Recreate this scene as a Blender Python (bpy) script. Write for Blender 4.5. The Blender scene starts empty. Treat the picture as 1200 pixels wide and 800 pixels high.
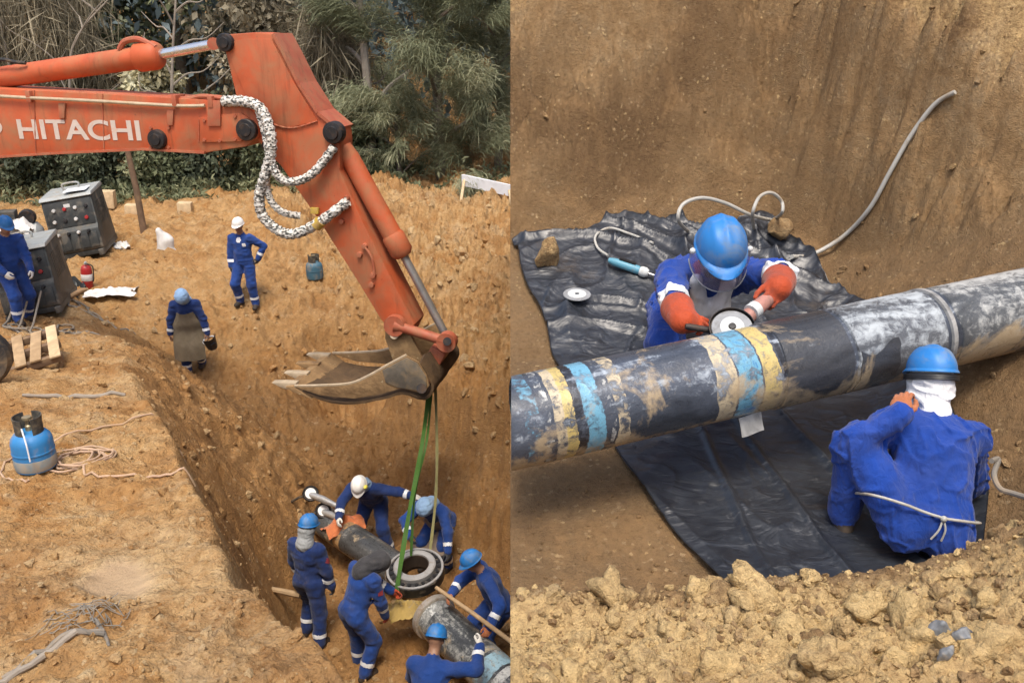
import bpy, bmesh, math, random
import numpy as np
from mathutils import Vector, Matrix, Euler

random.seed(7)
RNG = np.random.default_rng(11)
scn = bpy.context.scene
COL = scn.collection
R = math.radians

# ------------------------------------------------------------------ camera, sky, sun, exposure
PITCH = 20.0
FPX = 1000.0
cam_d = bpy.data.cameras.new("camera")
cam_d.sensor_width = 36.0
cam_d.lens = 36.0 * FPX / 1200.0
cam_d.shift_x = 2.0 / 1200.0
cam_d.clip_start = 0.05
cam_d.clip_end = 2000.0
cam = bpy.data.objects.new("camera", cam_d)
COL.objects.link(cam)
cam.location = (0, 0, 0)
cam.rotation_euler = (R(90 - PITCH), 0, 0)
scn.camera = cam

SUN_EL, SUN_AZ = 66.0, 182.0        # azimuth of the sun, clockwise from +Y
world = bpy.data.worlds.new("World")
scn.world = world
world.use_nodes = True
wn = world.node_tree.nodes
wl = world.node_tree.links
wn.clear()
w_out = wn.new("ShaderNodeOutputWorld")
w_bg = wn.new("ShaderNodeBackground")
w_sky = wn.new("ShaderNodeTexSky")
w_sky.sky_type = 'NISHITA'
w_sky.sun_disc = False
w_sky.sun_elevation = R(SUN_EL)
w_sky.sun_rotation = R(SUN_AZ)
w_sky.air_density = 1.0
w_sky.dust_density = 4.5
w_sky.ozone_density = 0.8
w_bg.inputs["Strength"].default_value = 0.14
wl.new(w_sky.outputs[0], w_bg.inputs[0])
wl.new(w_bg.outputs[0], w_out.inputs[0])

sun_d = bpy.data.lights.new("sun", 'SUN')
sun_d.energy = 1.6
sun_d.angle = R(18.0)
sun_d.color = (1.0, 0.93, 0.82)
sun = bpy.data.objects.new("sun", sun_d)
COL.objects.link(sun)
sd = Vector((math.sin(R(SUN_AZ)) * math.cos(R(SUN_EL)), math.cos(R(SUN_AZ)) * math.cos(R(SUN_EL)), math.sin(R(SUN_EL))))
sun.rotation_euler = (-sd).to_track_quat('-Z', 'Y').to_euler()
sun.location = (-3, -3, 12)

scn.view_settings.view_transform = 'Standard'
scn.view_settings.look = 'None'
scn.view_settings.gamma = 1.0
scn.view_settings.exposure = 0.72
scn.cycles.max_bounces = 5
scn.cycles.diffuse_bounces = 3
scn.cycles.glossy_bounces = 3
scn.cycles.transmission_bounces = 4
scn.cycles.transparent_max_bounces = 6
scn.cycles.use_denoising = True

CT, ST = math.cos(R(PITCH)), math.sin(R(PITCH))


def at(u, v, d):
    """world point seen at photograph pixel (u, v) at axis depth d"""
    xn, yn = (u - 598.0) / FPX, (400.0 - v) / FPX
    return Vector((d * xn, d * (CT + yn * ST), d * (-ST + yn * CT)))


def on_y(u, v, y):
    """world point seen at pixel (u, v) on the vertical plane Y = y"""
    yn = (400.0 - v) / FPX
    return at(u, v, y / (CT + yn * ST))


# ------------------------------------------------------------------ numpy noise
_P = np.random.default_rng(5).permutation(256).astype(np.int64)
_P = np.concatenate([_P, _P, _P])
_V = np.random.default_rng(6).uniform(-1, 1, 512)


def _h(ix, iy, iz):
    return _V[_P[_P[_P[ix & 255] + (iy & 255)] + (iz & 255)]]


def noise3(x, y, z):
    x, y, z = np.broadcast_arrays(np.asarray(x, float), np.asarray(y, float), np.asarray(z, float))
    ix, iy, iz = np.floor(x).astype(np.int64), np.floor(y).astype(np.int64), np.floor(z).astype(np.int64)
    fx, fy, fz = x - ix, y - iy, z - iz
    fx, fy, fz = [f * f * f * (f * (f * 6 - 15) + 10) for f in (fx, fy, fz)]
    def lz(i, j):
        a, b = _h(ix + i, iy + j, iz), _h(ix + i, iy + j, iz + 1)
        return a + (b - a) * fz
    a, b, c, d = lz(0, 0), lz(1, 0), lz(0, 1), lz(1, 1)
    p, q = a + (b - a) * fx, c + (d - c) * fx
    return p + (q - p) * fy


def noise2(x, y, seed=0):
    x, y = np.broadcast_arrays(np.asarray(x, float), np.asarray(y, float))
    ix, iy = np.floor(x).astype(np.int64), np.floor(y).astype(np.int64)
    fx, fy = x - ix, y - iy
    fx, fy = [f * f * f * (f * (f * 6 - 15) + 10) for f in (fx, fy)]
    s = np.int64(seed)
    a, b, c, d = _h(ix, iy, s), _h(ix + 1, iy, s), _h(ix, iy + 1, s), _h(ix + 1, iy + 1, s)
    p, q = a + (b - a) * fx, c + (d - c) * fx
    return p + (q - p) * fy


def fbm(x, y, oct=5, f=1.0, gain=0.5, seed=0, ridge=False):
    s, a, t = 0.0, 1.0, 0.0
    c, sn = math.cos(0.6), math.sin(0.6)
    x, y = np.asarray(x, float) * f, np.asarray(y, float) * f
    for i in range(oct):
        n = noise2(x + 13.7 * i, y - 7.1 * i, seed + i * 3)
        if ridge:
            n = 1 - 2 * np.abs(n)
        s = s + n * a
        t += a
        a *= gain
        x, y = (x * c - y * sn) * 2.03, (x * sn + y * c) * 2.03
    return s / t


def sstep(a, b, x):
    t = np.clip((np.asarray(x, float) - a) / (b - a), 0, 1)
    return t * t * (3 - 2 * t)


# ------------------------------------------------------------------ object helpers
def tag(o, label=None, cat=None, group=None, kind=None):
    if label:
        o["label"] = label
    if cat:
        o["category"] = cat
    if group:
        o["group"] = group
    if kind:
        o["kind"] = kind
    return o


def empty(name, loc=(0, 0, 0), rz=0.0, parent=None):
    o = bpy.data.objects.new(name, None)
    o.empty_display_size = 0.2
    o.location = loc
    o.rotation_euler = (0, 0, rz)
    COL.objects.link(o)
    if parent is not None:
        o.parent = parent
    return o


def link(name, me, mats, parent=None, smooth=True):
    o = bpy.data.objects.new(name, me)
    if mats is not None:
        for m in (mats if isinstance(mats, (list, tuple)) else [mats]):
            me.materials.append(m)
    if smooth is True:
        me.shade_smooth()
    elif smooth is False:
        me.shade_flat()
    COL.objects.link(o)
    if parent is not None:
        o.parent = parent
    return o


def np_mesh(name, v, f, attrs=None, mat_idx=None):
    """v (n,3), f (m,k) arrays of equal polygon size"""
    me = bpy.data.meshes.new(name)
    v = np.asarray(v, np.float32)
    f = np.asarray(f, np.int32)
    me.vertices.add(len(v))
    me.vertices.foreach_set("co", v.ravel())
    k = f.shape[1]
    me.loops.add(f.size)
    me.loops.foreach_set("vertex_index", f.ravel())
    me.polygons.add(len(f))
    me.polygons.foreach_set("loop_start", np.arange(0, f.size, k, dtype=np.int32))
    if mat_idx is not None:
        me.polygons.foreach_set("material_index", np.asarray(mat_idx, np.int32))
    for an, av in (attrs or {}).items():
        at_ = me.attributes.new(an, 'FLOAT', 'POINT')
        at_.data.foreach_set("value", np.asarray(av, np.float32).ravel())
    me.update(calc_edges=True)
    me.validate()
    return me


def grid_faces(nu, nv, off=0):
    i, j = np.meshgrid(np.arange(nu - 1), np.arange(nv - 1), indexing='ij')
    a = (i * nv + j).ravel() + off
    return np.stack([a, a + nv, a + nv + 1, a + 1], 1)


class MB:
    """collects shapes in one bmesh"""
    def __init__(s):
        s.b = bmesh.new()

    def box(s, lo, hi, M=None, bev=0.0):
        vs = [s.b.verts.new(Vector((x, y, z)) if M is None else M @ Vector((x, y, z)))
              for x in (lo[0], hi[0]) for y in (lo[1], hi[1]) for z in (lo[2], hi[2])]
        fs = [s.b.faces.new([vs[i] for i in q]) for q in
              ((0, 1, 3, 2), (4, 6, 7, 5), (0, 4, 5, 1), (2, 3, 7, 6), (0, 2, 6, 4), (1, 5, 7, 3))]
        if bev > 0:
            es = list({e for f in fs for e in f.edges})
            bmesh.ops.bevel(s.b, geom=es, offset=bev, segments=2, profile=0.6, affect='EDGES')
        return s

    def tube(s, pts, r, seg=10, cap=True, closed=False):
        pts = [Vector(p) for p in pts]
        n = len(pts)
        rr = r if isinstance(r, (list, tuple, np.ndarray)) else [r] * n
        up = None
        rings = []
        for i, p in enumerate(pts):
            if closed:
                t = pts[(i + 1) % n] - pts[(i - 1) % n]
            else:
                t = pts[min(i + 1, n - 1)] - pts[max(i - 1, 0)]
            t.normalize()
            if up is None:
                up = Vector((0, 0, 1)) if abs(t.z) < 0.9 else Vector((1, 0, 0))
            x = (up - t * up.dot(t))
            if x.length < 1e-5:
                x = t.orthogonal()
            x.normalize()
            up = x
            y = t.cross(x)
            rings.append([s.b.verts.new(p + (x * math.cos(a) + y * math.sin(a)) * rr[i])
                          for a in (2 * math.pi * k / seg for k in range(seg))])
        m = n if closed else n - 1
        for i in range(m):
            A, B = rings[i], rings[(i + 1) % n]
            for k in range(seg):
                s.b.faces.new((A[k], A[(k + 1) % seg], B[(k + 1) % seg], B[k]))
        if cap and not closed:
            s.b.faces.new(rings[0][::-1])
            s.b.faces.new(rings[-1])
        return s

    def lathe(s, prof, seg=24, M=None):
        """profile [(r, z)...] round local Z"""
        rings = []
        for r, z in prof:
            if r < 1e-6:
                p = Vector((0, 0, z))
                rings.append([s.b.verts.new(p if M is None else M @ p)])
            else:
                ring = []
                for k in range(seg):
                    a = 2 * math.pi * k / seg
                    p = Vector((r * math.cos(a), r * math.sin(a), z))
                    ring.append(s.b.verts.new(p if M is None else M @ p))
                rings.append(ring)
        for A, B in zip(rings, rings[1:]):
            for k in range(seg):
                q = []
                for w in (A[k % len(A)], A[(k + 1) % len(A)], B[(k + 1) % len(B)], B[k % len(B)]):
                    if w not in q:
                        q.append(w)
                if len(q) >= 3:
                    try:
                        s.b.faces.new(q)
                    except ValueError:
                        pass
        return s

    def prism(s, poly, y0, y1, bev=0.0, M=None):
        """polygon [(x, z)...] extruded along Y"""
        T = (lambda p: p) if M is None else (lambda p: M @ p)
        A = [s.b.verts.new(T(Vector((x, y0, z)))) for x, z in poly]
        B = [s.b.verts.new(T(Vector((x, y1, z)))) for x, z in poly]
        fs = [s.b.faces.new(A), s.b.faces.new(B[::-1])]
        n = len(poly)
        for i in range(n):
            fs.append(s.b.faces.new((A[i], B[i], B[(i + 1) % n], A[(i + 1) % n])))
        if bev > 0:
            bmesh.ops.recalc_face_normals(s.b, faces=fs)
            es = list({e for f in fs for e in f.edges})
            bmesh.ops.bevel(s.b, geom=es, offset=bev, segments=2, profile=0.6, affect='EDGES')
        return s

    def ball(s, c, r, sub=2, scale=(1, 1, 1), M=None):
        X = Matrix.Translation(Vector(c)) @ Matrix.Diagonal((r * scale[0], r * scale[1], r * scale[2], 1))
        if M is not None:
            X = M @ X
        bmesh.ops.create_icosphere(s.b, subdivisions=sub, radius=1.0, matrix=X)
        return s

    def sheet(s, P, thick=0.0):
        """grid of points P[i][j] -> surface"""
        V = [[s.b.verts.new(p) for p in row] for row in P]
        fs = []
        for i in range(len(V) - 1):
            for j in range(len(V[0]) - 1):
                fs.append(s.b.faces.new((V[i][j], V[i + 1][j], V[i + 1][j + 1], V[i][j + 1])))
        if thick:
            s.b.normal_update()
            bmesh.ops.solidify(s.b, geom=fs, thickness=thick)
        return s

    def build(s, name, mats, parent=None, smooth=40):
        bmesh.ops.recalc_face_normals(s.b, faces=s.b.faces)
        me = bpy.data.meshes.new(name)
        if isinstance(smooth, (int, float)) and smooth is not True and smooth is not False:
            lim = R(smooth)
            for f in s.b.faces:
                f.smooth = True
            for e in s.b.edges:
                e.smooth = not (len(e.link_faces) == 2 and e.calc_face_angle(0) > lim)
            s.b.to_mesh(me)
            s.b.free()
            return link(name, me, mats, parent, smooth=None)
        s.b.to_mesh(me)
        s.b.free()
        return link(name, me, mats, parent, smooth=smooth)


def spline(pts, n=8, closed=False):
    """Catmull-Rom through points"""
    pts = [Vector(p) for p in pts]
    out = []
    m = len(pts)
    rng = range(m) if closed else range(m - 1)
    for i in rng:
        if closed:
            p0, p1, p2, p3 = pts[(i - 1) % m], pts[i], pts[(i + 1) % m], pts[(i + 2) % m]
        else:
            p0, p1, p2, p3 = pts[max(i - 1, 0)], pts[i], pts[i + 1], pts[min(i + 2, m - 1)]
        for k in range(n):
            t = k / n
            out.append(0.5 * ((2 * p1) + (p2 - p0) * t + (2 * p0 - 5 * p1 + 4 * p2 - p3) * t * t + (3 * p1 - p0 - 3 * p2 + p3) * t ** 3))
    if not closed:
        out.append(pts[-1])
    return out


def copy_tree(o, parent=None):
    c = o.copy()
    COL.objects.link(c)
    if parent is not None:
        c.parent = parent
    for ch in list(o.children):
        copy_tree(ch, c)
    return c


# ------------------------------------------------------------------ materials
class NT:
    def __init__(s, name):
        s.m = bpy.data.materials.new(name)
        s.m.use_nodes = True
        s.t = s.m.node_tree
        s.t.nodes.clear()
        s.out = s.n("ShaderNodeOutputMaterial")
        s.bsdf = s.n("ShaderNodeBsdfPrincipled")
        s.l(s.bsdf.outputs[0], s.out.inputs[0])

    def n(s, t, **kw):
        nd = s.t.nodes.new(t)
        for k, v in kw.items():
            setattr(nd, k, v)
        return nd

    def l(s, a, b):
        s.t.links.new(a, b)

    def set(s, **kw):
        for k, v in kw.items():
            s.bsdf.inputs[k.replace("_", " ")].default_value = v

    def coord(s, kind="Object"):
        return s.n("ShaderNodeTexCoord").outputs[kind]

    def mapping(s, src, scale=(1, 1, 1), rot=(0, 0, 0), loc=(0, 0, 0)):
        m = s.n("ShaderNodeMapping")
        m.inputs["Scale"].default_value = scale
        m.inputs["Rotation"].default_value = rot
        m.inputs["Location"].default_value = loc
        s.l(src, m.inputs["Vector"])
        return m.outputs[0]

    def noise(s, src, scale, detail=4, rough=0.6, dist=0.0):
        nd = s.n("ShaderNodeTexNoise")
        nd.inputs["Scale"].default_value = scale
        nd.inputs["Detail"].default_value = detail
        nd.inputs["Roughness"].default_value = rough
        nd.inputs["Distortion"].default_value = dist
        s.l(src, nd.inputs["Vector"])
        return nd.outputs["Fac"]

    def vor(s, src, scale, feature='F1', out="Distance"):
        nd = s.n("ShaderNodeTexVoronoi", feature=feature)
        nd.inputs["Scale"].default_value = scale
        s.l(src, nd.inputs["Vector"])
        return nd.outputs[out]

    def ramp(s, src, stops, interp='LINEAR'):
        nd = s.n("ShaderNodeValToRGB")
        cr = nd.color_ramp
        cr.interpolation = interp
        while len(cr.elements) < len(stops):
            cr.elements.new(0.5)
        for e, (p, c) in zip(cr.elements, stops):
            e.position = p
            e.color = (c, c, c, 1) if isinstance(c, (int, float)) else (c[0], c[1], c[2], 1)
        s.l(src, nd.inputs[0])
        return nd.outputs[0]

    def mix(s, fac, a, b, mode='MIX'):
        nd = s.n("ShaderNodeMix", data_type='RGBA', blend_type=mode)
        for v, i in ((fac, 0), (a, 6), (b, 7)):
            if isinstance(v, (int, float)):
                nd.inputs[i].default_value = v
            elif isinstance(v, (tuple, list)):
                nd.inputs[i].default_value = (v[0], v[1], v[2], 1)
            else:
                s.l(v, nd.inputs[i])
        return nd.outputs[2]

    def math(s, op, a, b=0.0, c=None, clamp=False):
        nd = s.n("ShaderNodeMath", operation=op, use_clamp=clamp)
        for v, i in ((a, 0), (b, 1), (c, 2)):
            if v is None:
                continue
            if isinstance(v, (int, float)):
                nd.inputs[i].default_value = v
            else:
                s.l(v, nd.inputs[i])
        return nd.outputs[0]

    def sep(s, src):
        nd = s.n("ShaderNodeSeparateXYZ")
        s.l(src, nd.inputs[0])
        return nd.outputs

    def attr(s, name, out="Fac"):
        nd = s.n("ShaderNodeAttribute", attribute_name=name)
        return nd.outputs[out]

    def bump(s, h, strength=0.3, dist=0.02, prev=None):
        nd = s.n("ShaderNodeBump")
        nd.inputs["Strength"].default_value = strength
        nd.inputs["Distance"].default_value = dist
        s.l(h, nd.inputs["Height"])
        if prev is not None:
            s.l(prev, nd.inputs["Normal"])
        return nd.outputs[0]

    def color(s, c):
        if isinstance(c, (tuple, list)):
            s.bsdf.inputs["Base Color"].default_value = (c[0], c[1], c[2], 1)
        else:
            s.l(c, s.bsdf.inputs["Base Color"])

    def normal(s, nrm):
        s.l(nrm, s.bsdf.inputs["Normal"])


def mat(name, base, rough=0.6, metal=0.0, var=0.18, scale=6.0, dirt=None, dirt_amt=0.5, dirt_scale=3.0,
        bump=0.15, bscale=60.0, bdist=0.004, spec=0.5, wear=None, wear_amt=0.6):
    """weathered paint / cloth / metal: tone variation, patches of dirt, specks of wear, fine relief"""
    n = NT(name)
    co = n.coord()
    n1 = n.noise(co, scale, 5, 0.6, 0.3)
    lo = tuple(c * (1 - var) for c in base)
    hi = tuple(min(1, c * (1 + var)) for c in base)
    col = n.ramp(n1, [(0.3, lo), (0.7, hi)])
    if dirt is not None:
        m = n.ramp(n.noise(co, dirt_scale, 8, 0.68, 0.6), [(0.62 - 0.3 * dirt_amt, 0.0), (0.80 - 0.2 * dirt_amt, 0.9)])
        col = n.mix(m, col, dirt)
        rg = n.mix(m, (rough,) * 3, (0.9,) * 3)
        n.l(rg, n.bsdf.inputs["Roughness"])
    else:
        n.set(Roughness=rough)
    if wear is not None:
        m = n.ramp(n.noise(co, dirt_scale * 6, 6, 0.7, 0.2), [(0.72 - 0.1 * wear_amt, 0.0), (0.76 - 0.1 * wear_amt, 1.0)])
        col = n.mix(m, col, wear)
    n.color(col)
    n.set(Metallic=metal)
    n.bsdf.inputs["Specular IOR Level"].default_value = spec
    if bump > 0:
        n.normal(n.bump(n.noise(co, bscale, 6, 0.65), bump, bdist))
    return n.m
# ------------------------------------------------------------------ soil
def soil_mat(name, tones, damp, pale, sc=1.0, bump=0.6, puddle=None):
    """tones: five earth colours mixed by large and small noise; per-vertex 'damp' and 'pale' are kinds of earth (wet subsoil, dry dust)"""
    n = NT(name)
    co = n.coord()
    big = n.noise(co, 0.62 * sc, 8, 0.66, 0.9)
    mid = n.noise(co, 2.6 * sc, 7, 0.66, 0.5)
    fine = n.noise(co, 17 * sc, 6, 0.7, 0.2)
    c1 = n.ramp(big, [(0.33, tones[0]), (0.46, tones[1]), (0.57, tones[2]), (0.66, tones[3])])
    c2 = n.ramp(mid, [(0.32, tones[0]), (0.44, tones[3]), (0.54, tones[2]), (0.64, tones[4])])
    col = n.mix(0.5, c1, c2)
    d = n.attr("damp")
    dm = n.math('ADD', d, n.math('MULTIPLY', n.math('SUBTRACT', mid, 0.5), 0.9), clamp=True)
    col = n.mix(dm, col, damp)
    p = n.attr("pale")
    pm = n.math('ADD', p, n.math('MULTIPLY', n.math('SUBTRACT', fine, 0.5), 0.8))
    pm = n.ramp(pm, [(0.25, 0.0), (0.8, 0.9)])
    col = n.mix(pm, col, pale)
    # smoother, wetter clay patches
    wet = n.noise(co, 1.15 * sc, 5, 0.6, 0.6)
    wm = n.ramp(wet, [(0.54, 0.0), (0.62, 0.62 if puddle is not None else 0.35)])
    col = n.mix(wm, col, tuple(0.72 * t for t in tones[3]))
    # stones and crumbs of other earths
    v = n.vor(co, 26 * sc, out="Color")
    vs = n.sep(v)
    sp = n.math('MULTIPLY', n.ramp(vs[0], [(0.84, 0.0), (0.88, 0.55)]), n.ramp(mid, [(0.45, 0.0), (0.62, 1.0)]))
    tint = n.ramp(vs[1], [(0.0, tones[3]), (0.4, tones[0]), (0.75, tones[4]), (1.0, pale)])
    col = n.mix(sp, col, tint)
    f2 = n.ramp(fine, [(0.30, (0.70, 0.67, 0.63)), (0.48, (1, 1, 1)), (0.70, (1.15, 1.14, 1.11))])
    col = n.mix(1.0, col, f2, 'MULTIPLY')
    if puddle is not None:
        silt = n.ramp(big, [(0.35, (0.36, 0.245, 0.14)), (0.65, (0.45, 0.32, 0.19))])
        col = n.mix(n.ramp(n.attr(puddle), [(0.35, 0.0), (0.8, 0.92)]), col, silt)
    n.color(col)
    if puddle is not None:
        n.l(n.mix(n.attr(puddle), (0.93,) * 3, (0.55,) * 3), n.bsdf.inputs["Roughness"])
    else:
        n.set(Roughness=0.93)
    n.bsdf.inputs["Specular IOR Level"].default_value = 0.25
    h = n.math('ADD', n.math('MULTIPLY', n.noise(co, 34 * sc, 8, 0.72), 1.0), n.math('MULTIPLY', n.vor(co, 55 * sc), 0.5))
    if puddle is not None:
        h = n.math('MULTIPLY', h, n.ramp(n.attr(puddle), [(0.3, 1.0), (0.8, 0.06)]))
    h = n.math('MULTIPLY', h, n.ramp(wet, [(0.52, 1.0), (0.64, 0.45)]))
    b1 = n.bump(h, bump, 0.03 / sc)
    n.normal(n.bump(n.noise(co, 8 * sc, 6, 0.7), bump * 0.6, 0.08 / sc, prev=b1))
    return n.m


M_SOIL = soil_mat("site_soil", [(0.19, 0.105, 0.046), (0.43, 0.26, 0.115), (0.51, 0.325, 0.145), (0.37, 0.18, 0.055), (0.54, 0.40, 0.235)],
                  (0.33, 0.172, 0.062), (0.55, 0.40, 0.22), 1.0, 0.9, puddle="puddle")
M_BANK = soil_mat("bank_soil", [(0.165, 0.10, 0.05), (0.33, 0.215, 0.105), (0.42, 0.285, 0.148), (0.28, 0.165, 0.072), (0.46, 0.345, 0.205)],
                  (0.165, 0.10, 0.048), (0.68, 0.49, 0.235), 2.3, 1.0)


# ------------------------------------------------------------------ the work site (ground, trench, spoil)
def n_edge(s):
    return np.interp(s, [2.9, 4.06, 4.7, 5.66, 7.6, 12.4], [1.30, 1.17, 1.24, 1.40, 1.68, 2.25]) + 0.06 * noise2(s * 0.9, 3.3, 41) + 0.05 * noise2(s * 3.1, 1.3, 42)


def smax(a, b, k):
    h = np.maximum(k - np.abs(a - b), 0) / k
    return np.maximum(a, b) + h * h * k / 4


def smin(a, b, k):
    return -smax(-a, -b, k)


def site_parts(x, y):
    x, y = np.broadcast_arrays(np.asarray(x, float), np.asarray(y, float))
    s, n = -0.6 * x + 0.8 * y, 0.8 * x + 0.6 * y
    bench = -3.24 - 0.162 * (np.clip(y, -0.5, 12.2) - 5.85)
    bench = bench + 0.35 * sstep(5, 11, -x) * sstep(7, 11, y) * 0.5
    floor = np.interp(s, [0, 10.2, 13.3, 14.7, 16.5], [-6.97, -6.92, -5.55, -4.72, -4.32])
    slope = np.interp(s, [3, 7.8, 9.2, 11, 13], [3.6, 3.4, 1.5, 0.95, 0.75])
    ne = n_edge(s)
    lw = bench - slope * np.maximum(n - ne, 0)
    wob = 0.35 * noise2(s * 0.55, 8.8, 51)
    nn = n + wob * sstep(5.5, 8, n)
    rw = np.interp(nn, [4.5, 5.6, 5.95, 6.25, 6.5, 6.85, 9.2, 12.0, 14.0], [-8.0, -7.0, -6.2, -5.95, -5.2, -4.98, -4.80, -4.40, -4.2])
    trench = smax(smax(floor, smin(bench, lw, 0.10), 0.12), rw, 0.30)
    # far spoil ridge in front of the trees, hill behind them
    far = sstep(16.5, 19.8, y) * (0.10 + 0.55 * np.exp(-((x + 3.2) / 2.6) ** 2) + 0.45 * sstep(-2.5, 0.5, x)) * (1 - 0.8 * sstep(20.3, 23.5, y))
    hill = np.maximum(y - 25.0, 0) * 0.42
    hill = np.minimum(hill, 16)
    pit = np.exp(-(((x + 2.75 + 0.15 * noise2(y * 1.5, 2.0, 61)) / 1.0) ** 2 + ((y - 14.1) / 0.95) ** 2) ** 2)
    z = trench + far + hill - 1.25 * pit
    return z, s, n, ne, bench


def hL(x, y, fine=True):
    z, s, n, ne, bench = site_parts(x, y)
    inside = sstep(0.0, 0.5, n - ne)
    spoil = sstep(6.2, 7.5, n)
    near = 1 - sstep(26, 40, np.asarray(y, float))
    rough = 0.10 + 0.05 * inside + 0.30 * spoil
    # the level working strip in front of the trench floor stays trodden
    floorish = sstep(2.4, 2.9, n) * (1 - sstep(5.2, 5.9, n)) * (1 - sstep(9, 11, s))
    rough = rough * (1 - 0.55 * floorish)
    z = z + near * rough * fbm(x, y, 3, 0.55, 0.5, 3)
    if fine:
        w = near * (0.085 + 0.085 * inside * (1 - 0.6 * floorish) + 0.12 * spoil)
        # slide grooves run down the cut faces, across the trench
        groove = 0.65 * fbm(s * 0.55 + 0.2 * n, n * 3.4, 4, 1.0, 0.55, 77, ridge=True) + 0.35 * fbm(s * 2.6, n * 0.6, 4, 1.0, 0.55, 78, ridge=True)
        wallish = inside * (1 - floorish)
        z = z + w * (0.9 * fbm(x, y, 6, 1.7, 0.56, 9, ridge=True) + 0.62 * fbm(x, y, 4, 6.0, 0.62, 19, ridge=True))
        z = z + 0.11 * near * wallish * groove
        fur = fbm(x * 0.55 + 0.4 * y, y * 2.6, 4, 1.0, 0.55, 57, ridge=True)
        z = z + near * (0.12 * spoil + 0.035 * (1 - inside)) * fur
        # crumbling lip along the trench edge
        z = z + 0.06 * np.exp(-((n - ne + 0.10) / 0.16) ** 2) * fbm(x, y, 3, 2.2, 0.5, 33)
    return z


def build_ground():
    xs = np.concatenate([-np.geomspace(14, 300, 22)[::-1], np.arange(-13.9, -5.5, 0.055), np.arange(-5.5, 0.4, 0.022), np.arange(0.4, 6, 0.12), np.geomspace(6.2, 300, 24)])
    ys = [-60.0, -30, -14, -7, -4, -2.5]
    y = -1.8
    while y < 25:
        ys.append(y)
        y += 0.010 + 0.0030 * max(y, 0) if y > 2.2 else 0.12
    ys = np.concatenate([ys, np.geomspace(25.2, 420, 40)])
    X, Y = np.meshgrid(xs, ys, indexing='ij')
    Z = hL(X, Y)
    # smooth silty puddle patch
    pud = np.exp(-np.maximum(((X + 2.0) / 0.46) ** 2 + ((Y - 4.22) / 0.38) ** 2 + 1.3 * fbm(X, Y, 4, 2.2, 0.55, 61), 0) ** 2)
    zs = hL(X, Y, False)
    _, s, n, ne, bench = site_parts(X, Y)
    pud = pud * (1 - sstep(-0.55, -0.25, n - ne))
    Z = Z * (1 - 0.9 * pud) + (zs - 0.01) * 0.9 * pud
    inside = sstep(-0.02, 0.35, n - ne)
    spoil = sstep(6.6, 8.0, n)
    ramp = sstep(12.5, 16.0, s)
    damp = np.clip(0.72 * inside * (1 - 0.8 * spoil) * (1 - 0.75 * ramp), 0, 1)
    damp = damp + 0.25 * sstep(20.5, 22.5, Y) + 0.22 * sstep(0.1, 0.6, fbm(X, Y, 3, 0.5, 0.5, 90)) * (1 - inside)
    pale = 0.30 * spoil + 0.55 * pud + 0.42 * (1 - inside) * sstep(0.0, 0.5, fbm(X, Y, 4, 0.45, 0.5, 71))
    me = np_mesh("ground", np.stack([X, Y, Z], -1).reshape(-1, 3), grid_faces(len(xs), len(ys)),
                 {"damp": np.clip(damp, 0, 1), "pale": np.clip(pale, 0, 1), "puddle": pud})
    tag(link("ground", me, M_SOIL), kind="structure")


build_ground()

# ------------------------------------------------------------------ the second place: the dug bank with the pipe and the black sheet
CREST_X = [0, 0.25, 0.45, 0.63, 0.75, 1.05, 1.25, 1.57, 2.3, 4]
CREST_Z = [-1.62, -1.62, -1.60, -1.59, -1.61, -1.60, -1.50, -1.34, -1.08, -0.8]


def bank_parts(x, y):
    x, y = np.broadcast_arrays(np.asarray(x, float), np.asarray(y, float))
    cz = np.interp(x, CREST_X, CREST_Z)
    cy = 2.2 + 0.06 * noise2(x * 2.2, 0.5, 7)
    mound = cz + 0.10 * np.maximum(cy - y, 0) - np.maximum(y - cy, 0) * 1.6
    floor = np.interp(y, [2.0, 3.1, 4.2, 4.9, 6.25], [-2.1, -2.1, -1.96, -1.9, -1.43])
    foot = np.interp(x, [0, 1.2, 2.0, 2.3, 2.55, 2.85, 3.4, 4.5], [6.15, 6.40, 6.50, 6.05, 5.4, 4.85, 4.5, 4.3])
    fz = np.interp(foot, [4.2, 4.9, 6.25, 6.6], [-1.75, -1.8, -1.43, -1.3])
    foot = foot + 0.05 * noise2(x * 1.3, 4.4, 13)
    t = np.maximum(y - foot, 0)
    wall = fz + 1.75 * t - np.where(y < foot, 6.0 * (foot - y), 0) + 0.34 * sstep(0.45, 0.58, t + 0.16 * noise2(x * 1.2, 2.0, 23)) - 0.36 * sstep(0.6, 0.95, t + 0.16 * noise2(x * 1.2, 2.0, 23))
    wall = np.minimum(wall, 0.95)
    side = -2.15 + 0.95 * (x - 2.0) + 0.1 * (y - 3)
    side = np.minimum(side, 0.9)
    side = np.where(x > 1.9, side, -5)
    z = smax(smax(floor, mound, 0.12), smax(wall, side, 0.15), 0.14)
    return z, cy, foot


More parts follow.
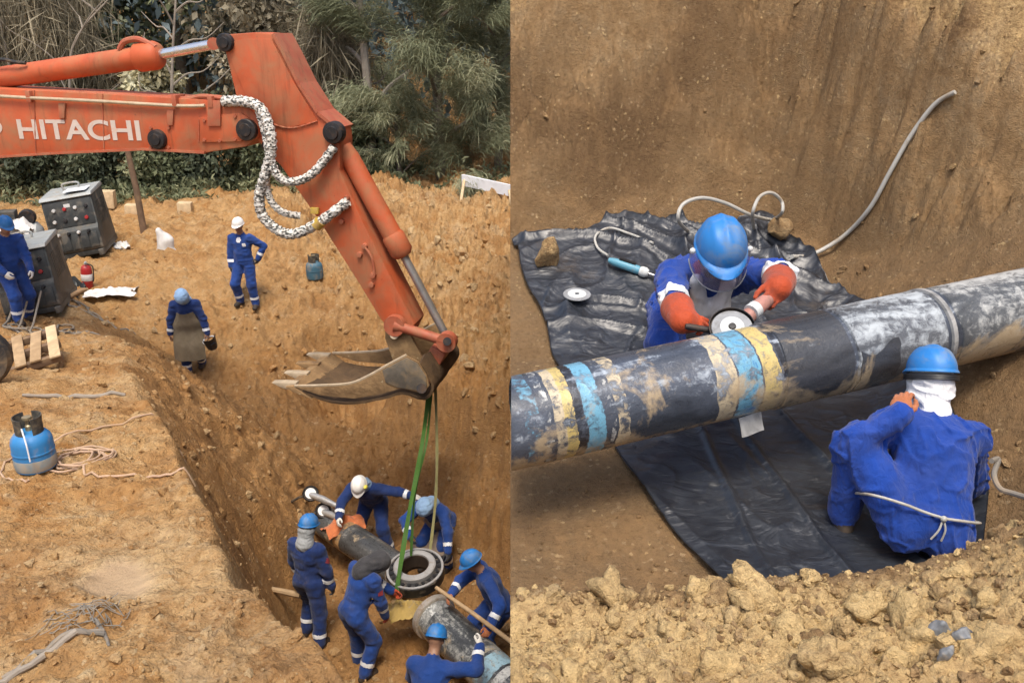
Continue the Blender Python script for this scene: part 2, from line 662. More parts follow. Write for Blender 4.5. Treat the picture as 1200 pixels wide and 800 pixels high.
def hR(x, y, fine=True):
    z, cy, foot = bank_parts(x, y)
    if fine:
        my = sstep(0.0, 0.25, cy + 0.12 - y)
        wl_ = sstep(0.0, 0.35, y - foot)
        mid = (1 - my) * (1 - wl_)
        z = z + my * (0.085 * fbm(x, y, 3, 2.6, 0.5, 5) + 0.060 * fbm(x, y, 6, 6.0, 0.6, 15, ridge=True) + 0.022 * fbm(x, y, 3, 26.0, 0.62, 35, ridge=True))
        yw = y * 2.1
        z = z + wl_ * (0.20 * fbm(x, yw, 3, 0.9, 0.5, 6) + 0.26 * fbm(x, yw, 6, 1.9, 0.6, 16, ridge=True) + 0.20 * np.abs(fbm(x, yw, 4, 5.5, 0.6, 17)))
        led = fbm(x * 0.35 + 0.15 * y, yw, 3, 1.5, 0.5, 18)
        z = z + wl_ * 0.22 * np.abs(led)
        st = fbm(x * 1.2 + yw * 1.4, yw * 0.4 - x * 3.2, 4, 1.4, 0.5, 44, ridge=True)
        z = z + wl_ * 0.028 * st
        sx, sy = x - 0.3, yw - 12.2
        arc = np.sqrt(sx * sx + sy * sy)          # curved scrape marks of the bucket
        z = z + wl_ * 0.05 * np.sin(arc * 26 + 3 * noise2(x, yw, 5)) * sstep(0.1, 0.5, fbm(x, yw, 3, 0.9, 0.5, 48))
        z = z + wl_ * 0.11 * np.abs(fbm(x, yw, 4, 13.0, 0.62, 46))
        z = z + mid * (0.022 * fbm(x, y, 5, 4.0, 0.62, 26) + 0.03 * sstep(2.15, 2.4, x) * fbm(x, y, 5, 5.0, 0.6, 27, ridge=True))
    return z


def build_bank():
    xs = np.concatenate([np.arange(0, 3.2, 0.014), np.geomspace(3.22, 9, 40)])
    ys = np.concatenate([np.arange(-1.5, 1.0, 0.06), np.arange(1.0, 2.7, 0.0095), np.arange(2.7, 7.9, 0.018), np.geomspace(7.92, 14, 30)])
    X, Y = np.meshgrid(xs, ys, indexing='ij')
    Z = hR(X, Y)
    z, cy, foot = bank_parts(X, Y)
    my = sstep(0.0, 0.20, cy + 0.05 - Y)
    wl_ = sstep(-0.1, 0.9, Y - foot)
    ledge_band = np.exp(-((Y - foot - 0.42 - 0.16 * noise2(X * 1.2, 2.0 + 0 * Y, 23)) / 0.16) ** 2) * (1 - sstep(1.3, 2.2, X))  # darker band along the wall's ledge line, fading out to the right
    damp = (1 - my) * (0.75 - 0.66 * wl_) + 0.45 * ledge_band + 0.25 * wl_ * sstep(1.2, 2.0, X) * (1 - sstep(2.3, 3.0, X)) + 0.18 * sstep(0.0, 0.5, fbm(X, Y, 3, 0.9, 0.5, 3)) * wl_
    pale = 0.66 * my + wl_ * (0.30 + 0.28 * sstep(0.5, 1.1, Y - foot)) * (0.7 + 0.8 * fbm(X, Y * 2, 4, 1.3, 0.55, 66))
    V = [np.stack([X, Y, Z], -1).reshape(-1, 3)]
    F = [grid_faces(len(xs), len(ys))]
    A = [damp.ravel()]
    B = [pale.ravel()]
    off = X.size
    # the cut sides go down to the trench level of the site below
    def side(px, py, pz, nx, ny, flip):
        nonlocal off
        K = 70
        t = np.linspace(0, 1, K)[None, :]
        zz = pz[:, None] * (1 - t) + (-8.2) * t
        al = (px * ny + py * nx)[:, None] if False else (px + py)[:, None]
        inn = 0.42 * (0.5 + 0.5 * fbm(al + 0 * zz, zz, 6, 1.1, 0.6, 88, ridge=True)) * sstep(0, 0.12, t)
        xx = px[:, None] + nx * inn
        yy = py[:, None] + ny * inn
        V.append(np.stack([xx, yy, zz], -1).reshape(-1, 3))
        f = grid_faces(len(px), K, off)
        F.append(f[:, ::-1] if flip else f)
        A.append(np.full(zz.size, 0.45))
        B.append(np.zeros(zz.size))
        off += zz.size
    side(X[0, ::4], Y[0, ::4], Z[0, ::4], 1, 0, False)
    side(X[-1, ::4], Y[-1, ::4], Z[-1, ::4], -1, 0, True)
    side(X[::4, -1], Y[::4, -1], Z[::4, -1], 0, -1, False)
    side(X[::4, 0], Y[::4, 0], Z[::4, 0], 0, 1, True)
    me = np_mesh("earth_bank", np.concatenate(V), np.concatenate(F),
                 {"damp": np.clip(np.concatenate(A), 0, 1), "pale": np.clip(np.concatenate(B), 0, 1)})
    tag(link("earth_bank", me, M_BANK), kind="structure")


build_bank()


# ------------------------------------------------------------------ clods and stones
def ico(sub):
    b = bmesh.new()
    bmesh.ops.create_icosphere(b, subdivisions=sub, radius=1.0)
    v = np.array([p.co[:] for p in b.verts])
    f = np.array([[w.index for w in q.verts] for q in b.faces])
    b.free()
    return v, f


def rock_shape(sub, seed, rough=0.28, facets=7):
    v, f = ico(sub)
    r = np.random.default_rng(seed)
    for _ in range(facets):                      # chop flat facets off a ball
        nrm = r.normal(size=3)
        nrm /= np.linalg.norm(nrm)
        c = r.uniform(0.55, 0.9)
        d = v @ nrm - c
        v = v - np.maximum(d, 0)[:, None] * nrm
    k = 1 + rough * noise3(v[:, 0] * 1.6 + seed, v[:, 1] * 1.6, v[:, 2] * 1.6) + 0.5 * rough * noise3(v[:, 0] * 4 + seed, v[:, 1] * 4, v[:, 2] * 4)
    return v * k[:, None], f


def clods(name, hfun, pts, sizes, material, sub=1, damp=None, pale=None):
    shapes = [rock_shape(sub, 50 + i, 0.40 if sub < 3 else 0.5, 13) for i in range(10)]
    V, F, D, Pp = [], [], [], []
    off = 0
    hz = hfun(pts[:, 0], pts[:, 1])
    for i, (p, r) in enumerate(zip(pts, sizes)):
        v, f = shapes[i % 10]
        a, b, c = RNG.uniform(0, 6.28, 3)
        Rm = np.array(Euler((a, b, c)).to_matrix())
        sc = r * RNG.uniform(0.7, 1.25, 3)
        w = (v * sc) @ Rm.T + np.array([p[0], p[1], hz[i] + 0.05 * r])
        V.append(w)
        F.append(f + off)
        off += len(w)
        D.append(np.full(len(w), damp[i] if damp is not None else 0.1))
        Pp.append(np.full(len(w), pale[i] if pale is not None else RNG.uniform(0.1, 0.8)))
    me = np_mesh(name, np.concatenate(V), np.concatenate(F), {"damp": np.concatenate(D), "pale": np.concatenate(Pp), "puddle": np.zeros(off)})
    o = link(name, me, material, smooth=(sub > 2))
    return tag(o, kind="stuff")


def site_clods():
    P_, S_ = [], []
    def add(n, fx, fs):
        for _ in range(n):
            x, y = fx()
            P_.append((x, y))
            S_.append(fs())
    u = RNG.uniform
    def bench_near():
        y = 2.6 + 5.5 * u() ** 1.5
        return u(-0.62 * y - 0.4, 0.0), y
    def trench():
        s, n = u(3.5, 15), u(1.2, 6.5)
        return -0.6 * s + 0.8 * n, 0.8 * s + 0.6 * n
    def spoil():
        s, n = u(6, 17), u(6.5, 13)
        return -0.6 * s + 0.8 * n, 0.8 * s + 0.6 * n
    def flat():
        return u(-11, 1), u(8, 20)
    add(3200, bench_near, lambda: 0.005 + 0.018 * u() ** 3.5)
    add(420, bench_near, lambda: 0.014 + 0.034 * u() ** 2)
    add(2000, trench, lambda: 0.012 + 0.07 * u() ** 5)
    add(2200, spoil, lambda: 0.014 + 0.09 * u() ** 5)
    add(1500, flat, lambda: 0.01 + 0.05 * u() ** 5)
    pts = np.array(P_)
    _, s, n, ne, _b = site_parts(pts[:, 0], pts[:, 1])
    pud = ((pts[:, 0] + 1.93) / 0.5) ** 2 + ((pts[:, 1] - 4.22) / 0.42) ** 2 < 1
    keep = ~pud & (np.abs(n - ne) > 0.03)
    sz = np.array(S_)
    dp = np.clip(0.6 * sstep(0, 0.4, n - ne) * (1 - sstep(6.3, 8, n)), 0, 1)
    clods("soil_clods", hL, pts[keep], sz[keep], M_SOIL, 1, dp[keep])


site_clods()


def bank_clods():
    u = RNG.uniform
    P_, S_, D_, L_ = [], [], [], []
    for _ in range(5200):
        y = u(1.15, 2.28)
        x = u(0.03, 0.66 * y + 0.45)
        P_.append((x, y)); S_.append(0.003 + 0.014 * u() ** 3.0); D_.append(0.5 * u() ** 3); L_.append(u(0.15, 0.95))
    for _ in range(60):
        y = u(1.5, 2.25)
        x = u(0.05, 0.66 * y + 0.3)
        P_.append((x, y)); S_.append(u(0.014, 0.034)); D_.append(u(0, 0.3)); L_.append(u(0.3, 0.8))
    for _ in range(420):
        x, y = u(0.03, 4.2), u(6.2, 7.8)
        P_.append((x, y)); S_.append(0.005 + 0.02 * u() ** 5); D_.append(0.2); L_.append(u(0, 0.4))
    for _ in range(700):
        x, y = u(2.05, 4.2), u(2.9, 6.2)
        P_.append((x, y)); S_.append(0.005 + 0.03 * u() ** 5); D_.append(0.3); L_.append(u(0, 0.4))
    for _ in range(300):
        x, y = u(0.03, 0.75), u(2.5, 3.6)
        P_.append((x, y)); S_.append(0.003 + 0.009 * u() ** 3); D_.append(0.6); L_.append(0.1)
    B_ = np.array([(u(0.04, 0.66 * y + 0.3), y) for y in u(1.2, 2.25, 170)])
    clods("soil_lumps", hR, B_, 0.010 + 0.046 * u(0, 1, 170) ** 3, M_BANK, 3, u(0, 0.45, 170), u(0.15, 0.9, 170))
    G_ = np.array([(u(0.05, 0.66 * y + 0.25), y) for y in u(1.45, 2.2, 26)])
    clods("soil_lumps", hR, G_, 0.042 + 0.028 * u(0, 1, 26), M_BANK, 3, u(0, 0.12, 26), u(0.6, 1.0, 26))
    clods("crumbled_soil", hR, np.array(P_), np.array(S_), M_BANK, 2, D_, L_)


bank_clods()


def single_rock(name, loc, r, scale, seed, label, material, damp=0.0, pale=0.5, rot=(0, 0, 0), group=None):
    v, f = rock_shape(3, seed, 0.22, 9)
    Rm = np.array(Euler(rot).to_matrix())
    w = ((v * r * np.array(scale)) @ Rm.T)
    me = np_mesh(name, w, f, {"damp": np.full(len(w), damp), "pale": np.full(len(w), pale), "puddle": np.zeros(len(w))})
    o = link(name, me, material)
    o.location = loc
    return tag(o, label, "rock", group)
# ------------------------------------------------------------------ trees and undergrowth behind the work site
def leaf_mat(name, c0, c1, c2, rough=0.6):
    n = NT(name)
    t = n.attr("tint")
    col = n.ramp(t, [(0.0, c0), (0.55, c1), (1.0, c2)])
    n.color(col)
    n.set(Roughness=rough)
    n.bsdf.inputs["Specular IOR Level"].default_value = 0.25
    tr = n.n("ShaderNodeBsdfTranslucent")
    n.l(col, tr.inputs[0])
    mx = n.n("ShaderNodeMixShader")
    mx.inputs[0].default_value = 0.22
    n.l(n.bsdf.outputs[0], mx.inputs[1])
    n.l(tr.outputs[0], mx.inputs[2])
    n.l(mx.outputs[0], n.out.inputs[0])
    return n.m


L_FEATHER = leaf_mat("feathery_foliage", (0.125, 0.140, 0.078), (0.25, 0.265, 0.155), (0.46, 0.45, 0.29))
L_DARK = leaf_mat("dark_foliage", (0.056, 0.070, 0.048), (0.116, 0.139, 0.083), (0.216, 0.231, 0.139))
L_MID = leaf_mat("mid_green_foliage", (0.094, 0.112, 0.062), (0.193, 0.216, 0.116), (0.353, 0.353, 0.200))
L_DRY = leaf_mat("dry_brown_foliage", (0.139, 0.121, 0.084), (0.322, 0.280, 0.188), (0.620, 0.536, 0.376))
L_PALE = leaf_mat("pale_dry_foliage", (0.277, 0.254, 0.147), (0.536, 0.475, 0.277), (0.620, 0.620, 0.475))
L_BLUE = leaf_mat("blue_green_foliage", (0.082, 0.112, 0.119), (0.147, 0.193, 0.200), (0.231, 0.285, 0.292))
M_BARK = mat("grey_bark", (0.15, 0.12, 0.09), 0.9, var=0.3, scale=5, dirt=(0.26, 0.24, 0.19), dirt_amt=0.5, bump=0.6, bscale=20, bdist=0.02)
M_BARKP = mat("pale_bare_bark", (0.29, 0.25, 0.20), 0.85, var=0.2, scale=5, dirt=(0.22, 0.18, 0.14), dirt_amt=0.4, bump=0.4, bscale=20, bdist=0.02)


def blades(P0, D, L, W, droop, tint):
    """kite-shaped leaves: base P0, direction D, length L, width W, tip pulled down by droop"""
    n = len(P0)
    side = np.cross(D, RNG.normal(size=(n, 3)))
    side /= np.linalg.norm(side, axis=1)[:, None] + 1e-9
    mid = P0 + D * (L * 0.5)[:, None]
    mid[:, 2] -= droop * L * 0.12
    tip = P0 + D * L[:, None]
    tip[:, 2] -= droop * L * 0.5
    V = np.stack([P0, mid + side * W[:, None], tip, mid - side * W[:, None]], 1).reshape(-1, 3)
    F = np.arange(4 * n).reshape(n, 4)
    return V, F, np.repeat(tint, 4)


def unit(n):
    d = RNG.normal(size=(n, 3))
    return d / np.linalg.norm(d, axis=1)[:, None]


def trunk_mesh(mb, base, h, r, limbs, spread, lean=(0, 0)):
    tips = []
    top = Vector(base) + Vector((lean[0], lean[1], h))
    pts = spline([Vector(base) - Vector((0, 0, 0.3)), Vector(base) + Vector((lean[0] * 0.2 + RNG.normal() * 0.06, lean[1] * 0.2, h * 0.35)), Vector(base) + Vector((lean[0] * 0.6 + RNG.normal() * 0.1, lean[1] * 0.6, h * 0.7)), top], 5)
    mb.tube(pts, list(np.linspace(r, r * 0.25, len(pts))), 8)
    for k in range(limbs):
        t = 0.25 + 0.7 * k / max(limbs - 1, 1)
        p = pts[min(int(t * (len(pts) - 1)), len(pts) - 1)]
        a = 2.4 * k + RNG.uniform(-0.5, 0.5)
        ln = spread * RNG.uniform(0.6, 1.1) * (1.15 - 0.5 * t)
        q = p + Vector((math.cos(a) * ln, math.sin(a) * ln, ln * RNG.uniform(0.25, 0.8)))
        m = (p + q) * 0.5 + Vector((0, 0, 0.1 * ln))
        mb.tube(spline([p, m, q], 4), list(np.linspace(r * 0.42 * (1.1 - t * 0.5), r * 0.10, 9)), 6)
        tips.append((np.array(m), np.array(q)))
    return pts, tips


def finish_tree(name, root, label, group, V, F, T, lm, bark, mb, cat="tree"):
    mb.build("trunk", bark, root)
    loc = np.array(root.location)
    me = np_mesh("crown", np.concatenate(V), np.concatenate(F), {"tint": np.concatenate(T)})
    link("crown", me, lm, root, smooth=False)
    tag(root, label, cat, group)


def clump_tree(u, y, h, rad, lm, label, n=9000, leaf=0.16, kind="clump", group="trees behind the work site", bark=None, name="tree", low=0.15, lean=(0, 0), cat="tree", droop=0.5):
    x = (u - 598) / FPX * (y / 0.97 + 0.8)
    base = Vector((x, y, float(hL(x, y, False)) - 0.05))
    root = empty(name, base)
    mb = MB()
    pts, tips = trunk_mesh(mb, (0, 0, 0), h * 0.92, 0.05 + 0.016 * h, 11, rad * 0.95, lean)
    V, F, T = [], [], []
    off = 0
    cl = [q for _, q in tips] + [m for m, _ in tips] + [np.array(p) for p in pts[4:]]
    extra = 34
    for _ in range(extra):
        a, t = RNG.uniform(0, 6.28), RNG.uniform(low, 1.0)
        r = rad * (1.05 - 0.55 * t) * math.sqrt(RNG.uniform(0.15, 1.0)) * RNG.uniform(0.7, 1.2)
        cl.append(np.array((lean[0] * t + r * math.cos(a), lean[1] * t + r * math.sin(a), h * t)))
    per = max(40, n // len(cl))
    for c in cl:
        m = int(per * RNG.uniform(0.5, 1.5))
        cr = rad * RNG.uniform(0.22, 0.42)
        base_t = RNG.uniform(0.1, 0.75)
        if kind == "clump":
            d = unit(m)
            p = c + d * (cr * RNG.uniform(0.3, 1.0, m) ** 0.6)[:, None] * np.array([1.1, 1.1, 0.75])
            dd = unit(m) * 0.8 + d * 0.6
            L = leaf * RNG.uniform(0.6, 1.4, m)
            W = L * RNG.uniform(0.22, 0.36, m)
            dr = droop
        elif kind == "strand":           # hanging dry vines and grass
            p = c + RNG.normal(size=(m, 3)) * cr * 0.55
            dd = np.stack([RNG.normal(size=m) * 0.25, RNG.normal(size=m) * 0.25, -np.ones(m)], 1)
            flip = RNG.uniform(size=m) < 0.35
            dd[flip] = unit(flip.sum())
            L = leaf * RNG.uniform(0.8, 2.6, m)
            W = np.full(m, 0.011) * RNG.uniform(0.7, 2.0, m)
            dr = 0.2
        else:                            # feathery sprays
            ax = np.array((c[0] * 0.9, c[1] * 0.9, 0.35 * rad + 0.15 * h * RNG.uniform(-0.3, 1.0)))
            ax /= np.linalg.norm(ax) + 1e-9
            t = RNG.uniform(0, 1, m)
            ln = rad * RNG.uniform(0.5, 0.95)
            sp = c[None, :] + ax[None, :] * (t * ln)[:, None]
            sp[:, 2] -= 0.35 * ln * t ** 2
            p = sp + RNG.normal(size=(m, 3)) * 0.07 * rad * (0.4 + t)[:, None]
            dd = ax[None, :] * 0.9 + unit(m) * 0.6
            dd[:, 2] -= 0.45 * t
            L = leaf * RNG.uniform(0.7, 1.6, m)
            W = np.full(m, 0.0065) * RNG.uniform(0.8, 1.7, m)
            dr = 0.9
        dd = dd / (np.linalg.norm(dd, axis=1)[:, None] + 1e-9)
        tint = np.clip(base_t + RNG.normal(size=m) * 0.17, 0, 1)
        v, f, t_ = blades(p, dd, L, W, dr, tint)
        V.append(v)
        F.append(f + off)
        T.append(t_)
        off += len(v)
    finish_tree(name, root, label, group, V, F, T, lm, bark or M_BARK, mb, cat)
    return root


# back row first: tall, dark
for i, (u, y, h, r, lm, kd, lab) in enumerate((
        (-40, 28, 9.5, 2.6, L_DARK, "clump", "dark leafy tree at the far left, mostly behind the boom cylinder"),
        (75, 29, 10, 2.4, L_DRY, "strand", "tall dry vine-hung tree behind the left end of the boom"),
        (165, 28.5, 9, 2.3, L_DARK, "clump", "dark tree in the gap above the middle of the boom"),
        (250, 29.5, 10, 2.5, L_MID, "clump", "mid green tree rising behind the top of the stick"),
        (335, 27.5, 9.5, 2.2, L_DRY, "clump", "brown tree immediately right of the stick's top"),
        (415, 30, 10, 2.5, L_BLUE, "clump", "bluish dark tree behind the pale bare trunk"),
        (610, 31, 10.5, 2.8, L_BLUE, "clump", "bluish far tree right of the feathery tree's crown"),
        (530, 33, 11, 3.0, L_BLUE, "clump", "bluish far tree behind the feathery tree"))):
    clump_tree(u, y, h, r, lm, lab, n=9500, leaf=0.20 if kd == "clump" else 0.55, kind=kd)
# front row: what the picture shows clearly
clump_tree(522, 23.6, 7.2, 2.35, L_FEATHER, "big feathery pale green tree with drooping sprays at the right edge of the wood", n=64000, leaf=0.30, kind="feather", low=0.05)
clump_tree(583, 24.6, 5.2, 1.7, L_FEATHER, "smaller feathery tree partly hidden by the big one, nearest the white rail", n=28000, leaf=0.30, kind="feather", low=0.05)
clump_tree(402, 24.2, 4.6, 1.35, L_DRY, "brown withered tree between the stick and the feathery tree", n=14000, leaf=0.42, kind="strand", low=0.05, cat="tree")
clump_tree(345, 25.2, 6.2, 1.5, L_DRY, "dry brown leafy tree just right of the stick, with dark gaps", n=9000, leaf=0.16, low=0.1)
clump_tree(225, 24.6, 3.9, 1.0, L_PALE, "pale yellowish bush seen between the boom and the arm cylinder's rod", n=9000, leaf=0.17, low=0.05, cat="bush", name="bush")
clump_tree(45, 24.8, 6.6, 1.9, L_DRY, "grey brown creeper-covered tree above the boom at the left", n=16000, leaf=0.5, kind="strand", low=0.05)
clump_tree(118, 25.4, 6.4, 1.7, L_DRY, "creeper-covered tree with pale hanging stems above the lettering", n=14000, leaf=0.5, kind="strand", low=0.05)
clump_tree(20, 24.0, 3.2, 1.5, L_MID, "green bush under the boom behind the compressor", n=8000, leaf=0.14, low=0.0, cat="bush", name="bush")
clump_tree(85, 23.8, 2.6, 1.2, L_DARK, "dark bush behind the farther welding machine", n=7000, leaf=0.13, low=0.0, cat="bush", name="bush")
clump_tree(150, 23.6, 2.5, 1.1, L_DARK, "dark bush behind the weathered post", n=7000, leaf=0.13, low=0.0, cat="bush", name="bush")
clump_tree(205, 23.4, 2.5, 1.1, L_MID, "green bush behind the right-hand pale block", n=8000, leaf=0.13, low=0.0, cat="bush", name="bush")
clump_tree(258, 23.8, 2.7, 1.1, L_DARK, "dark green bush below the elbow of the boom and stick", n=7000, leaf=0.13, low=0.0, cat="bush", name="bush")
clump_tree(318, 23.8, 2.6, 1.1, L_MID, "bush behind the wrapped hoses", n=7000, leaf=0.13, low=0.0, cat="bush", name="bush")
clump_tree(425, 23.2, 2.5, 1.2, L_MID, "low green bush at the foot of the brown withered tree", n=9000, leaf=0.15, low=0.0, cat="bush", name="bush")
clump_tree(475, 22.9, 2.0, 1.0, L_FEATHER, "low tangled bush under the feathery tree's left side", n=9000, leaf=0.24, kind="feather", low=0.0, cat="bush", name="bush")
clump_tree(-60, 24.5, 4.5, 1.8, L_MID, "green bush beyond the left edge of the wood", n=6000, leaf=0.15, low=0.0, cat="bush", name="bush")


def bare_tree(u, y, pts, r, label, m=None, twigs=9):
    x = (u - 598) / FPX * (y / 0.97 + 0.8)
    base = Vector((x, y, float(hL(x, y, False)) - 0.1))
    root = empty("bare_tree", base)
    sp = spline([Vector(p) for p in pts], 6)
    MB().tube(sp, list(np.linspace(r, r * 0.35, len(sp))), 8).build("trunk", m or M_BARKP, root)
    for k in range(twigs):
        mb = MB()
        p = sp[int(len(sp) * (0.35 + 0.6 * k / twigs))]
        a = 2.1 * k + RNG.uniform(-0.6, 0.6)
        ln = RNG.uniform(0.6, 1.5)
        q = p + Vector((math.cos(a) * ln, 0.5 * math.sin(a) * ln, ln * RNG.uniform(0.3, 1.0)))
        e = q + Vector((math.cos(a + 0.5) * ln * 0.5, 0.2, ln * 0.4))
        p = p - Vector((0, 0, 0.02))
        mb.tube(spline([p, (p + q) * 0.5 + Vector((0, 0, 0.12)), q, e], 4), list(np.linspace(r * 0.45, r * 0.1, 13)), 5)
        mb.build("limb", m or M_BARKP, root)
    tag(root, label, "tree", "bare trees in the wood")


bare_tree(446, 23.4, [(0, 0, 0), (0.05, 0, 2.0), (-0.05, 0, 4.5), (-0.12, 0, 8)], 0.16, "thick pale bare trunk left of the feathery tree's top", twigs=4)
bare_tree(431, 24.0, [(0, 0, 0), (0.0, 0, 2.5), (0.08, 0, 5), (0.15, 0, 8)], 0.12, "thinner greyish bare trunk beside the thick pale one", M_BARK, twigs=4)
bare_tree(232, 24.0, [(0, 0, 0), (0.1, 0, 2.0), (0.3, 0, 3.6), (0.65, 0, 5.4)], 0.07, "bare whitish sapling forking above the arm cylinder's rod", twigs=10)
bare_tree(128, 24.1, [(-0.2, 0, 0), (0.0, 0, 2.0), (0.35, 0, 4.0), (1.5, 0, 5.2)], 0.055, "bare whitish sapling leaning right above the arm cylinder", twigs=6)
bare_tree(72, 23.9, [(0, 0, 0), (0.03, 0, 2.5), (0.0, 0, 5), (0.1, 0, 7)], 0.05, "slim upright bare stem above the left end of the boom", twigs=4)
bare_tree(55, 24.2, [(0, 0, 0), (-0.05, 0, 2.5), (0.05, 0, 5), (0.0, 0, 7)], 0.045, "second slim bare stem, left of the other above the boom", twigs=3)


def far_wood():
    """closed foliage of the hillside behind: nobody could count it"""
    V, F, T = [], [], []
    m = 120000
    y = RNG.uniform(27, 62, m)
    x = RNG.uniform(-1.05, 0.35, m) * y
    lump = fbm(x, y, 4, 0.35, 0.55, 81)
    z = hL(x, y, False) + (1.0 - RNG.uniform(0, 1, m) ** 2) * (4.2 + 3.0 * lump)
    p = np.stack([x, y, z], 1)
    L = RNG.uniform(0.14, 0.40, m)
    v, f, t = blades(p, unit(m), L, L * 0.3, 0.6, np.clip(0.4 + 0.5 * lump + RNG.normal(size=m) * 0.15, 0, 1))
    o = link("far_wood", np_mesh("far_wood", v, f, {"tint": t}), L_BLUE, smooth=False)
    tag(o, kind="stuff")


far_wood()


def undergrowth():
    m = 16000
    y = RNG.uniform(21.6, 24.6, m)
    x = RNG.uniform(-16.5, 1.5, m)
    dens = fbm(x, y, 3, 0.8, 0.5, 91)
    k = dens > -0.15
    x, y = x[k], y[k]
    m = len(x)
    z = hL(x, y, True) + RNG.uniform(-0.02, 0.35, m) * sstep(21.4, 23, y)
    d = unit(m) * 0.6 + np.array([0, 0, 0.8])
    d /= np.linalg.norm(d, axis=1)[:, None]
    L = RNG.uniform(0.12, 0.38, m)
    v, f, t = blades(np.stack([x, y, z], 1), d, L, L * 0.10, 0.8, RNG.uniform(0, 1, m))
    o = link("undergrowth", np_mesh("undergrowth", v, f, {"tint": t}), L_MID, smooth=False)
    tag(o, kind="stuff")


undergrowth()
# ------------------------------------------------------------------ distance-field bodies meshed by surface nets
def P3(v):
    return np.array(v, float)


class SDF:
    def __init__(s):
        s.p = []            # (kind, data, group, blend, lo, hi)

    def cone(s, a, b, r1, r2, g=0, k=0.02):
        a, b = P3(a), P3(b)
        lo = np.minimum(a - r1, b - r2)
        hi = np.maximum(a + r1, b + r2)
        s.p.append(("c", (a, b, r1, r2), g, k, lo, hi))
        return s

    def ell(s, c, r, M=None, g=0, k=0.02):
        c, r = P3(c), P3(r)
        M = np.eye(3) if M is None else np.array(M)      # columns are the local axes
        e = np.sqrt(((M * r[None, :]) ** 2).sum(1))
        s.p.append(("e", (c, r, M), g, k, c - e, c + e))
        return s

    def raw(s, kind, data, X):
        if kind == "c":
            a, b, r1, r2 = data
            ab = b - a
            L2 = float(ab @ ab) + 1e-9
            t = np.clip(((X - a) @ ab) / L2, 0, 1)
            d = X - a - t[..., None] * ab
            return np.sqrt((d * d).sum(-1)) - (r1 + (r2 - r1) * t)
        c, r, M = data
        q = (X - c) @ M
        k0 = np.sqrt(((q / r) ** 2).sum(-1))
        k1 = np.sqrt(((q / (r * r)) ** 2).sum(-1)) + 1e-9
        return k0 * (k0 - 1) / k1

    def mesh(s, vox, disp=None, floor=None):
        lo = np.min([q[4] for q in s.p], 0) - 3 * vox - 0.02
        hi = np.max([q[5] for q in s.p], 0) + 3 * vox + 0.02
        n = np.ceil((hi - lo) / vox).astype(int) + 1
        ax = [lo[i] + vox * np.arange(n[i]) for i in range(3)]
        D = np.full(n, 0.25)
        for kind, data, g, k, l, h in s.p:
            m = 0.05 + k
            i0 = np.maximum(np.floor((l - m - lo) / vox).astype(int), 0)
            i1 = np.minimum(np.ceil((h + m - lo) / vox).astype(int) + 1, n)
            sl = tuple(slice(a, b) for a, b in zip(i0, i1))
            X = np.stack(np.meshgrid(*[ax[i][sl[i]] for i in range(3)], indexing='ij'), -1)
            d = s.raw(kind, data, X)
            o = D[sl]
            hh = np.maximum(k - np.abs(o - d), 0) / k
            D[sl] = np.minimum(o, d) - hh * hh * k / 4
        if disp is not None:
            X = np.stack(np.meshgrid(*ax, indexing='ij'), -1)
            near = np.abs(D) < 0.05
            D[near] += disp(X[near])
        V, F = surface_nets(D, lo, vox)
        return V, F

    def group_of(s, X):
        best = np.full(len(X), 1e9)
        gi = np.zeros(len(X), int)
        for kind, data, g, k, l, h in s.p:
            d = s.raw(kind, data, X)
            m = d < best
            best[m] = d[m]
            gi[m] = g
        return gi


def surface_nets(D, lo, vox):
    nx, ny, nz = D.shape
    S = D < 0
    acc = np.zeros((nx - 1, ny - 1, nz - 1, 3), np.float32)
    cnt = np.zeros((nx - 1, ny - 1, nz - 1), np.float32)
    cross = []
    for axis in range(3):
        sl0 = [slice(None)] * 3
        sl1 = [slice(None)] * 3
        sl0[axis] = slice(0, -1)
        sl1[axis] = slice(1, None)
        a, b = D[tuple(sl0)], D[tuple(sl1)]
        c = S[tuple(sl0)] != S[tuple(sl1)]
        cross.append((c, S[tuple(sl0)]))
        idx = np.argwhere(c)
        t = a[c] / (a[c] - b[c])
        pos = idx.astype(np.float32)
        pos[:, axis] += t
        o1, o2 = [(1, 2), (0, 2), (0, 1)][axis]
        for da in (0, 1):
            for db in (0, 1):
                ci = idx.copy()
                ci[:, o1] -= da
                ci[:, o2] -= db
                ok = (ci >= 0).all(1) & (ci[:, 0] < nx - 1) & (ci[:, 1] < ny - 1) & (ci[:, 2] < nz - 1)
                c3 = ci[ok]
                np.add.at(acc, (c3[:, 0], c3[:, 1], c3[:, 2]), pos[ok])
                np.add.at(cnt, (c3[:, 0], c3[:, 1], c3[:, 2]), 1)
    has = cnt > 0
    ids = np.full(has.shape, -1, np.int64)
    ids[has] = np.arange(has.sum())
    V = acc[has] / cnt[has][:, None] * vox + lo
    F = []
    for axis in range(3):
        c, s0 = cross[axis]
        idx = np.argwhere(c)
        o1, o2 = [(1, 2), (2, 0), (0, 1)][axis]
        ok = (idx[:, o1] >= 1) & (idx[:, o2] >= 1) & (idx[:, o1] < D.shape[o1] - 1) & (idx[:, o2] < D.shape[o2] - 1)
        idx = idx[ok]
        inside = s0[tuple(idx.T)]
        def cell(d1, d2):
            ci = idx.copy()
            ci[:, o1] -= d1
            ci[:, o2] -= d2
            return ids[ci[:, 0], ci[:, 1], ci[:, 2]]
        q = np.stack([cell(1, 1), cell(0, 1), cell(0, 0), cell(1, 0)], 1)
        q[~inside] = q[~inside][:, ::-1]
        F.append(q)
    F = np.concatenate(F)
    F = F[(F >= 0).all(1)]
    return V, F


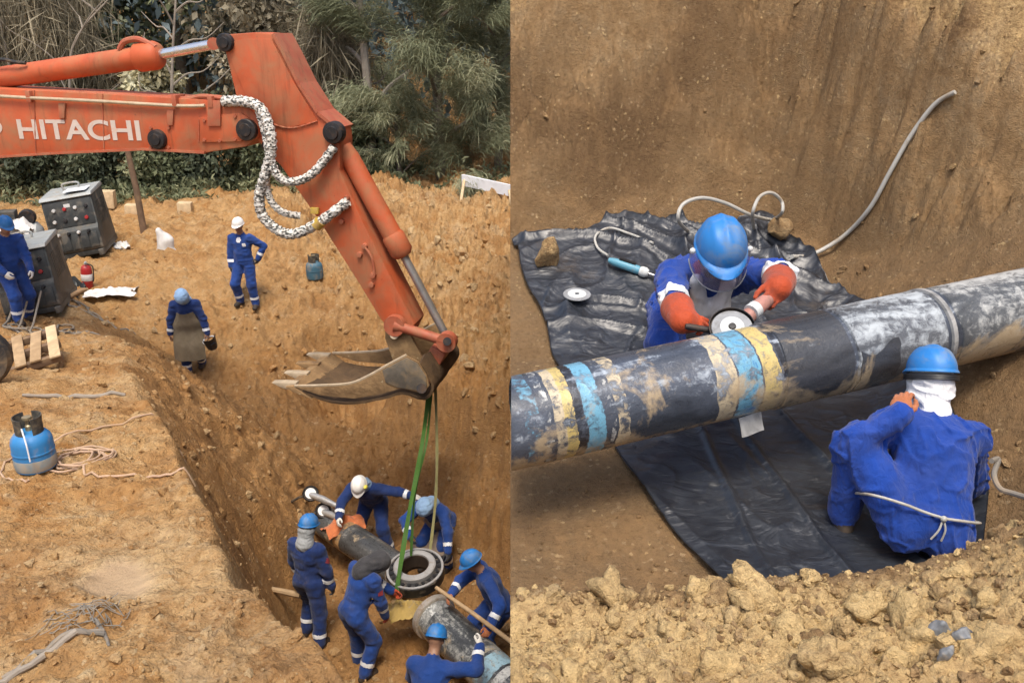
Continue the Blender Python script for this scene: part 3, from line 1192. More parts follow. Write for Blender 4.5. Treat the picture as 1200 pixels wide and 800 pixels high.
def vnormals(V, F):
    n = np.cross(V[F[:, 2]] - V[F[:, 0]], V[F[:, 3]] - V[F[:, 1]])
    N = np.zeros_like(V)
    for k in range(4):
        np.add.at(N, F[:, k], n)
    return N / (np.linalg.norm(N, axis=1)[:, None] + 1e-12)


# ------------------------------------------------------------------ clothing materials
def cloth_mat(name, base, dirt=(0.20, 0.14, 0.08), dirt_amt=0.25, rough=0.85, weave=420):
    n = NT(name)
    co = n.coord()
    a = n.noise(co, 3.0, 5, 0.6, 0.4)
    col = n.ramp(a, [(0.3, tuple(c * 0.78 for c in base)), (0.7, tuple(min(1, c * 1.25) for c in base))])
    fade = n.ramp(n.noise(co, 5, 5, 0.6, 0.4), [(0.45, 0.0), (0.75, 0.22)])
    col = n.mix(fade, col, tuple(0.65 * c + 0.10 for c in base))
    d = n.ramp(n.noise(co, 5.0, 8, 0.7, 0.4), [(0.72 - 0.35 * dirt_amt, 0.0), (0.92 - 0.2 * dirt_amt, 0.75)])
    col = n.mix(d, col, dirt)
    n.color(col)
    n.set(Roughness=rough)
    n.bsdf.inputs["Specular IOR Level"].default_value = 0.25
    n.bsdf.inputs["Sheen Weight"].default_value = 0.15
    b = n.bump(n.noise(n.mapping(co, (1, 1, 0.55)), 22, 5, 0.6, 1.2), 0.55, 0.02)
    n.normal(n.bump(n.noise(co, weave, 2, 0.5), 0.12, 0.001, prev=b))
    return n.m


M_COVER = cloth_mat("blue_coverall_cloth", (0.012, 0.048, 0.215), dirt_amt=0.32)
M_COVER_D = cloth_mat("navy_coverall_cloth", (0.011, 0.030, 0.125), dirt_amt=0.34)
M_COVER_B = cloth_mat("bright_blue_coverall_cloth", (0.008, 0.046, 0.275), dirt_amt=0.16)
M_BOOT = mat("boot_leather", (0.035, 0.026, 0.02), 0.7, dirt=(0.10, 0.07, 0.045), dirt_amt=0.4, dirt_scale=9)
M_SKIN = mat("skin", (0.30, 0.165, 0.105), 0.5, var=0.12, scale=12, bump=0.05)
M_EYE = mat("eye", (0.02, 0.015, 0.012), 0.2, bump=0)
M_LIPS = mat("lips", (0.24, 0.10, 0.08), 0.5, bump=0)
M_BAND = mat("reflective_tape", (0.74, 0.76, 0.78), 0.35, var=0.08, dirt=(0.45, 0.4, 0.33), dirt_amt=0.2, dirt_scale=8, bump=0.05)
M_HBLUE = mat("blue_helmet_plastic", (0.020, 0.185, 0.52), 0.45, var=0.10, dirt=(0.16, 0.22, 0.30), dirt_amt=0.45, dirt_scale=7, bump=0.03, wear=(0.09, 0.30, 0.62), wear_amt=0.5)
M_HWHITE = mat("white_helmet_plastic", (0.80, 0.79, 0.75), 0.35, var=0.05, dirt=(0.5, 0.42, 0.3), dirt_amt=0.15, dirt_scale=9, bump=0.03)
M_STRAP = mat("helmet_strap", (0.03, 0.03, 0.035), 0.7)
M_DENIM = cloth_mat("pale_blue_hood_cloth", (0.28, 0.44, 0.66), dirt_amt=0.12)
M_GREYC = cloth_mat("grey_scarf_cloth", (0.33, 0.35, 0.36), dirt_amt=0.3)
M_WHITEC = cloth_mat("white_cotton", (0.80, 0.81, 0.81), dirt_amt=0.10, dirt=(0.40, 0.36, 0.30))
M_APRON = cloth_mat("leather_apron", (0.17, 0.135, 0.085), dirt=(0.27, 0.21, 0.13), dirt_amt=0.6, rough=0.75)
M_GAPRON = cloth_mat("grey_apron", (0.22, 0.17, 0.13), dirt_amt=0.5)
M_GORANGE = cloth_mat("orange_glove_leather", (0.40, 0.058, 0.016), dirt=(0.07, 0.03, 0.02), dirt_amt=0.75, rough=0.65)
M_GBROWN = cloth_mat("brown_glove_leather", (0.40, 0.14, 0.06), dirt=(0.12, 0.08, 0.05), dirt_amt=0.5, rough=0.7)
M_GDARK = cloth_mat("dark_glove", (0.045, 0.045, 0.05), dirt_amt=0.35, rough=0.8)
M_GWHITE = cloth_mat("white_glove", (0.66, 0.64, 0.58), dirt_amt=0.4)
M_BLACKPL = mat("black_plastic", (0.018, 0.018, 0.020), 0.45, dirt=(0.2, 0.15, 0.1), dirt_amt=0.2)


def ik(a, c, l1, l2, hint):
    """middle joint of a two-bone limb from a to c; returns (joint, reached end)"""
    a, c, hint = P3(a), P3(c), P3(hint)
    v = c - a
    L = np.linalg.norm(v)
    mx = (l1 + l2) * 0.995
    if L > mx:
        v = v * (mx / L)
        c = a + v
        L = mx
    L = max(L, abs(l1 - l2) * 1.05 + 0.02)
    u = v / np.linalg.norm(v)
    x = (l1 * l1 - l2 * l2 + L * L) / (2 * L)
    h = math.sqrt(max(l1 * l1 - x * x, 0))
    w = hint - u * (hint @ u)
    w = w / (np.linalg.norm(w) + 1e-9)
    return a + u * x + w * h, c


def frame(y, z):
    y = P3(y) / np.linalg.norm(y)
    z = P3(z) - y * (P3(z) @ y)
    if np.linalg.norm(z) < 1e-4:
        z = np.cross(y, [1, 0, 0])
    z = z / np.linalg.norm(z)
    return np.stack([np.cross(y, z), y, z], 1)       # columns X, Y, Z


def hand_sdf(w, fwd, back, side, curl=0.6, fat=1.0, gaunt=0.0, spread=1.0, elbow=None):
    """five-fingered hand at wrist w; fwd = finger direction, back = back of the hand, side = +1 thumb on local +X"""
    M = frame(fwd, back)
    w = P3(w)
    T = lambda p: w + M @ P3(p)
    s = SDF()
    f = fat
    s.ell(T((0, 0.048, 0)), (0.043 * f, 0.052, 0.019 * f), M, 0, 0.012)
    s.cone(T((0, -0.02, 0)), T((0, 0.03, 0)), 0.030 * f, 0.028 * f, 0, 0.02)
    for i, (x, l) in enumerate(((0.031, 0.070), (0.0105, 0.080), (-0.010, 0.074), (-0.029, 0.058))):
        x *= side
        p = np.array([x, 0.090 - 0.004 * abs(i - 1), 0.002])
        a = 0.10 * (i + 1) * 0.4
        dx = 0.10 * x / 0.03 * spread
        r = (0.0098 - 0.0006 * (i == 3)) * f
        for j, fr in enumerate((0.44, 0.32, 0.24)):
            a += curl * (0.55, 0.8, 0.6)[j] + 0.04 * i
            q = p + np.array([dx * l * fr * math.cos(min(a, 1.4)), l * fr * math.cos(a), -l * fr * math.sin(a)])
            s.cone(T(p), T(q), r * (1 - 0.08 * j), r * (0.92 - 0.08 * j), 0, 0.004)
            p = q
    p0 = np.array([0.026 * side, 0.018, -0.004])
    p1 = p0 + np.array([0.026 * side, 0.030, -0.014 - 0.012 * curl])
    p2 = p1 + np.array([0.010 * side * (1 - curl), 0.028, -0.012 - 0.010 * curl])
    p3 = p2 + np.array([-0.006 * side * curl, 0.022, -0.008 * curl])
    s.cone(T(p0), T(p1), 0.0165 * f, 0.0125 * f, 0, 0.012)
    s.cone(T(p1), T(p2), 0.0118 * f, 0.0108 * f, 0, 0.005)
    s.cone(T(p2), T(p3), 0.0108 * f, 0.0092 * f, 0, 0.005)
    if gaunt > 0:
        g = P3(elbow) - w
        g = g / np.linalg.norm(g)
        s.cone(w + g * gaunt, w - g * 0.01, 0.082, 0.064, 0, 0.02)
        s.cone(w, w - g * 0.03, 0.054, 0.040, 0, 0.02)
    return s


def rot_ypr(yaw, pitch, roll):
    """columns X right, Y forward, Z up; pitch > 0 looks down, yaw > 0 turns left, roll > 0 tips to the right"""
    return np.array((Matrix.Rotation(R(yaw), 3, 'Z') @ Matrix.Rotation(R(-pitch), 3, 'X') @ Matrix.Rotation(R(roll), 3, 'Y')))


def helmet(parent, c, M, material, s=1.0, strap=True, ridge=True):
    """safety helmet: shell with crown ridges, brim with a peak, headband below"""
    c = P3(c)
    nu, nv = 40, 14
    def shell(off, lo=0.0):
        G = []
        for j in range(nv + 1):
            t = lo + (math.pi / 2 - lo) * j / nv
            row = []
            for i in range(nu):
                a = 2 * math.pi * i / nu
                ct = math.cos(t) ** 0.86 if math.cos(t) > 0 else 0
                x, y, z = 0.112 * ct * math.sin(a), 0.138 * ct * math.cos(a), 0.128 * math.sin(t) ** 0.95
                if ridge:
                    bumpz = 0.0075 * math.exp(-(x / 0.014) ** 2) * max(0, math.sin(t)) + 0.005 * (math.exp(-((abs(x) - 0.052) / 0.010) ** 2)) * max(0, math.sin(t)) * (1 if y < 0.08 else 0.4)
                else:
                    bumpz = 0
                k = 1 + off / 0.12 + bumpz / 0.12
                row.append(Vector(c + M @ (np.array([x * k, y * k, z * k]) * s)))
            G.append(row)
        return G
    G = shell(0)
    mb = MB()
    V = [[mb.b.verts.new(p) for p in row] for row in G]
    for j in range(nv):
        for i in range(nu):
            i2 = (i + 1) % nu
            if j == nv - 1:
                pass
            mb.b.faces.new((V[j][i], V[j][i2], V[j + 1][i2], V[j + 1][i]))
    bmesh.ops.remove_doubles(mb.b, verts=mb.b.verts, dist=0.0008)
    # inner skin so the helmet is a hollow shell
    I = [[mb.b.verts.new(Vector(c + (np.array(p) - c) * 0.965)) for p in row] for row in shell(0)[:6]]
    for j in range(5):
        for i in range(nu):
            i2 = (i + 1) % nu
            mb.b.faces.new((I[j][i2], I[j][i], I[j + 1][i], I[j + 1][i2]))
    h = mb.build("helmet", material, parent, smooth=60)
    mb = MB()
    rows = []
    for k, (rr, zz) in enumerate(((0.965, 0.006), (1.0, 0.008), (1.035, 0.002), (1.06, -0.003), (1.06, -0.008), (1.03, -0.004), (0.965, -0.001))):
        row = []
        for i in range(nu):
            a = 2 * math.pi * i / nu
            fr = max(0, math.cos(a)) ** 2.2
            ext = (rr - 1.0) / 0.06 if rr > 1 else 0
            x, y = 0.112 * rr * math.sin(a), 0.138 * rr * math.cos(a)
            y += 0.040 * fr * max(ext, 0)
            z = zz - 0.014 * fr * max(ext, 0)
            row.append(Vector(c + M @ (np.array([x, y, z]) * s)))
        rows.append(row)
    V = [[mb.b.verts.new(p) for p in row] for row in rows]
    for j in range(len(V)):
        for i in range(nu):
            mb.b.faces.new((V[j][i], V[j][(i + 1) % nu], V[(j + 1) % len(V)][(i + 1) % nu], V[(j + 1) % len(V)][i]))
    mb.build("brim", material, h, smooth=60)
    if strap:
        mb = MB()
        pts = [Vector(c + M @ (np.array([0.106 * math.sin(a), 0.126 * math.cos(a), -0.020]) * s)) for a in np.linspace(0, 2 * math.pi, 24, endpoint=False)]
        mb.tube(pts, 0.006, 6, closed=True)
        mb.build("headband", M_STRAP, h)
    return h


def band(parent, V, F, N, a, b, f0, f1, rmax, material, off=0.006, name="reflective_band"):
    """strip of tape lying on the cloth between two fractions of the bone a-b"""
    a, b = P3(a), P3(b)
    ab = b - a
    L = np.linalg.norm(ab)
    u = ab / L
    t = ((V - a) @ u) / L
    r = np.linalg.norm(V - a - (t * L)[:, None] * u, axis=1)
    c = t[F].mean(1)
    sel = (c > f0) & (c < f1) & (r[F].max(1) < rmax)
    if sel.sum() < 6:
        return None
    f = F[sel]
    ids = np.unique(f)
    mp = np.full(len(V), -1)
    mp[ids] = np.arange(len(ids))
    v = V[ids].copy()
    tt = t[ids]
    v += u * ((np.clip(tt, f0, f1) - tt) * L)[:, None]
    v = v + N[ids] * off
    me = np_mesh(name, v, mp[f])
    return link(name, me, material, parent)


def patch(parent, V, F, N, c, d, r, material, name, ry=None, off=0.005):
    """small piece of cloth lying on the coverall round point c, on the side facing d"""
    c, d = P3(c), P3(d) / np.linalg.norm(d)
    q = V[F].mean(1) - c
    q = q - (q @ d)[:, None] * d if False else q
    dist = np.linalg.norm(q - (q @ d)[:, None] * d, axis=1)
    fn = N[F].mean(1)
    sel = (dist < r) & (fn @ d > 0.2) & (np.abs(q @ d) < 0.2)
    if sel.sum() < 3:
        return None
    f = F[sel]
    ids = np.unique(f)
    mp = np.full(len(V), -1)
    mp[ids] = np.arange(len(ids))
    return link(name, np_mesh(name, V[ids] + N[ids] * off, mp[f]), material, parent)


def person(label, pos, rz, pelvis=(0, 0, 0.93), lean=5, sidelean=0, twist=0, head=(0, 10, 0), hands=None, feet=((-0.12, 0.0), (0.12, 0.02)),
           elbow=((-1, -0.6, -0.3), (1, -0.6, -0.3)), knee=((-0.15, 1, 0), (0.15, 1, 0)), toes=(0, 0), cover=None, vox=0.016, hat="blue",
           glove=M_GDARK, curl=(0.6, 0.6), ground=None, bands=True, hood=None, apron=None, armband=0.62, legband=True, size=0.92, handdir=(None, None),
           gaunt=0.0, group=None, hat_scale=1.0, handback=(None, None), bulk=1.12, seed=0, feetz=None, ankle_lift=(0, 0), neck_len=0.11):
    cover = cover or M_COVER
    root = empty("person", pos, rz)
    root.scale = (size, size, size)
    tag(root, label, "person", group)
    pel = P3(pelvis)
    Ms = rot_ypr(twist * 0.5, lean, sidelean)
    Mc = rot_ypr(twist, lean * 1.08, sidelean)
    up, fw, rt = Ms[:, 2], Ms[:, 1], Ms[:, 0]
    chest = pel + up * 0.30
    neck = chest + Mc[:, 2] * 0.23
    Mh = rot_ypr(*head)
    hc = neck + 0.5 * neck_len * Mc[:, 2] + 0.5 * neck_len * Mh[:, 2] + Mh[:, 2] * 0.09 + Mh[:, 1] * 0.025
    sh = [chest + Mc @ P3((sx * 0.185, 0.0, 0.165)) for sx in (-1, 1)]
    hp = [pel + Ms @ P3((sx * 0.095, 0, -0.04)) for sx in (-1, 1)]
    zf = [0, 0] if feetz is None else list(feetz)
    c_, s_ = math.cos(rz), math.sin(rz)
    if ground is not None:
        for i in range(2):
            fx, fy = feet[i]
            wx, wy = pos[0] + size * (fx * c_ - fy * s_), pos[1] + size * (fx * s_ + fy * c_)
            zf[i] = (float(ground(wx, wy)) - pos[2]) / size - 0.012
    ank = [P3((feet[i][0], feet[i][1], zf[i] + 0.10 + ankle_lift[i])) for i in range(2)]
    hands = hands or ((-0.30, 0.12, 0.72), (0.30, 0.12, 0.72))
    el, wr, kn = [None] * 2, [None] * 2, [None] * 2
    for i in range(2):
        el[i], wr[i] = ik(sh[i], hands[i], 0.30, 0.265, elbow[i])
        kn[i], ank[i] = ik(hp[i], ank[i], 0.435, 0.425, knee[i])
    S = SDF()
    # coverall = 0, skin = 1, boots = 2, lips = 3, eyes = 4
    S.ell(pel + up * 0.02, (0.168 * bulk, 0.130 * bulk, 0.135), Ms, 0, 0.05)
    S.ell(pel + up * 0.17 + fw * 0.015, (0.163 * bulk, 0.125 * bulk, 0.17), Ms, 0, 0.06)
    S.ell(chest + Mc[:, 2] * 0.06 + Mc[:, 1] * 0.0, (0.180 * bulk, 0.130 * bulk, 0.19), Mc, 0, 0.06)
    S.cone(sh[0], sh[1], 0.072, 0.072, 0, 0.06)
    S.cone(neck - Mc[:, 2] * 0.05, neck + Mc[:, 2] * 0.015 , 0.085, 0.070, 0, 0.03)      # collar
    for i in range(2):
        S.cone(sh[i], el[i], 0.076 * bulk, 0.062 * bulk, 0, 0.04)
        S.cone(el[i], wr[i], 0.062 * bulk, 0.049 * bulk, 0, 0.03)
        S.cone(hp[i], kn[i], 0.108 * bulk, 0.082 * bulk, 0, 0.045)
        lowk = kn[i] + (ank[i] - kn[i]) * 0.92
        S.cone(kn[i], lowk, 0.082 * bulk, 0.072 * bulk, 0, 0.03)
        a = R(toes[i])
        tf = P3((math.sin(-a), math.cos(a), 0))
        shin = (ank[i] - kn[i]) / np.linalg.norm(ank[i] - kn[i])
        if abs(shin[2]) < 0.5:           # kneeling: the foot points on along the shin, sole back
            tf = shin * 0.55 + P3((0, 0, -0.83))
            ua = -shin
        else:
            ua = P3((0, 0, 1))
        S.cone(ank[i] + (kn[i] - ank[i]) * 0.22, ank[i], 0.055, 0.050, 2, 0.012)
        S.cone(ank[i] - ua * 0.055 - tf * 0.045, ank[i] - ua * 0.05 + tf * 0.155, 0.046, 0.044, 2, 0.03)
        S.cone(ank[i], ank[i] - ua * 0.045 + tf * 0.12, 0.048, 0.040, 2, 0.03)
        if glove is None:
            S.cone(wr[i] - (wr[i] - el[i]) * 0.08, wr[i] + (wr[i] - el[i]) * 0.02, 0.032, 0.030, 1, 0.008)
    S.cone(neck, hc - Mh[:, 2] * 0.04, 0.060, 0.058, 1, 0.02)
    H = lambda p: hc + Mh @ P3(p)
    S.ell(H((0, -0.005, 0.025)), (0.078, 0.098, 0.095), Mh, 1, 0.03)
    S.ell(H((0, 0.028, -0.045)), (0.058, 0.066, 0.072), Mh, 1, 0.03)
    S.cone(H((0, 0.090, 0.010)), H((0, 0.108, -0.020)), 0.012, 0.017, 1, 0.012)
    S.cone(H((-0.045, 0.075, 0.032)), H((0.045, 0.075, 0.032)), 0.016, 0.016, 1, 0.012)
    for sx in (-1, 1):
        S.ell(H((sx * 0.080, -0.005, -0.005)), (0.012, 0.022, 0.034), Mh, 1, 0.006)
        S.ell(H((sx * 0.031, 0.085, 0.014)), (0.014, 0.010, 0.008), Mh, 4, 0.003)
    S.ell(H((0, 0.093, -0.052)), (0.025, 0.010, 0.008), Mh, 3, 0.004)
    A = 0.010 if vox > 0.012 else 0.0065
    # creases gather at the joints: elbows, knees, crotch and waist
    J = el + kn + [pel, chest - up * 0.12] + hp + sh

    def wrinkle(X):
        k = np.zeros(len(X))
        for j in J:
            k = np.maximum(k, np.exp(-((X - j) ** 2).sum(1) / 0.022))
        w = noise3(X[:, 0] * 9 + seed, X[:, 1] * 9, X[:, 2] * 15 + seed * 2)
        w = 1 - 2.2 * np.abs(w)
        w2 = noise3(X[:, 0] * 21 + seed, X[:, 1] * 21, X[:, 2] * 30)
        if vox < 0.012:            # close figures: long drag folds between shoulder blades and waist, small pleats
            w3 = noise3(X[:, 0] * 16 + 3 * X[:, 2], X[:, 1] * 10, X[:, 2] * 4 + seed)
            w4 = noise3(X[:, 0] * 34, X[:, 1] * 34 + seed, X[:, 2] * 18)
            sharp = lambda q, m: np.maximum(1 - m * np.abs(q), 0) ** 1.4
            w5 = noise3(X[:, 0] * 7 - 4 * X[:, 2], X[:, 1] * 7, X[:, 2] * 9 + 5)
            w = w * 0.35 + 2.6 * sharp(w3, 3.2) + 1.9 * sharp(w5, 3.6) + 0.8 * sharp(w4, 3.0) - 0.7
            w2 = w2 * 0.3
        hd = np.exp(-(((X - hc) ** 2).sum(1) / 0.020) ** 2)
        ft = np.zeros(len(X))
        for i in range(2):
            ft = np.maximum(ft, np.exp(-(((X - ank[i] + P3((0, 0, 0.04))) ** 2).sum(1) / 0.022) ** 2))
        return -(A * (0.45 + 0.9 * k) * w + 0.35 * A * w2) * (1 - np.clip(hd + ft, 0, 1))
    V, F = S.mesh(vox, wrinkle)
    G = S.group_of(V[F].mean(1))
    N = vnormals(V, F)
    Vb, Fb, Gb = V, F, G
    if glove is None:
        for i in range(2):
            fwd = (wr[i] - el[i]) if handdir[i] is None else P3(handdir[i])
            bk = handback[i] if handback[i] is not None else ((-0.9, 0.2, 0.3) if i == 0 else (0.9, 0.2, 0.3))
            v, f = hand_sdf(wr[i], fwd, bk, 1 if i == 0 else -1, curl[i]).mesh(max(0.004, vox * 0.36))
            Fb = np.concatenate([Fb, f + len(Vb)])
            Vb = np.concatenate([Vb, v])
            Gb = np.concatenate([Gb, np.ones(len(f), int)])
    me = np_mesh("body", Vb, Fb, mat_idx=Gb)
    link("body", me, [cover, M_SKIN, M_BOOT, M_LIPS, M_EYE], root)
    if glove is not None:
        for i in range(2):
            fwd = (wr[i] - el[i]) if handdir[i] is None else P3(handdir[i])
            bk = handback[i] if handback[i] is not None else ((-0.9, 0.2, 0.3) if i == 0 else (0.9, 0.2, 0.3))
            v, f = hand_sdf(wr[i], fwd, bk, 1 if i == 0 else -1, curl[i], 1.18, gaunt, 1.0, el[i]).mesh(max(0.004, vox * 0.36))
            link("glove", np_mesh("glove", v, f), glove, root)
    if bands:
        for i in range(2):
            if armband:
                band(root, V, F, N, el[i], wr[i], armband - 0.11, armband + 0.11, 0.10, M_BAND)
            if legband:
                band(root, V, F, N, kn[i], ank[i], 0.60, 0.73, 0.13, M_BAND)
    hm = {"blue": M_HBLUE, "white": M_HWHITE}.get(hat)
    hel = None
    if hm is not None:
        hel = helmet(root, H((0, 0, 0.045)), Mh, hm, hat_scale)
    if hood is not None:
        style, m = hood
        T = SDF()
        if style == "full":          # welder's cloth hood over the whole head and shoulders
            T.ell(H((0, 0.0, 0.035)), (0.118, 0.138, 0.125), Mh, 0, 0.03)
            T.ell(H((0, -0.02, -0.06)), (0.112, 0.118, 0.12), Mh, 0, 0.05)
            T.cone(neck + Mc[:, 2] * 0.02 - Mc[:, 1] * 0.03, neck - Mc[:, 2] * 0.03 - Mc[:, 1] * 0.05, 0.115, 0.125, 0, 0.06)
        elif style == "neck":        # cloth flap hanging from the helmet over nape and ears
            T.ell(H((0, -0.020, -0.015)), (0.100, 0.112, 0.075), Mh, 0, 0.03)
            T.cone(H((0, -0.03, -0.06)), neck + Mc[:, 2] * 0.00 - Mc[:, 1] * 0.03, 0.088, 0.112, 0, 0.05)
        elif style == "wrap":        # cloth wound round head, face and neck
            T.ell(H((0, 0.0, -0.010)), (0.100, 0.122, 0.085), Mh, 0, 0.03)
            T.ell(H((0, 0.01, -0.075)), (0.104, 0.112, 0.070), Mh, 0, 0.03)
            T.cone(H((0, -0.015, -0.10)), neck - Mc[:, 2] * 0.005, 0.080, 0.088, 0, 0.03)
        fa = 0.007 if style != "wrap" else 0.011
        dz = lambda X: -fa * (1 - 2 * np.abs(noise3(X[:, 0] * 9 + seed + X[:, 2] * 10, X[:, 1] * 9, X[:, 2] * 30)))
        v, f = T.mesh(max(0.007, vox * 0.7), dz)
        # drop faces well in front of the eyes so the face opening stays open
        if style == "neck":
            q = (v[f].mean(1) - hc) @ Mh
            keep = ~((q[:, 1] > 0.045) & (np.abs(q[:, 0]) < 0.078) & (q[:, 2] > -0.115))
            f = f[keep]
        link("hood", np_mesh("hood", v, f), m, root)
    if apron is not None:
        top, bot, wid, m = apron
        mb = MB()
        rows = []
        a0 = chest + Mc[:, 1] * 0.175 + Mc[:, 2] * top
        mid = pel + fw * 0.215 - up * 0.02
        kz = 0.5 * (kn[0] + kn[1]) + P3((0, 0.14, 0.05))
        low = P3((0.5 * (ank[0][0] + ank[1][0]), max(kz[1], kn[0][1] + 0.14, kn[1][1] + 0.14, mid[1]) - 0.0, bot))
        keys = [a0, 0.5 * (a0 + mid) + fw * 0.015, mid, 0.5 * (mid + low) + P3((0, 0.03, 0)), low]
        pts = spline(keys, 6)
        nU = 15
        for i, p in enumerate(pts):
            t = i / (len(pts) - 1)
            w = wid * (0.62 + 0.40 * sstep(0.08, 0.4, t) + 0.05 * t)
            row = []
            for j in range(nU):
                u = 2 * j / (nU - 1) - 1
                fold = 0.016 * math.sin(u * 7 + 2.2 * t + seed) * (0.25 + t) + 0.012 * float(noise2(u * 2.0, t * 5, 9 + seed))
                drop = -0.10 * u * u * (1 - 0.35 * t)
                row.append(p + Vector(rt * (w * u)) + Vector(fw) * (fold + drop) + Vector((0, 0, 0.012 * float(noise2(u * 3, 2.2, 3)) * (t > 0.95))))
            rows.append(row)
        mb.sheet(rows, 0.008)
        mb.build("apron", m, root)
    info = dict(root=root, hc=hc, Mh=Mh, neck=neck, Mc=Mc, chest=chest, wr=wr, el=el, sh=sh, pel=pel, Ms=Ms, V=V, F=F, N=N, helmet=hel, H=H)
    return info
# ------------------------------------------------------------------ the crew
def lc(pos, rz, w, s=0.92):
    """world point -> coordinates of a person standing at pos, turned by rz"""
    d = Vector(w) - Vector(pos)
    c, sn = math.cos(-rz), math.sin(-rz)
    return ((d.x * c - d.y * sn) / s, (d.x * sn + d.y * c) / s, d.z / s)


def foot_at(x, y):
    return (x, y, float(hL(x, y)) - 0.01)


CREW = {}
GRP = "workers in blue coveralls"

# standing on the flat beyond the trench
p = foot_at(-4.74, 14.75)
CREW["watcher"] = person("standing worker in white helmet and blue coverall, hand on hip", p, R(172), lean=1, head=(0, 12, 0),
                         hands=((-0.30, -0.03, 0.98), (0.25, 0.10, 0.74)), elbow=((-1, -0.5, 0.1), (1, -0.4, 0)), feet=((-0.17, 0.02), (0.13, 0.06)), toes=(12, -12), cover=M_COVER, hat="white",
                         ground=hL, group=GRP, seed=1, armband=0.60, size=0.89)
# apron man coming down the ramp
p = foot_at(-5.22, 13.15)
CREW["apron"] = person("worker in long leather apron and pale blue hood walking down the slope", p, R(186), lean=17, head=(5, 48, 0),
                       hands=((-0.38, 0.22, 0.72), (0.36, 0.12, 0.70)), feet=((-0.11, -0.10), (0.10, 0.14)), cover=M_COVER_D, hat=None, glove=None,
                       hood=("full", M_DENIM), apron=(0.07, 0.34, 0.26, M_APRON), ground=hL, group=GRP, seed=2, armband=0.72, size=0.89)
# at the left edge by the welding machines
p = foot_at(-7.40, 12.25)
CREW["edge"] = person("worker in blue helmet standing beside the nearer welding machine at the edge of the picture", p, R(-128), lean=4, head=(0, 22, 0),
                      hands=((-0.16, 0.34, 0.92), (0.22, 0.30, 0.95)), feet=((-0.13, -0.05), (0.13, 0.22)), cover=M_COVER, hat="blue", glove=M_GWHITE,
                      ground=hL, group=GRP, seed=3, armband=None)
# trench crew round the flange
p = foot_at(-1.93, 10.25)
rz = R(166)
CREW["whitehat"] = person("worker in white helmet bending over the far pipe end with his legs apart", p, rz, pelvis=(0.02, -0.18, 0.85), lean=40, twist=4, head=(6, 50, 0),
                          hands=(lc(p, rz, at(505, 585, 11.3)), lc(p, rz, at(397, 607, 11.2))), elbow=((-1, -0.4, 0.1), (1, -0.5, 0.1)),
                          feet=((-0.28, -0.02), (0.22, 0.06)), cover=M_COVER_D, hat="white", glove=M_GWHITE, hood=("neck", M_DENIM), ground=hL, group=GRP, seed=4)
p = foot_at(-0.98, 9.92)
rz = R(158)
CREW["hooded"] = person("worker in pale blue hood and grey apron stooping behind the hanging flange", p, rz, pelvis=(0, -0.16, 0.78), lean=44, head=(8, 52, 0),
                        hands=(lc(p, rz, at(528, 668, 10.95)), lc(p, rz, at(480, 628, 11.0))), elbow=((-1, -0.3, 0.2), (1, -0.3, 0.2)),
                        feet=((-0.16, 0.0), (0.2, 0.05)), cover=M_COVER, hat=None, glove=M_GDARK, hood=("full", M_DENIM), apron=(0.02, 0.42, 0.24, M_GAPRON), ground=hL, group=GRP, seed=5)
p = foot_at(-2.37, 8.45)
CREW["back"] = person("worker in blue helmet and grey neck scarf standing with his back turned", p, R(-22), lean=3, head=(-6, 14, 0),
                      hands=((-0.27, 0.16, 0.84), (0.30, 0.10, 0.76)), feet=((-0.14, 0.05), (0.16, -0.10)), cover=M_COVER_D, hat="blue",
                      hood=("neck", M_GREYC), ground=hL, group=GRP, seed=6, armband=0.55)
p = foot_at(-1.70, 7.90)
rz = R(-46)
CREW["stoop"] = person("worker with his masked head bent low beside the flange, bright blue back turned", p, rz, pelvis=(0, -0.06, 0.90), lean=24, head=(-20, 72, 0), neck_len=0.08,
                       hands=(lc(p, rz, at(462, 694, 9.75)), (0.20, 0.30, 0.62)), elbow=((-1, -0.2, -0.3), (1, -0.6, 0.1)),
                       feet=((-0.14, 0.05), (0.18, -0.08)), cover=M_COVER, hat=None, glove=M_GORANGE, hood=("full", M_GDARK), ground=hL, group=GRP, seed=7, armband=0.45)
p = foot_at(-0.79, 6.54)
rz = R(-12)
CREW["near"] = person("white-gloved worker in blue helmet seen from behind, nearest man in the trench", p, rz, pelvis=(0, -0.10, 0.86), lean=32, head=(0, 38, 0),
                      hands=((-0.28, 0.42, 0.70), lc(p, rz, at(562, 757, 8.35))), elbow=((-1, -0.5, -0.1), (1, -0.6, -0.1)),
                      feet=((-0.18, 0.08), (0.2, -0.02)), cover=M_COVER, hat="blue", glove=M_GWHITE, ground=hL, group=GRP, seed=8)
p = foot_at(-0.22, 8.15)
rz = R(112)
CREW["pole"] = person("worker in blue helmet leaning over the near pipe and holding a wooden pole", p, rz, pelvis=(0, -0.12, 0.86), lean=24, head=(-10, 30, 0),
                      hands=(lc(p, rz, at(574, 734, 9.2)), lc(p, rz, at(528, 697, 9.55))), elbow=((-1, -0.4, -0.2), (1, -0.4, -0.2)),
                      feet=((-0.16, 0.0), (0.16, 0.08)), cover=M_COVER, hat="blue", glove=M_GBROWN, ground=hL, group=GRP, seed=9, armband=0.5)

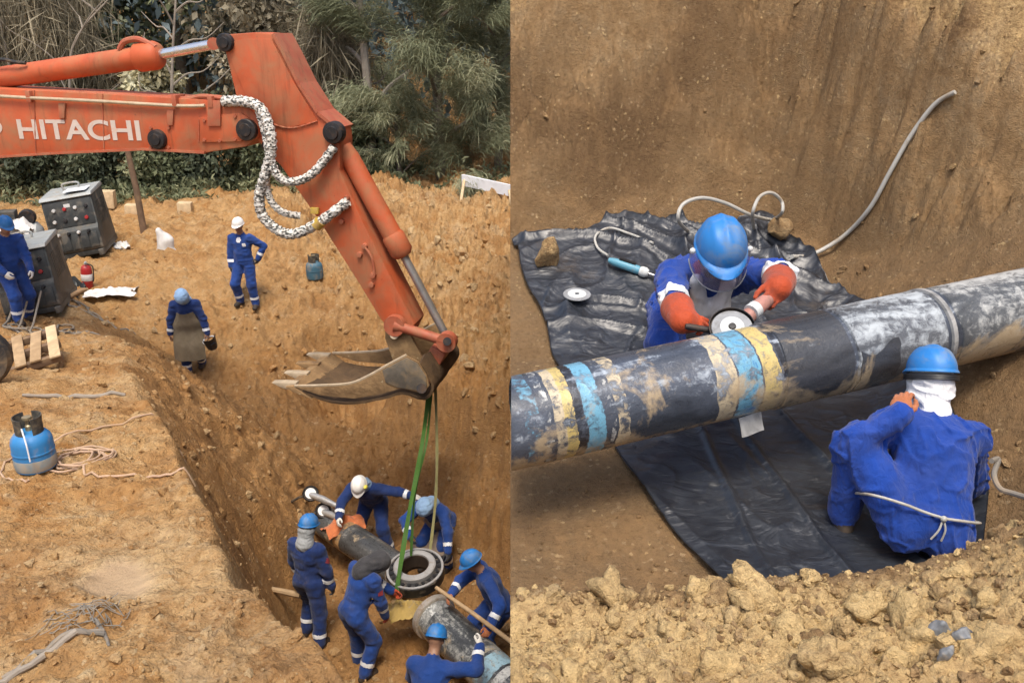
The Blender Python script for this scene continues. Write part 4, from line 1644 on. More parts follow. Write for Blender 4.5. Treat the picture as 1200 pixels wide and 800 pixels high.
# the two men at the pipe over the black sheet
GW = (1.10, 4.78, -1.93)
GRZ = R(184)
gq = lambda w: tuple(c / 1.06 for c in lc(GW, GRZ, w, 1.0))
GRIND_W = at(853, 384, 4.10)
CREW["grinder"] = person("kneeling worker in blue helmet with clear face shield and orange gauntlets grinding the pipe", GW, GRZ, pelvis=(0, -0.24, 0.31), lean=50, head=(-2, 34, 2),
                         hands=(gq(at(912, 336, 4.28)), gq(at(802, 386, 4.16))), elbow=((-1, 0.0, 0.30), (1, -0.1, 0.12)),
                         knee=((-0.25, 1, -0.1), (0.25, 1, -0.1)), feet=((-0.16, -0.24), (0.16, -0.24)), cover=M_COVER_B, hat="blue", glove=M_GORANGE, gaunt=0.12,
                         handdir=((0.55, 0.62, -0.45), (-0.75, 0.25, -0.15)), handback=((-0.5, 0.5, 0.7), (0.2, 0.7, 0.7)), curl=(0.75, 1.0),
                         vox=0.008, bands=False, group="pipe crew on the black sheet", hat_scale=1.12, seed=11, size=1.06, bulk=1.10, feetz=(-0.03, -0.03))
SW = (1.73, 3.20, -2.10)
SRZ = R(0)
sq = lambda w: tuple(c / 0.86 for c in lc(SW, SRZ, w, 1.0))
CREW["squat"] = person("squatting worker in blue helmet and white head wrap with a cord round his waist", SW, SRZ, pelvis=(0.0, -0.14, 0.21), lean=38, sidelean=15, head=(8, 22, 6), twist=4,
                       hands=(sq(at(1054, 486, 3.50)), sq(at(1095, 535, 3.75))), elbow=((-1, -0.2, -0.55), (0.25, 0.2, -1)),
                       knee=((-0.85, 1.0, 0.3), (0.35, 1, 0.25)), feet=((-0.30, 0.10), (0.20, 0.14)), cover=M_COVER_B, hat="blue", glove=M_GBROWN, curl=(0.9, 0.6),
                       vox=0.0075, bands=False, group="pipe crew on the black sheet", hood=("wrap", M_WHITEC), hat_scale=1.0, size=0.86, bulk=1.12, seed=12, handdir=((0.3, 0.6, 0.75), None), handback=((-0.6, -0.7, 0.3), None))

# badges, shirt fronts and a helmet lamp
M_BADGE = mat("red_badge_cloth", (0.30, 0.04, 0.05), 0.8, bump=0.05)
w = CREW["watcher"]
fr = w["Mc"][:, 1]
patch(w["root"], w["V"], w["F"], w["N"], w["chest"] + w["Mc"] @ P3((0.0, 0.1, 0.155)), fr, 0.050, M_WHITEC, "shirt_front")
patch(w["root"], w["V"], w["F"], w["N"], w["chest"] + w["Mc"] @ P3((-0.10, 0.1, 0.06)), fr, 0.036, M_WHITEC, "chest_badge")
for key, i in (("apron", 1), ("stoop", 1), ("back", 1), ("grinder", 1)):
    w = CREW[key]
    c = w["sh"][i] + (w["el"][i] - w["sh"][i]) * 0.45
    patch(w["root"], w["V"], w["F"], w["N"], c, w["Mc"][:, 0] * (1 if i else -1) + (w["Mc"][:, 1] if key == "grinder" else 0) * 0.6, 0.035, M_BADGE, "sleeve_badge")
w = CREW["whitehat"]
M_LAMPY = mat("yellow_lamp_plastic", (0.62, 0.55, 0.08), 0.45, bump=0.03)
mbl = MB()
c = w["H"]((-0.118, 0.03, 0.085))
mbl.ball(c, 0.036, 2, (0.8, 1.2, 0.8))
mbl.build("helmet_lamp", M_LAMPY, w["root"])
# ------------------------------------------------------------------ excavator (boom, stick and bucket reach in from the left)
M_ORANGE = mat("orange_machine_paint", (0.48, 0.095, 0.030), 0.60, var=0.2, scale=2.2, dirt=(0.36, 0.16, 0.075), dirt_amt=0.62, dirt_scale=2.4, bump=0.08, bscale=25,
               wear=(0.22, 0.06, 0.03), wear_amt=0.55)
M_ORANGE_D = mat("faded_orange_paint", (0.42, 0.105, 0.05), 0.55, var=0.2, scale=3, dirt=(0.32, 0.17, 0.09), dirt_amt=0.55, dirt_scale=3, bump=0.1, wear=(0.16, 0.05, 0.03), wear_amt=0.7)
def streak(m):
    """rain-washed grime running down the painted plates"""
    t = m.node_tree
    b = next(q for q in t.nodes if q.type == 'BSDF_PRINCIPLED')
    src = b.inputs["Base Color"].links[0].from_socket
    co = t.nodes.new("ShaderNodeTexCoord")
    mp = t.nodes.new("ShaderNodeMapping")
    mp.inputs["Scale"].default_value = (7, 7, 0.7)
    nz = t.nodes.new("ShaderNodeTexNoise")
    nz.inputs["Scale"].default_value = 1.6
    nz.inputs["Detail"].default_value = 8
    nz.inputs["Roughness"].default_value = 0.7
    rp = t.nodes.new("ShaderNodeValToRGB")
    rp.color_ramp.elements[0].position = 0.54
    rp.color_ramp.elements[0].color = (0, 0, 0, 1)
    rp.color_ramp.elements[1].position = 0.74
    rp.color_ramp.elements[1].color = (0.65, 0.65, 0.65, 1)
    mx = t.nodes.new("ShaderNodeMix")
    mx.data_type = 'RGBA'
    mx.inputs[7].default_value = (0.15, 0.055, 0.025, 1)
    t.links.new(co.outputs["Object"], mp.inputs[0])
    t.links.new(mp.outputs[0], nz.inputs["Vector"])
    t.links.new(nz.outputs["Fac"], rp.inputs[0])
    t.links.new(rp.outputs[0], mx.inputs[0])
    t.links.new(src, mx.inputs[6])
    t.links.new(mx.outputs[2], b.inputs["Base Color"])


streak(M_ORANGE)
streak(M_ORANGE_D)
M_PIN = mat("black_greased_steel", (0.022, 0.022, 0.024), 0.5, 0.3, dirt=(0.12, 0.07, 0.04), dirt_amt=0.4, dirt_scale=9)
M_CHROME = mat("chrome_rod", (0.72, 0.72, 0.72), 0.22, 0.9, var=0.06, dirt=(0.35, 0.28, 0.2), dirt_amt=0.25, dirt_scale=5, bump=0.02)
M_RODGREY = mat("dusty_chrome_rod", (0.42, 0.41, 0.40), 0.38, 0.7, var=0.12, dirt=(0.33, 0.25, 0.17), dirt_amt=0.5, dirt_scale=5, bump=0.03)
M_LETTER = mat("white_lettering_paint", (0.60, 0.51, 0.44), 0.55, var=0.06, dirt=(0.62, 0.30, 0.18), dirt_amt=0.22, dirt_scale=7, bump=0.03)
M_BUCKET = mat("soil_caked_steel", (0.36, 0.225, 0.10), 0.9, 0.0, var=0.35, scale=4, dirt=(0.17, 0.10, 0.045), dirt_amt=0.85, dirt_scale=2.2, bump=0.6, bscale=14, bdist=0.03, wear=(0.46, 0.35, 0.2), wear_amt=0.8)
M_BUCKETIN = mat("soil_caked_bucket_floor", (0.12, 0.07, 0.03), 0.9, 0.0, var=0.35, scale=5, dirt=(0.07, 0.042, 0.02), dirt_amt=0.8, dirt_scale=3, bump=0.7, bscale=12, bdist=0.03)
M_WORNEDGE = mat("worn_bright_edge", (0.50, 0.40, 0.27), 0.5, 0.2, var=0.2, scale=9, dirt=(0.40, 0.28, 0.15), dirt_amt=0.4, dirt_scale=5)
M_GREYMUD = mat("grey_worn_steel", (0.15, 0.13, 0.10), 0.6, 0.2, var=0.3, scale=7, dirt=(0.36, 0.25, 0.13), dirt_amt=0.5, dirt_scale=5, bump=0.3, bscale=18, bdist=0.01)
M_RUBBER = mat("black_rubber", (0.02, 0.02, 0.021), 0.75, dirt=(0.22, 0.15, 0.08), dirt_amt=0.45, dirt_scale=5)
M_GLASS_D = mat("dark_cab_glass", (0.02, 0.025, 0.03), 0.08, bump=0)
M_TRACK = mat("muddy_track_steel", (0.10, 0.075, 0.05), 0.7, 0.3, dirt=(0.30, 0.2, 0.1), dirt_amt=0.7, dirt_scale=4)
M_YTAG = mat("yellow_tag", (0.52, 0.36, 0.05), 0.6, dirt=(0.4, 0.25, 0.12), dirt_amt=0.5, dirt_scale=14)


def wrap_mat():
    """white and black spiral guard round the hoses"""
    n = NT("spiral_wrapped_hose")
    co = n.coord()
    v = n.vor(n.mapping(co, (1, 1, 1.6)), 40, out="Color")
    vs = n.sep(v)
    m = n.ramp(vs[0], [(0.60, 0.0), (0.66, 1.0)])
    col = n.mix(m, (0.68, 0.66, 0.60), (0.07, 0.075, 0.07))
    m2 = n.ramp(n.noise(co, 14, 5, 0.7), [(0.5, 0.0), (0.75, 0.7)])
    col = n.mix(m2, col, (0.44, 0.36, 0.26))
    n.color(col)
    n.set(Roughness=0.6)
    n.normal(n.bump(n.vor(co, 26), 0.8, 0.02))
    return n.m


M_WRAP = wrap_mat()

AL = R(12.0)                     # the boom points a little towards the camera
E_X, E_N = Vector((math.cos(AL), -math.sin(AL), 0)), Vector((math.sin(AL), math.cos(AL), 0))
E_C = E_N.dot(Vector((-0.95, 9.95, 0)))          # middle plane of boom and stick passes over the trench
E_ROOT = E_N * E_C + E_X * (-13.0)
E_ROOT.z = float(hL(E_ROOT.x, E_ROOT.y, False)) + 0.02


def ex(u, v, off=0.0):
    """photograph pixel -> (x, z) in the excavator's own frame, on the vertical plane 'off' behind the middle plane"""
    r = at(u, v, 1.0)
    d = (E_C + off) / E_N.dot(r)
    p = r * d
    return (E_X.dot(p - E_ROOT), p.z - E_ROOT.z)


def exw(u, v, off=0.0):
    r = at(u, v, 1.0)
    return r * ((E_C + off) / E_N.dot(r))


def ex3(u, v, off=0.0):
    x, z = ex(u, v, off)
    return Vector((x, off, z))


def build_excavator():
    root = empty("excavator", E_ROOT, -AL)
    tag(root, "orange excavator reaching its boom and bucket over the trench, sling hanging from the bucket", "excavator")
    # --- stick (dipper arm): box section, tapering to the bucket
    st = [(259, 41), (300, 38), (322, 40), (334, 62), (352, 98), (374, 131), (396, 149), (398, 166), (398, 200), (426, 262), (453, 316), (486, 380), (478, 396), (458, 388), (446, 374),
          (418, 328), (372, 256), (330, 196), (303, 166), (288, 150), (276, 110), (266, 68)]
    f = 0.20
    poly = [ex(u, v, -f) for u, v in st]
    MB().prism(poly, -f, f, 0.018).build("stick", M_ORANGE, root, smooth=30)
    stick = root.children[-1]
    # top flange and welded doubling plates
    a = [(322, 39), (334, 61), (352, 97), (374, 131), (397, 150)]
    mb = MB()
    for (u0, v0), (u1, v1) in zip(a, a[1:]):
        p, q = ex(u0, v0, -f - 0.004), ex(u1, v1, -f - 0.004)
        dx, dz = q[0] - p[0], q[1] - p[1]
        L = math.hypot(dx, dz)
        nx, nz = dz / L * 0.035, -dx / L * 0.035
        mb.prism([(p[0], p[1]), (q[0], q[1]), (q[0] + nx, q[1] + nz), (p[0] + nx, p[1] + nz)], -f - 0.03, f + 0.03)
    mb.build("edge_flange", M_ORANGE_D, stick, smooth=30)
    dp = [(262, 52), (285, 46), (318, 46), (344, 96), (372, 142), (338, 150), (300, 140)]
    MB().prism([ex(u, v, -f - 0.016) for u, v in dp], -f - 0.014, -f + 0.01, 0.004).build("doubling_plate", M_ORANGE, stick, smooth=30)
    # small fittings on the stick side
    for u, v in ((407, 232), (401, 259), (428, 288), (422, 298), (438, 322), (436, 333)):
        x, z = ex(u, v, -f)
        b = MB().lathe([(0, 0.05), (0.032, 0.045), (0.036, 0.0), (0.036, -0.01)], 12, Matrix.Translation((x, -f, z)) @ Matrix.Rotation(R(90), 4, 'X')).build("fitting", M_ORANGE_D, stick)
    mb = MB()
    mb.tube(spline([ex3(428, 290, -f - 0.035), ex3(436, 303, -f - 0.04), ex3(439, 322, -f - 0.035)], 5), 0.016, 8)
    mb.build("grease_line", M_ORANGE_D, stick)
    # --- boom
    fb = 0.27
    bm_ = [(-560, 300), (-480, 235), (-330, 130), (-200, 98), (-80, 98), (0, 104), (120, 110), (240, 117), (285, 121), (303, 138), (303, 160), (288, 172), (240, 179), (170, 175), (60, 180), (0, 184),
           (-90, 196), (-200, 215), (-330, 270), (-440, 350), (-530, 350)]
    boom = MB().prism([ex(u, v, -fb) for u, v in bm_], -fb, fb, 0.015).build("boom", M_ORANGE, root, smooth=30)
    # lower flange lip and end plate
    mb = MB()
    for (u0, v0), (u1, v1) in zip([(-90, 195), (0, 183), (60, 179), (168, 174)], [(0, 183), (60, 179), (168, 174), (240, 178)]):
        p, q = ex(u0, v0, -fb - 0.01), ex(u1, v1, -fb - 0.01)
        mb.prism([(p[0], p[1] - 0.022), (q[0], q[1] - 0.022), (q[0], q[1] + 0.004), (p[0], p[1] + 0.004)], -fb - 0.03, fb + 0.03)
    mb.build("bottom_flange", M_ORANGE_D, boom, smooth=30)
    ep = [(233, 138), (282, 132), (296, 142), (296, 156), (282, 166), (236, 167)]
    MB().prism([ex(u, v, -fb - 0.02) for u, v in ep], -fb - 0.022, -fb + 0.01, 0.008).build("end_plate", M_ORANGE, boom, smooth=30)
    MB().prism([ex(u, v, -fb - 0.05) for u, v in [(243, 118), (258, 118), (258, 148), (243, 148)]], -fb - 0.05, -fb - 0.02, 0.006).build("bracket", M_ORANGE_D, boom, smooth=30)
    for u, v in ((72, 130), (199, 138)):
        MB().prism([ex(u + a, v + b, -fb - 0.03) for a, b in ((-4, -9), (4, -9), (3, 9), (-3, 9))], -fb - 0.03, -fb + 0.01, 0.005).build("lug", M_ORANGE_D, boom, smooth=30)
    # weld beads and bolts
    for ln in ([(233, 140), (233, 166)], [(300, 138), (338, 150), (372, 142)], [(120, 110), (122, 178)], [(40, 106), (42, 181)]):
        off = (-f - 0.016) if ln[0][0] == 300 else -fb - 0.003
        mb = MB()
        sp = spline([ex3(u, v, off) for u, v in ln], 14)
        mb.tube(sp, [0.008 + 0.003 * math.sin(i * 2.3) for i in range(len(sp))], 6)
        mb.build("weld_bead", M_ORANGE_D, boom if ln[0][0] != 300 else stick)
    nut = None
    for u, v in ((240, 141), (258, 137), (276, 136), (240, 164), (258, 165), (276, 163), (176, 150), (197, 150), (176, 176 - 3), (197, 173)):
        x, z = ex(u, v, -fb - 0.02)
        if nut is None:
            nut = MB().lathe([(0, 0.02), (0.020, 0.02), (0.022, 0.0), (0, 0.0)], 6, Matrix.Rotation(R(90), 4, 'X')).build("bolt", M_ORANGE_D, boom, smooth=False)
            o = nut
        else:
            o = nut.copy()
            COL.objects.link(o)
        o.parent = boom
        o.location = (x, -fb - (0.022 if u > 210 else 0.002), z)
    # pins
    def pin(u, v, off, r, l, m=M_PIN):
        x, z = ex(u, v, off)
        X = Matrix.Translation((x, off, z)) @ Matrix.Rotation(R(90), 4, 'X')
        return MB().lathe([(0, l), (r * 0.55, l), (r * 0.62, l * 0.8), (r * 0.92, l * 0.75), (r, l * 0.6), (r, -0.02), (0, -0.02)], 20, X).build("pin", m, root)
    pin(186, 163, -fb, 0.115, 0.09)
    pin(290, 152, -fb - 0.022, 0.125, 0.07)
    pin(265, 50, -f - 0.016, 0.10, 0.07)
    pin(393, 155, -f, 0.125, 0.12)
    pin(313, 171, -f, 0.06, 0.03)
    # lettering: the maker's name as it stands on the boom, and the end of a mark cut off by the frame
    def text(body, u, v, h, ww=None):
        cu = bpy.data.curves.new("lettering", 'FONT')
        cu.body = body
        cu.size = 1.0
        cu.extrude = 0.002
        cu.offset = 0.022
        tmp = bpy.data.objects.new("tmp", cu)
        COL.objects.link(tmp)
        bpy.context.view_layer.update()
        me = bpy.data.meshes.new_from_object(tmp.evaluated_get(bpy.context.evaluated_depsgraph_get()))
        bpy.data.objects.remove(tmp)
        co = np.zeros(len(me.vertices) * 3)
        me.vertices.foreach_get("co", co)
        co = co.reshape(-1, 3)
        lo, hi = co.min(0), co.max(0)
        x0, z0 = ex(u, v + h / 2, -fb)
        x1, z1 = ex(u + ww, v - h / 2 - 0.0, -fb)
        tilt = ex(u + ww, v + h / 2, -fb)
        sl = (tilt[1] - z0) / (x1 - x0) - 0.004
        X = (co[:, 0] - lo[0]) / (hi[0] - lo[0]) * (x1 - x0)
        Z = (co[:, 1] - lo[1]) / (hi[1] - lo[1]) * (z1 - tilt[1])
        out = np.stack([x0 + X, -fb - 0.004 + co[:, 2] * 1.0 * -1, z0 + Z + X * sl * 0.6], 1)
        me.vertices.foreach_set("co", out.ravel().astype(np.float32))
        me.update()
        return link("lettering", me, M_LETTER, boom, smooth=False)
    text("HITACHI", 23.5, 151, 24, 139)
    text(")", -5, 149, 17, 6)
    # steel tubes along the boom
    mb = MB()
    mb.tube(spline([ex3(-300, 108, -0.16), ex3(-120, 96, -0.18), ex3(0, 106, -0.2), ex3(110, 110, -0.2), ex3(210, 116, -0.22), ex3(240, 113, -0.24), ex3(285, 119, -0.26)], 6), 0.028, 8)
    mb.build("hydraulic_tube", M_ORANGE_D, boom)
    mb = MB()
    mb.tube(spline([ex3(-300, 116, -0.28), ex3(-120, 104, -0.29), ex3(0, 113, -0.31), ex3(100, 118, -0.31), ex3(205, 124, -0.31), ex3(240, 124, -0.30)], 6), 0.020, 8)
    mb.build("hydraulic_tube", M_WORNEDGE, boom)
    for u in (38, 208, 250):
        x, z = ex(u, 112 + u * 0.03, -0.25)
        MB().box((x - 0.03, -0.33, z - 0.06), (x + 0.03, -0.12, z + 0.07), bev=0.008).build("tube_clamp", M_ORANGE_D, boom)
    # --- arm cylinder on top of the boom
    mb = MB()
    c0, c1 = ex3(-150, 113, 0), ex3(172, 66.5, 0)
    mb.tube([c0, c1], [0.125, 0.130], 24)
    cyl = mb.build("arm_cylinder", M_ORANGE, root)
    d = (c1 - c0).normalized()
    MB().tube([c1 - d * 0.12, c1 - d * 0.10, c1 + d * 0.12, c1 + d * 0.17, c1 + d * 0.2], [0.15, 0.165, 0.165, 0.14, 0.10], 24).build("gland", M_ORANGE, cyl)
    MB().tube([c1 + d * 0.15, ex3(262, 50, 0)], 0.058, 16).build("rod", M_CHROME, cyl)
    MB().tube([ex3(250, 51.5, -0.1), ex3(250, 51.5, 0.1)], 0.07, 14).build("rod_eye", M_ORANGE_D, cyl)
    MB().tube(spline([ex3(140, 58, -0.06), ex3(146, 49, -0.05), ex3(160, 46, -0.05), ex3(172, 50, -0.06), ex3(182, 56, -0.06)], 5), 0.035, 8).build("oil_pipe", M_ORANGE_D, cyl)
    MB().tube(spline([ex3(-30, 76, -0.12), ex3(0, 70, -0.15), ex3(18, 73, -0.15), ex3(30, 74, -0.13)], 5), 0.022, 8).build("hose", M_RUBBER, cyl)
    # --- bucket cylinder along the back of the stick
    b0, b1 = ex3(404, 174, 0), ex3(468, 290, 0)
    d = (b1 - b0).normalized()
    cyl = MB().tube([b0 - d * 0.03, b0 + d * 0.12, b1], [0.09, 0.115, 0.120], 22).build("bucket_cylinder", M_ORANGE, root)
    MB().tube([b1 - d * 0.18, b1 - d * 0.15, b1 + d * 0.06, b1 + d * 0.12], [0.125, 0.140, 0.140, 0.09], 22).build("gland", M_ORANGE, cyl)
    rod_end = ex3(522, 392, 0)
    MB().tube([b1 + d * 0.1, rod_end], 0.050, 14).build("rod", M_RODGREY, cyl)
    # --- links between stick, cylinder and bucket
    for off in (-0.27, 0.27):
        p, q = ex3(463, 381, off), ex3(524, 400, off)
        l = MB().tube([p, p + (q - p) * 0.12, q], [0.085, 0.062, 0.062], 14).build("side_link", M_ORANGE_D, root)
        MB().tube([p + Vector((0, -0.05, 0)), p + Vector((0, 0.05, 0))], 0.13, 18).build("link_eye", M_ORANGE_D, l)
        MB().tube([q + Vector((0, -0.06, 0)), q + Vector((0, 0.06, 0))], 0.12, 18).build("link_eye", M_ORANGE_D, l)
    MB().tube([ex3(524, 400, -0.42), ex3(524, 400, 0.42)], 0.05, 14).build("pin", M_PIN, root)
    p0, p1 = ex3(519, 404, 0), ex3(500, 440, 0)
    dd = (p1 - p0).normalized()
    sx = Vector((dd.z, 0, -dd.x)) * 0.10
    mb = MB()
    mb.prism([((p0 + sx).x, (p0 + sx).z), ((p1 + sx).x, (p1 + sx).z), ((p1 - sx).x, (p1 - sx).z), ((p0 - sx).x, (p0 - sx).z)], -0.2, 0.2, 0.02)
    mb.build("tipping_link", M_ORANGE_D, root, smooth=30)
    # --- bucket: two side plates, curved shell, lip with four teeth, hinge ears
    W = 0.60
    near = [(345, 453), (375, 452.5), (410, 450), (432, 441), (455, 428), (476, 417), (490, 424), (500, 440), (503, 452), (496, 461), (470, 455), (448, 461), (415, 467), (375, 463)]
    prof = [ex(u, v, -W) for u, v in near]
    bk = None
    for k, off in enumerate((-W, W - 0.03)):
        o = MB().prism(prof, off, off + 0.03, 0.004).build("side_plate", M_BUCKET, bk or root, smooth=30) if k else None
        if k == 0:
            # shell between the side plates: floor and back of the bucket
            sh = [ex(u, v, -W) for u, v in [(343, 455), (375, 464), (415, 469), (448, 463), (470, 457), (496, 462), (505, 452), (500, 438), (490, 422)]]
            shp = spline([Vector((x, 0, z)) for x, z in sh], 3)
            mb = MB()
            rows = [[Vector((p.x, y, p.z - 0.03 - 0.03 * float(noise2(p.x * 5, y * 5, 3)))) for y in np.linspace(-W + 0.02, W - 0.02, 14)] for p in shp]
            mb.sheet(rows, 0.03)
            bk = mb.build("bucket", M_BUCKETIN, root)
            MB().prism(prof, off, off + 0.03, 0.004).build("side_plate", M_BUCKET, bk, smooth=30)
    for off in (-W, W - 0.03):
        e = [ex(u, v, -W) for u, v in near[:6]]
        pts = spline([Vector((x, off + 0.015, z + 0.006)) for x, z in e], 4)
        mb = MB()
        mb.tube(pts, 0.018, 6)
        mb.build("rim_edge", M_WORNEDGE, bk)
    # grey worn corner plate on the near side
    MB().prism([ex(u, v, -W - 0.012) for u, v in [(448, 434), (476, 419), (489, 426), (499, 441), (500, 452), (494, 458), (466, 454), (452, 448)]], -W - 0.014, -W + 0.002, 0.004).build("wear_plate", M_GREYMUD, bk, smooth=30)
    MB().tube([ex3(494, 455, -W - 0.05), ex3(494, 455, -W + 0.1)], 0.06, 16).build("hinge_boss", M_PIN, bk)
    lip = [ex(343, 455, -W), ex(365, 466, -W)]
    mb = MB()
    mb.prism([(lip[0][0] - 0.10, lip[0][1] + 0.01), (lip[0][0], lip[0][1] + 0.03), (lip[1][0], lip[1][1] - 0.02), (lip[0][0], lip[0][1] - 0.05)], -W, W, 0.006)
    mb.build("cutting_lip", M_BUCKET, bk, smooth=30)
    for k in range(4):
        y = -W + 0.10 + k * (2 * W - 0.2) / 3
        x0, z0 = lip[0][0] - 0.04, lip[0][1]
        mb = MB()
        mb.prism([(x0 + 0.06, z0 + 0.05), (x0 + 0.06, z0 - 0.06), (x0 - 0.12, z0 - 0.035), (x0 - 0.27, z0 + 0.03), (x0 - 0.12, z0 + 0.045)], y - 0.055, y + 0.055, 0.012)
        mb.build("tooth", M_WORNEDGE if k != 2 else M_BUCKET, bk, smooth=30)
    for off in (-0.22, 0.22):
        MB().prism([ex(u, v, off) for u, v in [(452, 374), (470, 374), (484, 396), (496, 420), (490, 436), (462, 424), (452, 396)]], off - 0.025, off + 0.025, 0.008).build("hinge_ear", M_BUCKET, bk, smooth=30)
    MB().tube([ex3(462, 392, -0.3), ex3(462, 392, 0.3)], 0.055, 14).build("pin", M_WORNEDGE, root)
    # --- wrapped hoses at the elbow
    def hose(pts, r, off=-0.33):
        q = [ex3(u, v, off + o) for u, v, o in pts]
        # spiral ribs: radius varies along the hose
        sp = spline(q, 12)
        rr = [r * (1 + 0.10 * math.sin(i * 1.9)) for i in range(len(sp))]
        return MB().tube(sp, rr, 10).build("wrapped_hose", M_WRAP, root)
    hose([(262, 119, 0.05), (285, 119, 0.02), (304, 126, -0.02), (315, 148, -0.06), (318, 175, -0.08), (311, 205, -0.08), (304, 230, -0.08), (308, 253, -0.06), (326, 270, -0.04), (345, 274, -0.02), (372, 262, 0.0), (408, 236, 0.06)], 0.062)
    hose([(304, 130, 0.04), (312, 158, -0.02), (318, 190, -0.08), (330, 210, -0.06), (350, 212, -0.02), (370, 200, 0.02), (392, 172, 0.08)], 0.052)
    hose([(314, 196, -0.02), (312, 215, -0.04), (318, 236, -0.02), (332, 249, 0.02), (352, 253, 0.10)], 0.042)
    x, z = ex(366, 249, -0.3)
    MB().box((x - 0.05, -0.25, z - 0.03), (x + 0.05, -0.2, z + 0.045), bev=0.01).build("tag_plate", M_YTAG, root)
    x, z = ex(374, 261, -0.34)
    MB().tube([Vector((x - 0.05, -0.33, z - 0.045)), Vector((x + 0.02, -0.33, z + 0.02))], 0.070, 12).build("hose_clamp", M_YTAG, root)
    # --- the machine itself, left of the picture
    MB().box((-2.2, -1.25, 1.05), (0.9, 1.25, 2.0), bev=0.08).build("upper_body", M_ORANGE, root)
    MB().box((-2.9, -1.2, 1.05), (-2.21, 1.2, 1.95), bev=0.22).build("counterweight", M_ORANGE_D, root)
    cabm = MB().box((-0.6, -1.24, 2.01), (0.95, -0.30, 3.0), bev=0.08).build("cab", M_ORANGE, root)
    MB().box((-0.35, -1.262, 2.25), (0.70, -1.243, 2.85), bev=0.005).build("cab_window", M_GLASS_D, cabm)
    MB().box((0.953, -1.10, 2.20), (0.972, -0.44, 2.88), bev=0.005).build("cab_window", M_GLASS_D, cabm)
    MB().lathe([(0, 1.06), (0.75, 1.06), (0.8, 0.85), (0, 0.85)], 28).build("slew_ring", M_PIN, root)
    for sy in (-1, 1):
        y0 = sy * 1.0
        prof = []
        for k in range(28):
            a = 2 * math.pi * k / 28
            cx = 1.45 if math.cos(a) > 0 else -1.45
            prof.append((cx + 0.42 * math.cos(a), 0.43 + 0.42 * math.sin(a)))
        MB().prism(prof, y0 - 0.3, y0 + 0.3, 0.02).build("track", M_TRACK, root, smooth=30)
    MB().box((-1.1, -0.68, 0.35), (1.1, 0.68, 0.84), bev=0.05).build("undercarriage", M_ORANGE_D, root)
    return root


build_excavator()
# ------------------------------------------------------------------ coated pipes
def pipe_mat(name, bands, dust=0.5, base=(0.022, 0.026, 0.034), wash=(0.42, 0.47, 0.52), wash_amt=0.5):
    """black coated pipe: bands [(x0, x1, colour, strength)] of paint along local X, worn white wash, dried mud on the lower flank"""
    n = NT(name)
    co = n.coord()
    xyz = n.sep(co)
    st = n.mapping(co, (0.35, 1, 1))
    n1 = n.noise(st, 5, 8, 0.7, 0.8)
    n2 = n.noise(co, 22, 7, 0.72, 0.5)
    n3 = n.noise(co, 3.0, 4, 0.6, 0.4)
    col = n.ramp(n1, [(0.35, base), (0.62, tuple(b * 2.6 + 0.012 for b in base)), (0.8, tuple(b * 4 + 0.03 for b in base))])
    # white wash and scuffs, thicker towards the top
    up = n.ramp(xyz[2], [(0.42, 0.0), (0.62, 1.0)]) if False else None
    wz = n.math('ADD', n.math('MULTIPLY', xyz[2], 0.9), n.math('MULTIPLY', n.math('SUBTRACT', n1, 0.5), 2.2))
    wz = n.math('ADD', wz, n.math('MULTIPLY', n.math('SUBTRACT', n2, 0.5), 1.6))
    w = n.ramp(wz, [(0.62 - 0.55 * wash_amt, 0.0), (0.86 - 0.40 * wash_amt, 0.75)])
    col = n.mix(w, col, wash)
    xx = n.math('ADD', xyz[0], n.math('ADD', n.math('MULTIPLY', n.math('SUBTRACT', n3, 0.5), 0.06), n.math('MULTIPLY', n.math('SUBTRACT', n2, 0.5), 0.035)))
    for x0, x1, c, sgt in bands:
        a = n.math('GREATER_THAN', xx, x0)
        b = n.math('LESS_THAN', xx, x1)
        ab = n.math('MULTIPLY', a, b)
        wear = n.ramp(n.math('ADD', n.math('MULTIPLY', n2, 0.6), n.math('MULTIPLY', n1, 0.5)), [(0.46 + 0.20 * (sgt - 0.5), 1.0), (0.56 + 0.20 * (sgt - 0.5), 0.0)])
        col = n.mix(n.math('MULTIPLY', ab, wear), col, c)
    mz = n.math('ADD', n.math('MULTIPLY', xyz[2], -3.2), n.math('MULTIPLY', n.math('SUBTRACT', n1, 0.5), 1.5))
    mz = n.math('ADD', mz, n.math('MULTIPLY', n.math('SUBTRACT', n2, 0.5), 0.9))
    m = n.ramp(mz, [(0.52 - 0.3 * dust, 0.0), (0.66 - 0.25 * dust, 0.85)])
    col = n.mix(m, col, (0.40, 0.29, 0.17))
    bl = n.math('ADD', n.noise(co, 2.6, 7, 0.66, 0.5), n.math('MULTIPLY', xyz[2], -0.45))
    col = n.mix(n.ramp(bl, [(0.555, 0.0), (0.63, 0.8)]), col, (0.44, 0.34, 0.21))
    dk = n.ramp(n.noise(st, 9, 8, 0.75, 1.2), [(0.60, 0.0), (0.68, 0.75)])
    col = n.mix(dk, col, (0.03, 0.034, 0.042))
    n.color(col)
    rg = n.ramp(n2, [(0.3, 0.18), (0.7, 0.48)])
    n.l(rg, n.bsdf.inputs["Roughness"])
    b1 = n.bump(n.noise(co, 90, 4, 0.6), 0.15, 0.003)
    n.normal(n.bump(n2, 0.35, 0.012, prev=b1))
    return n.m


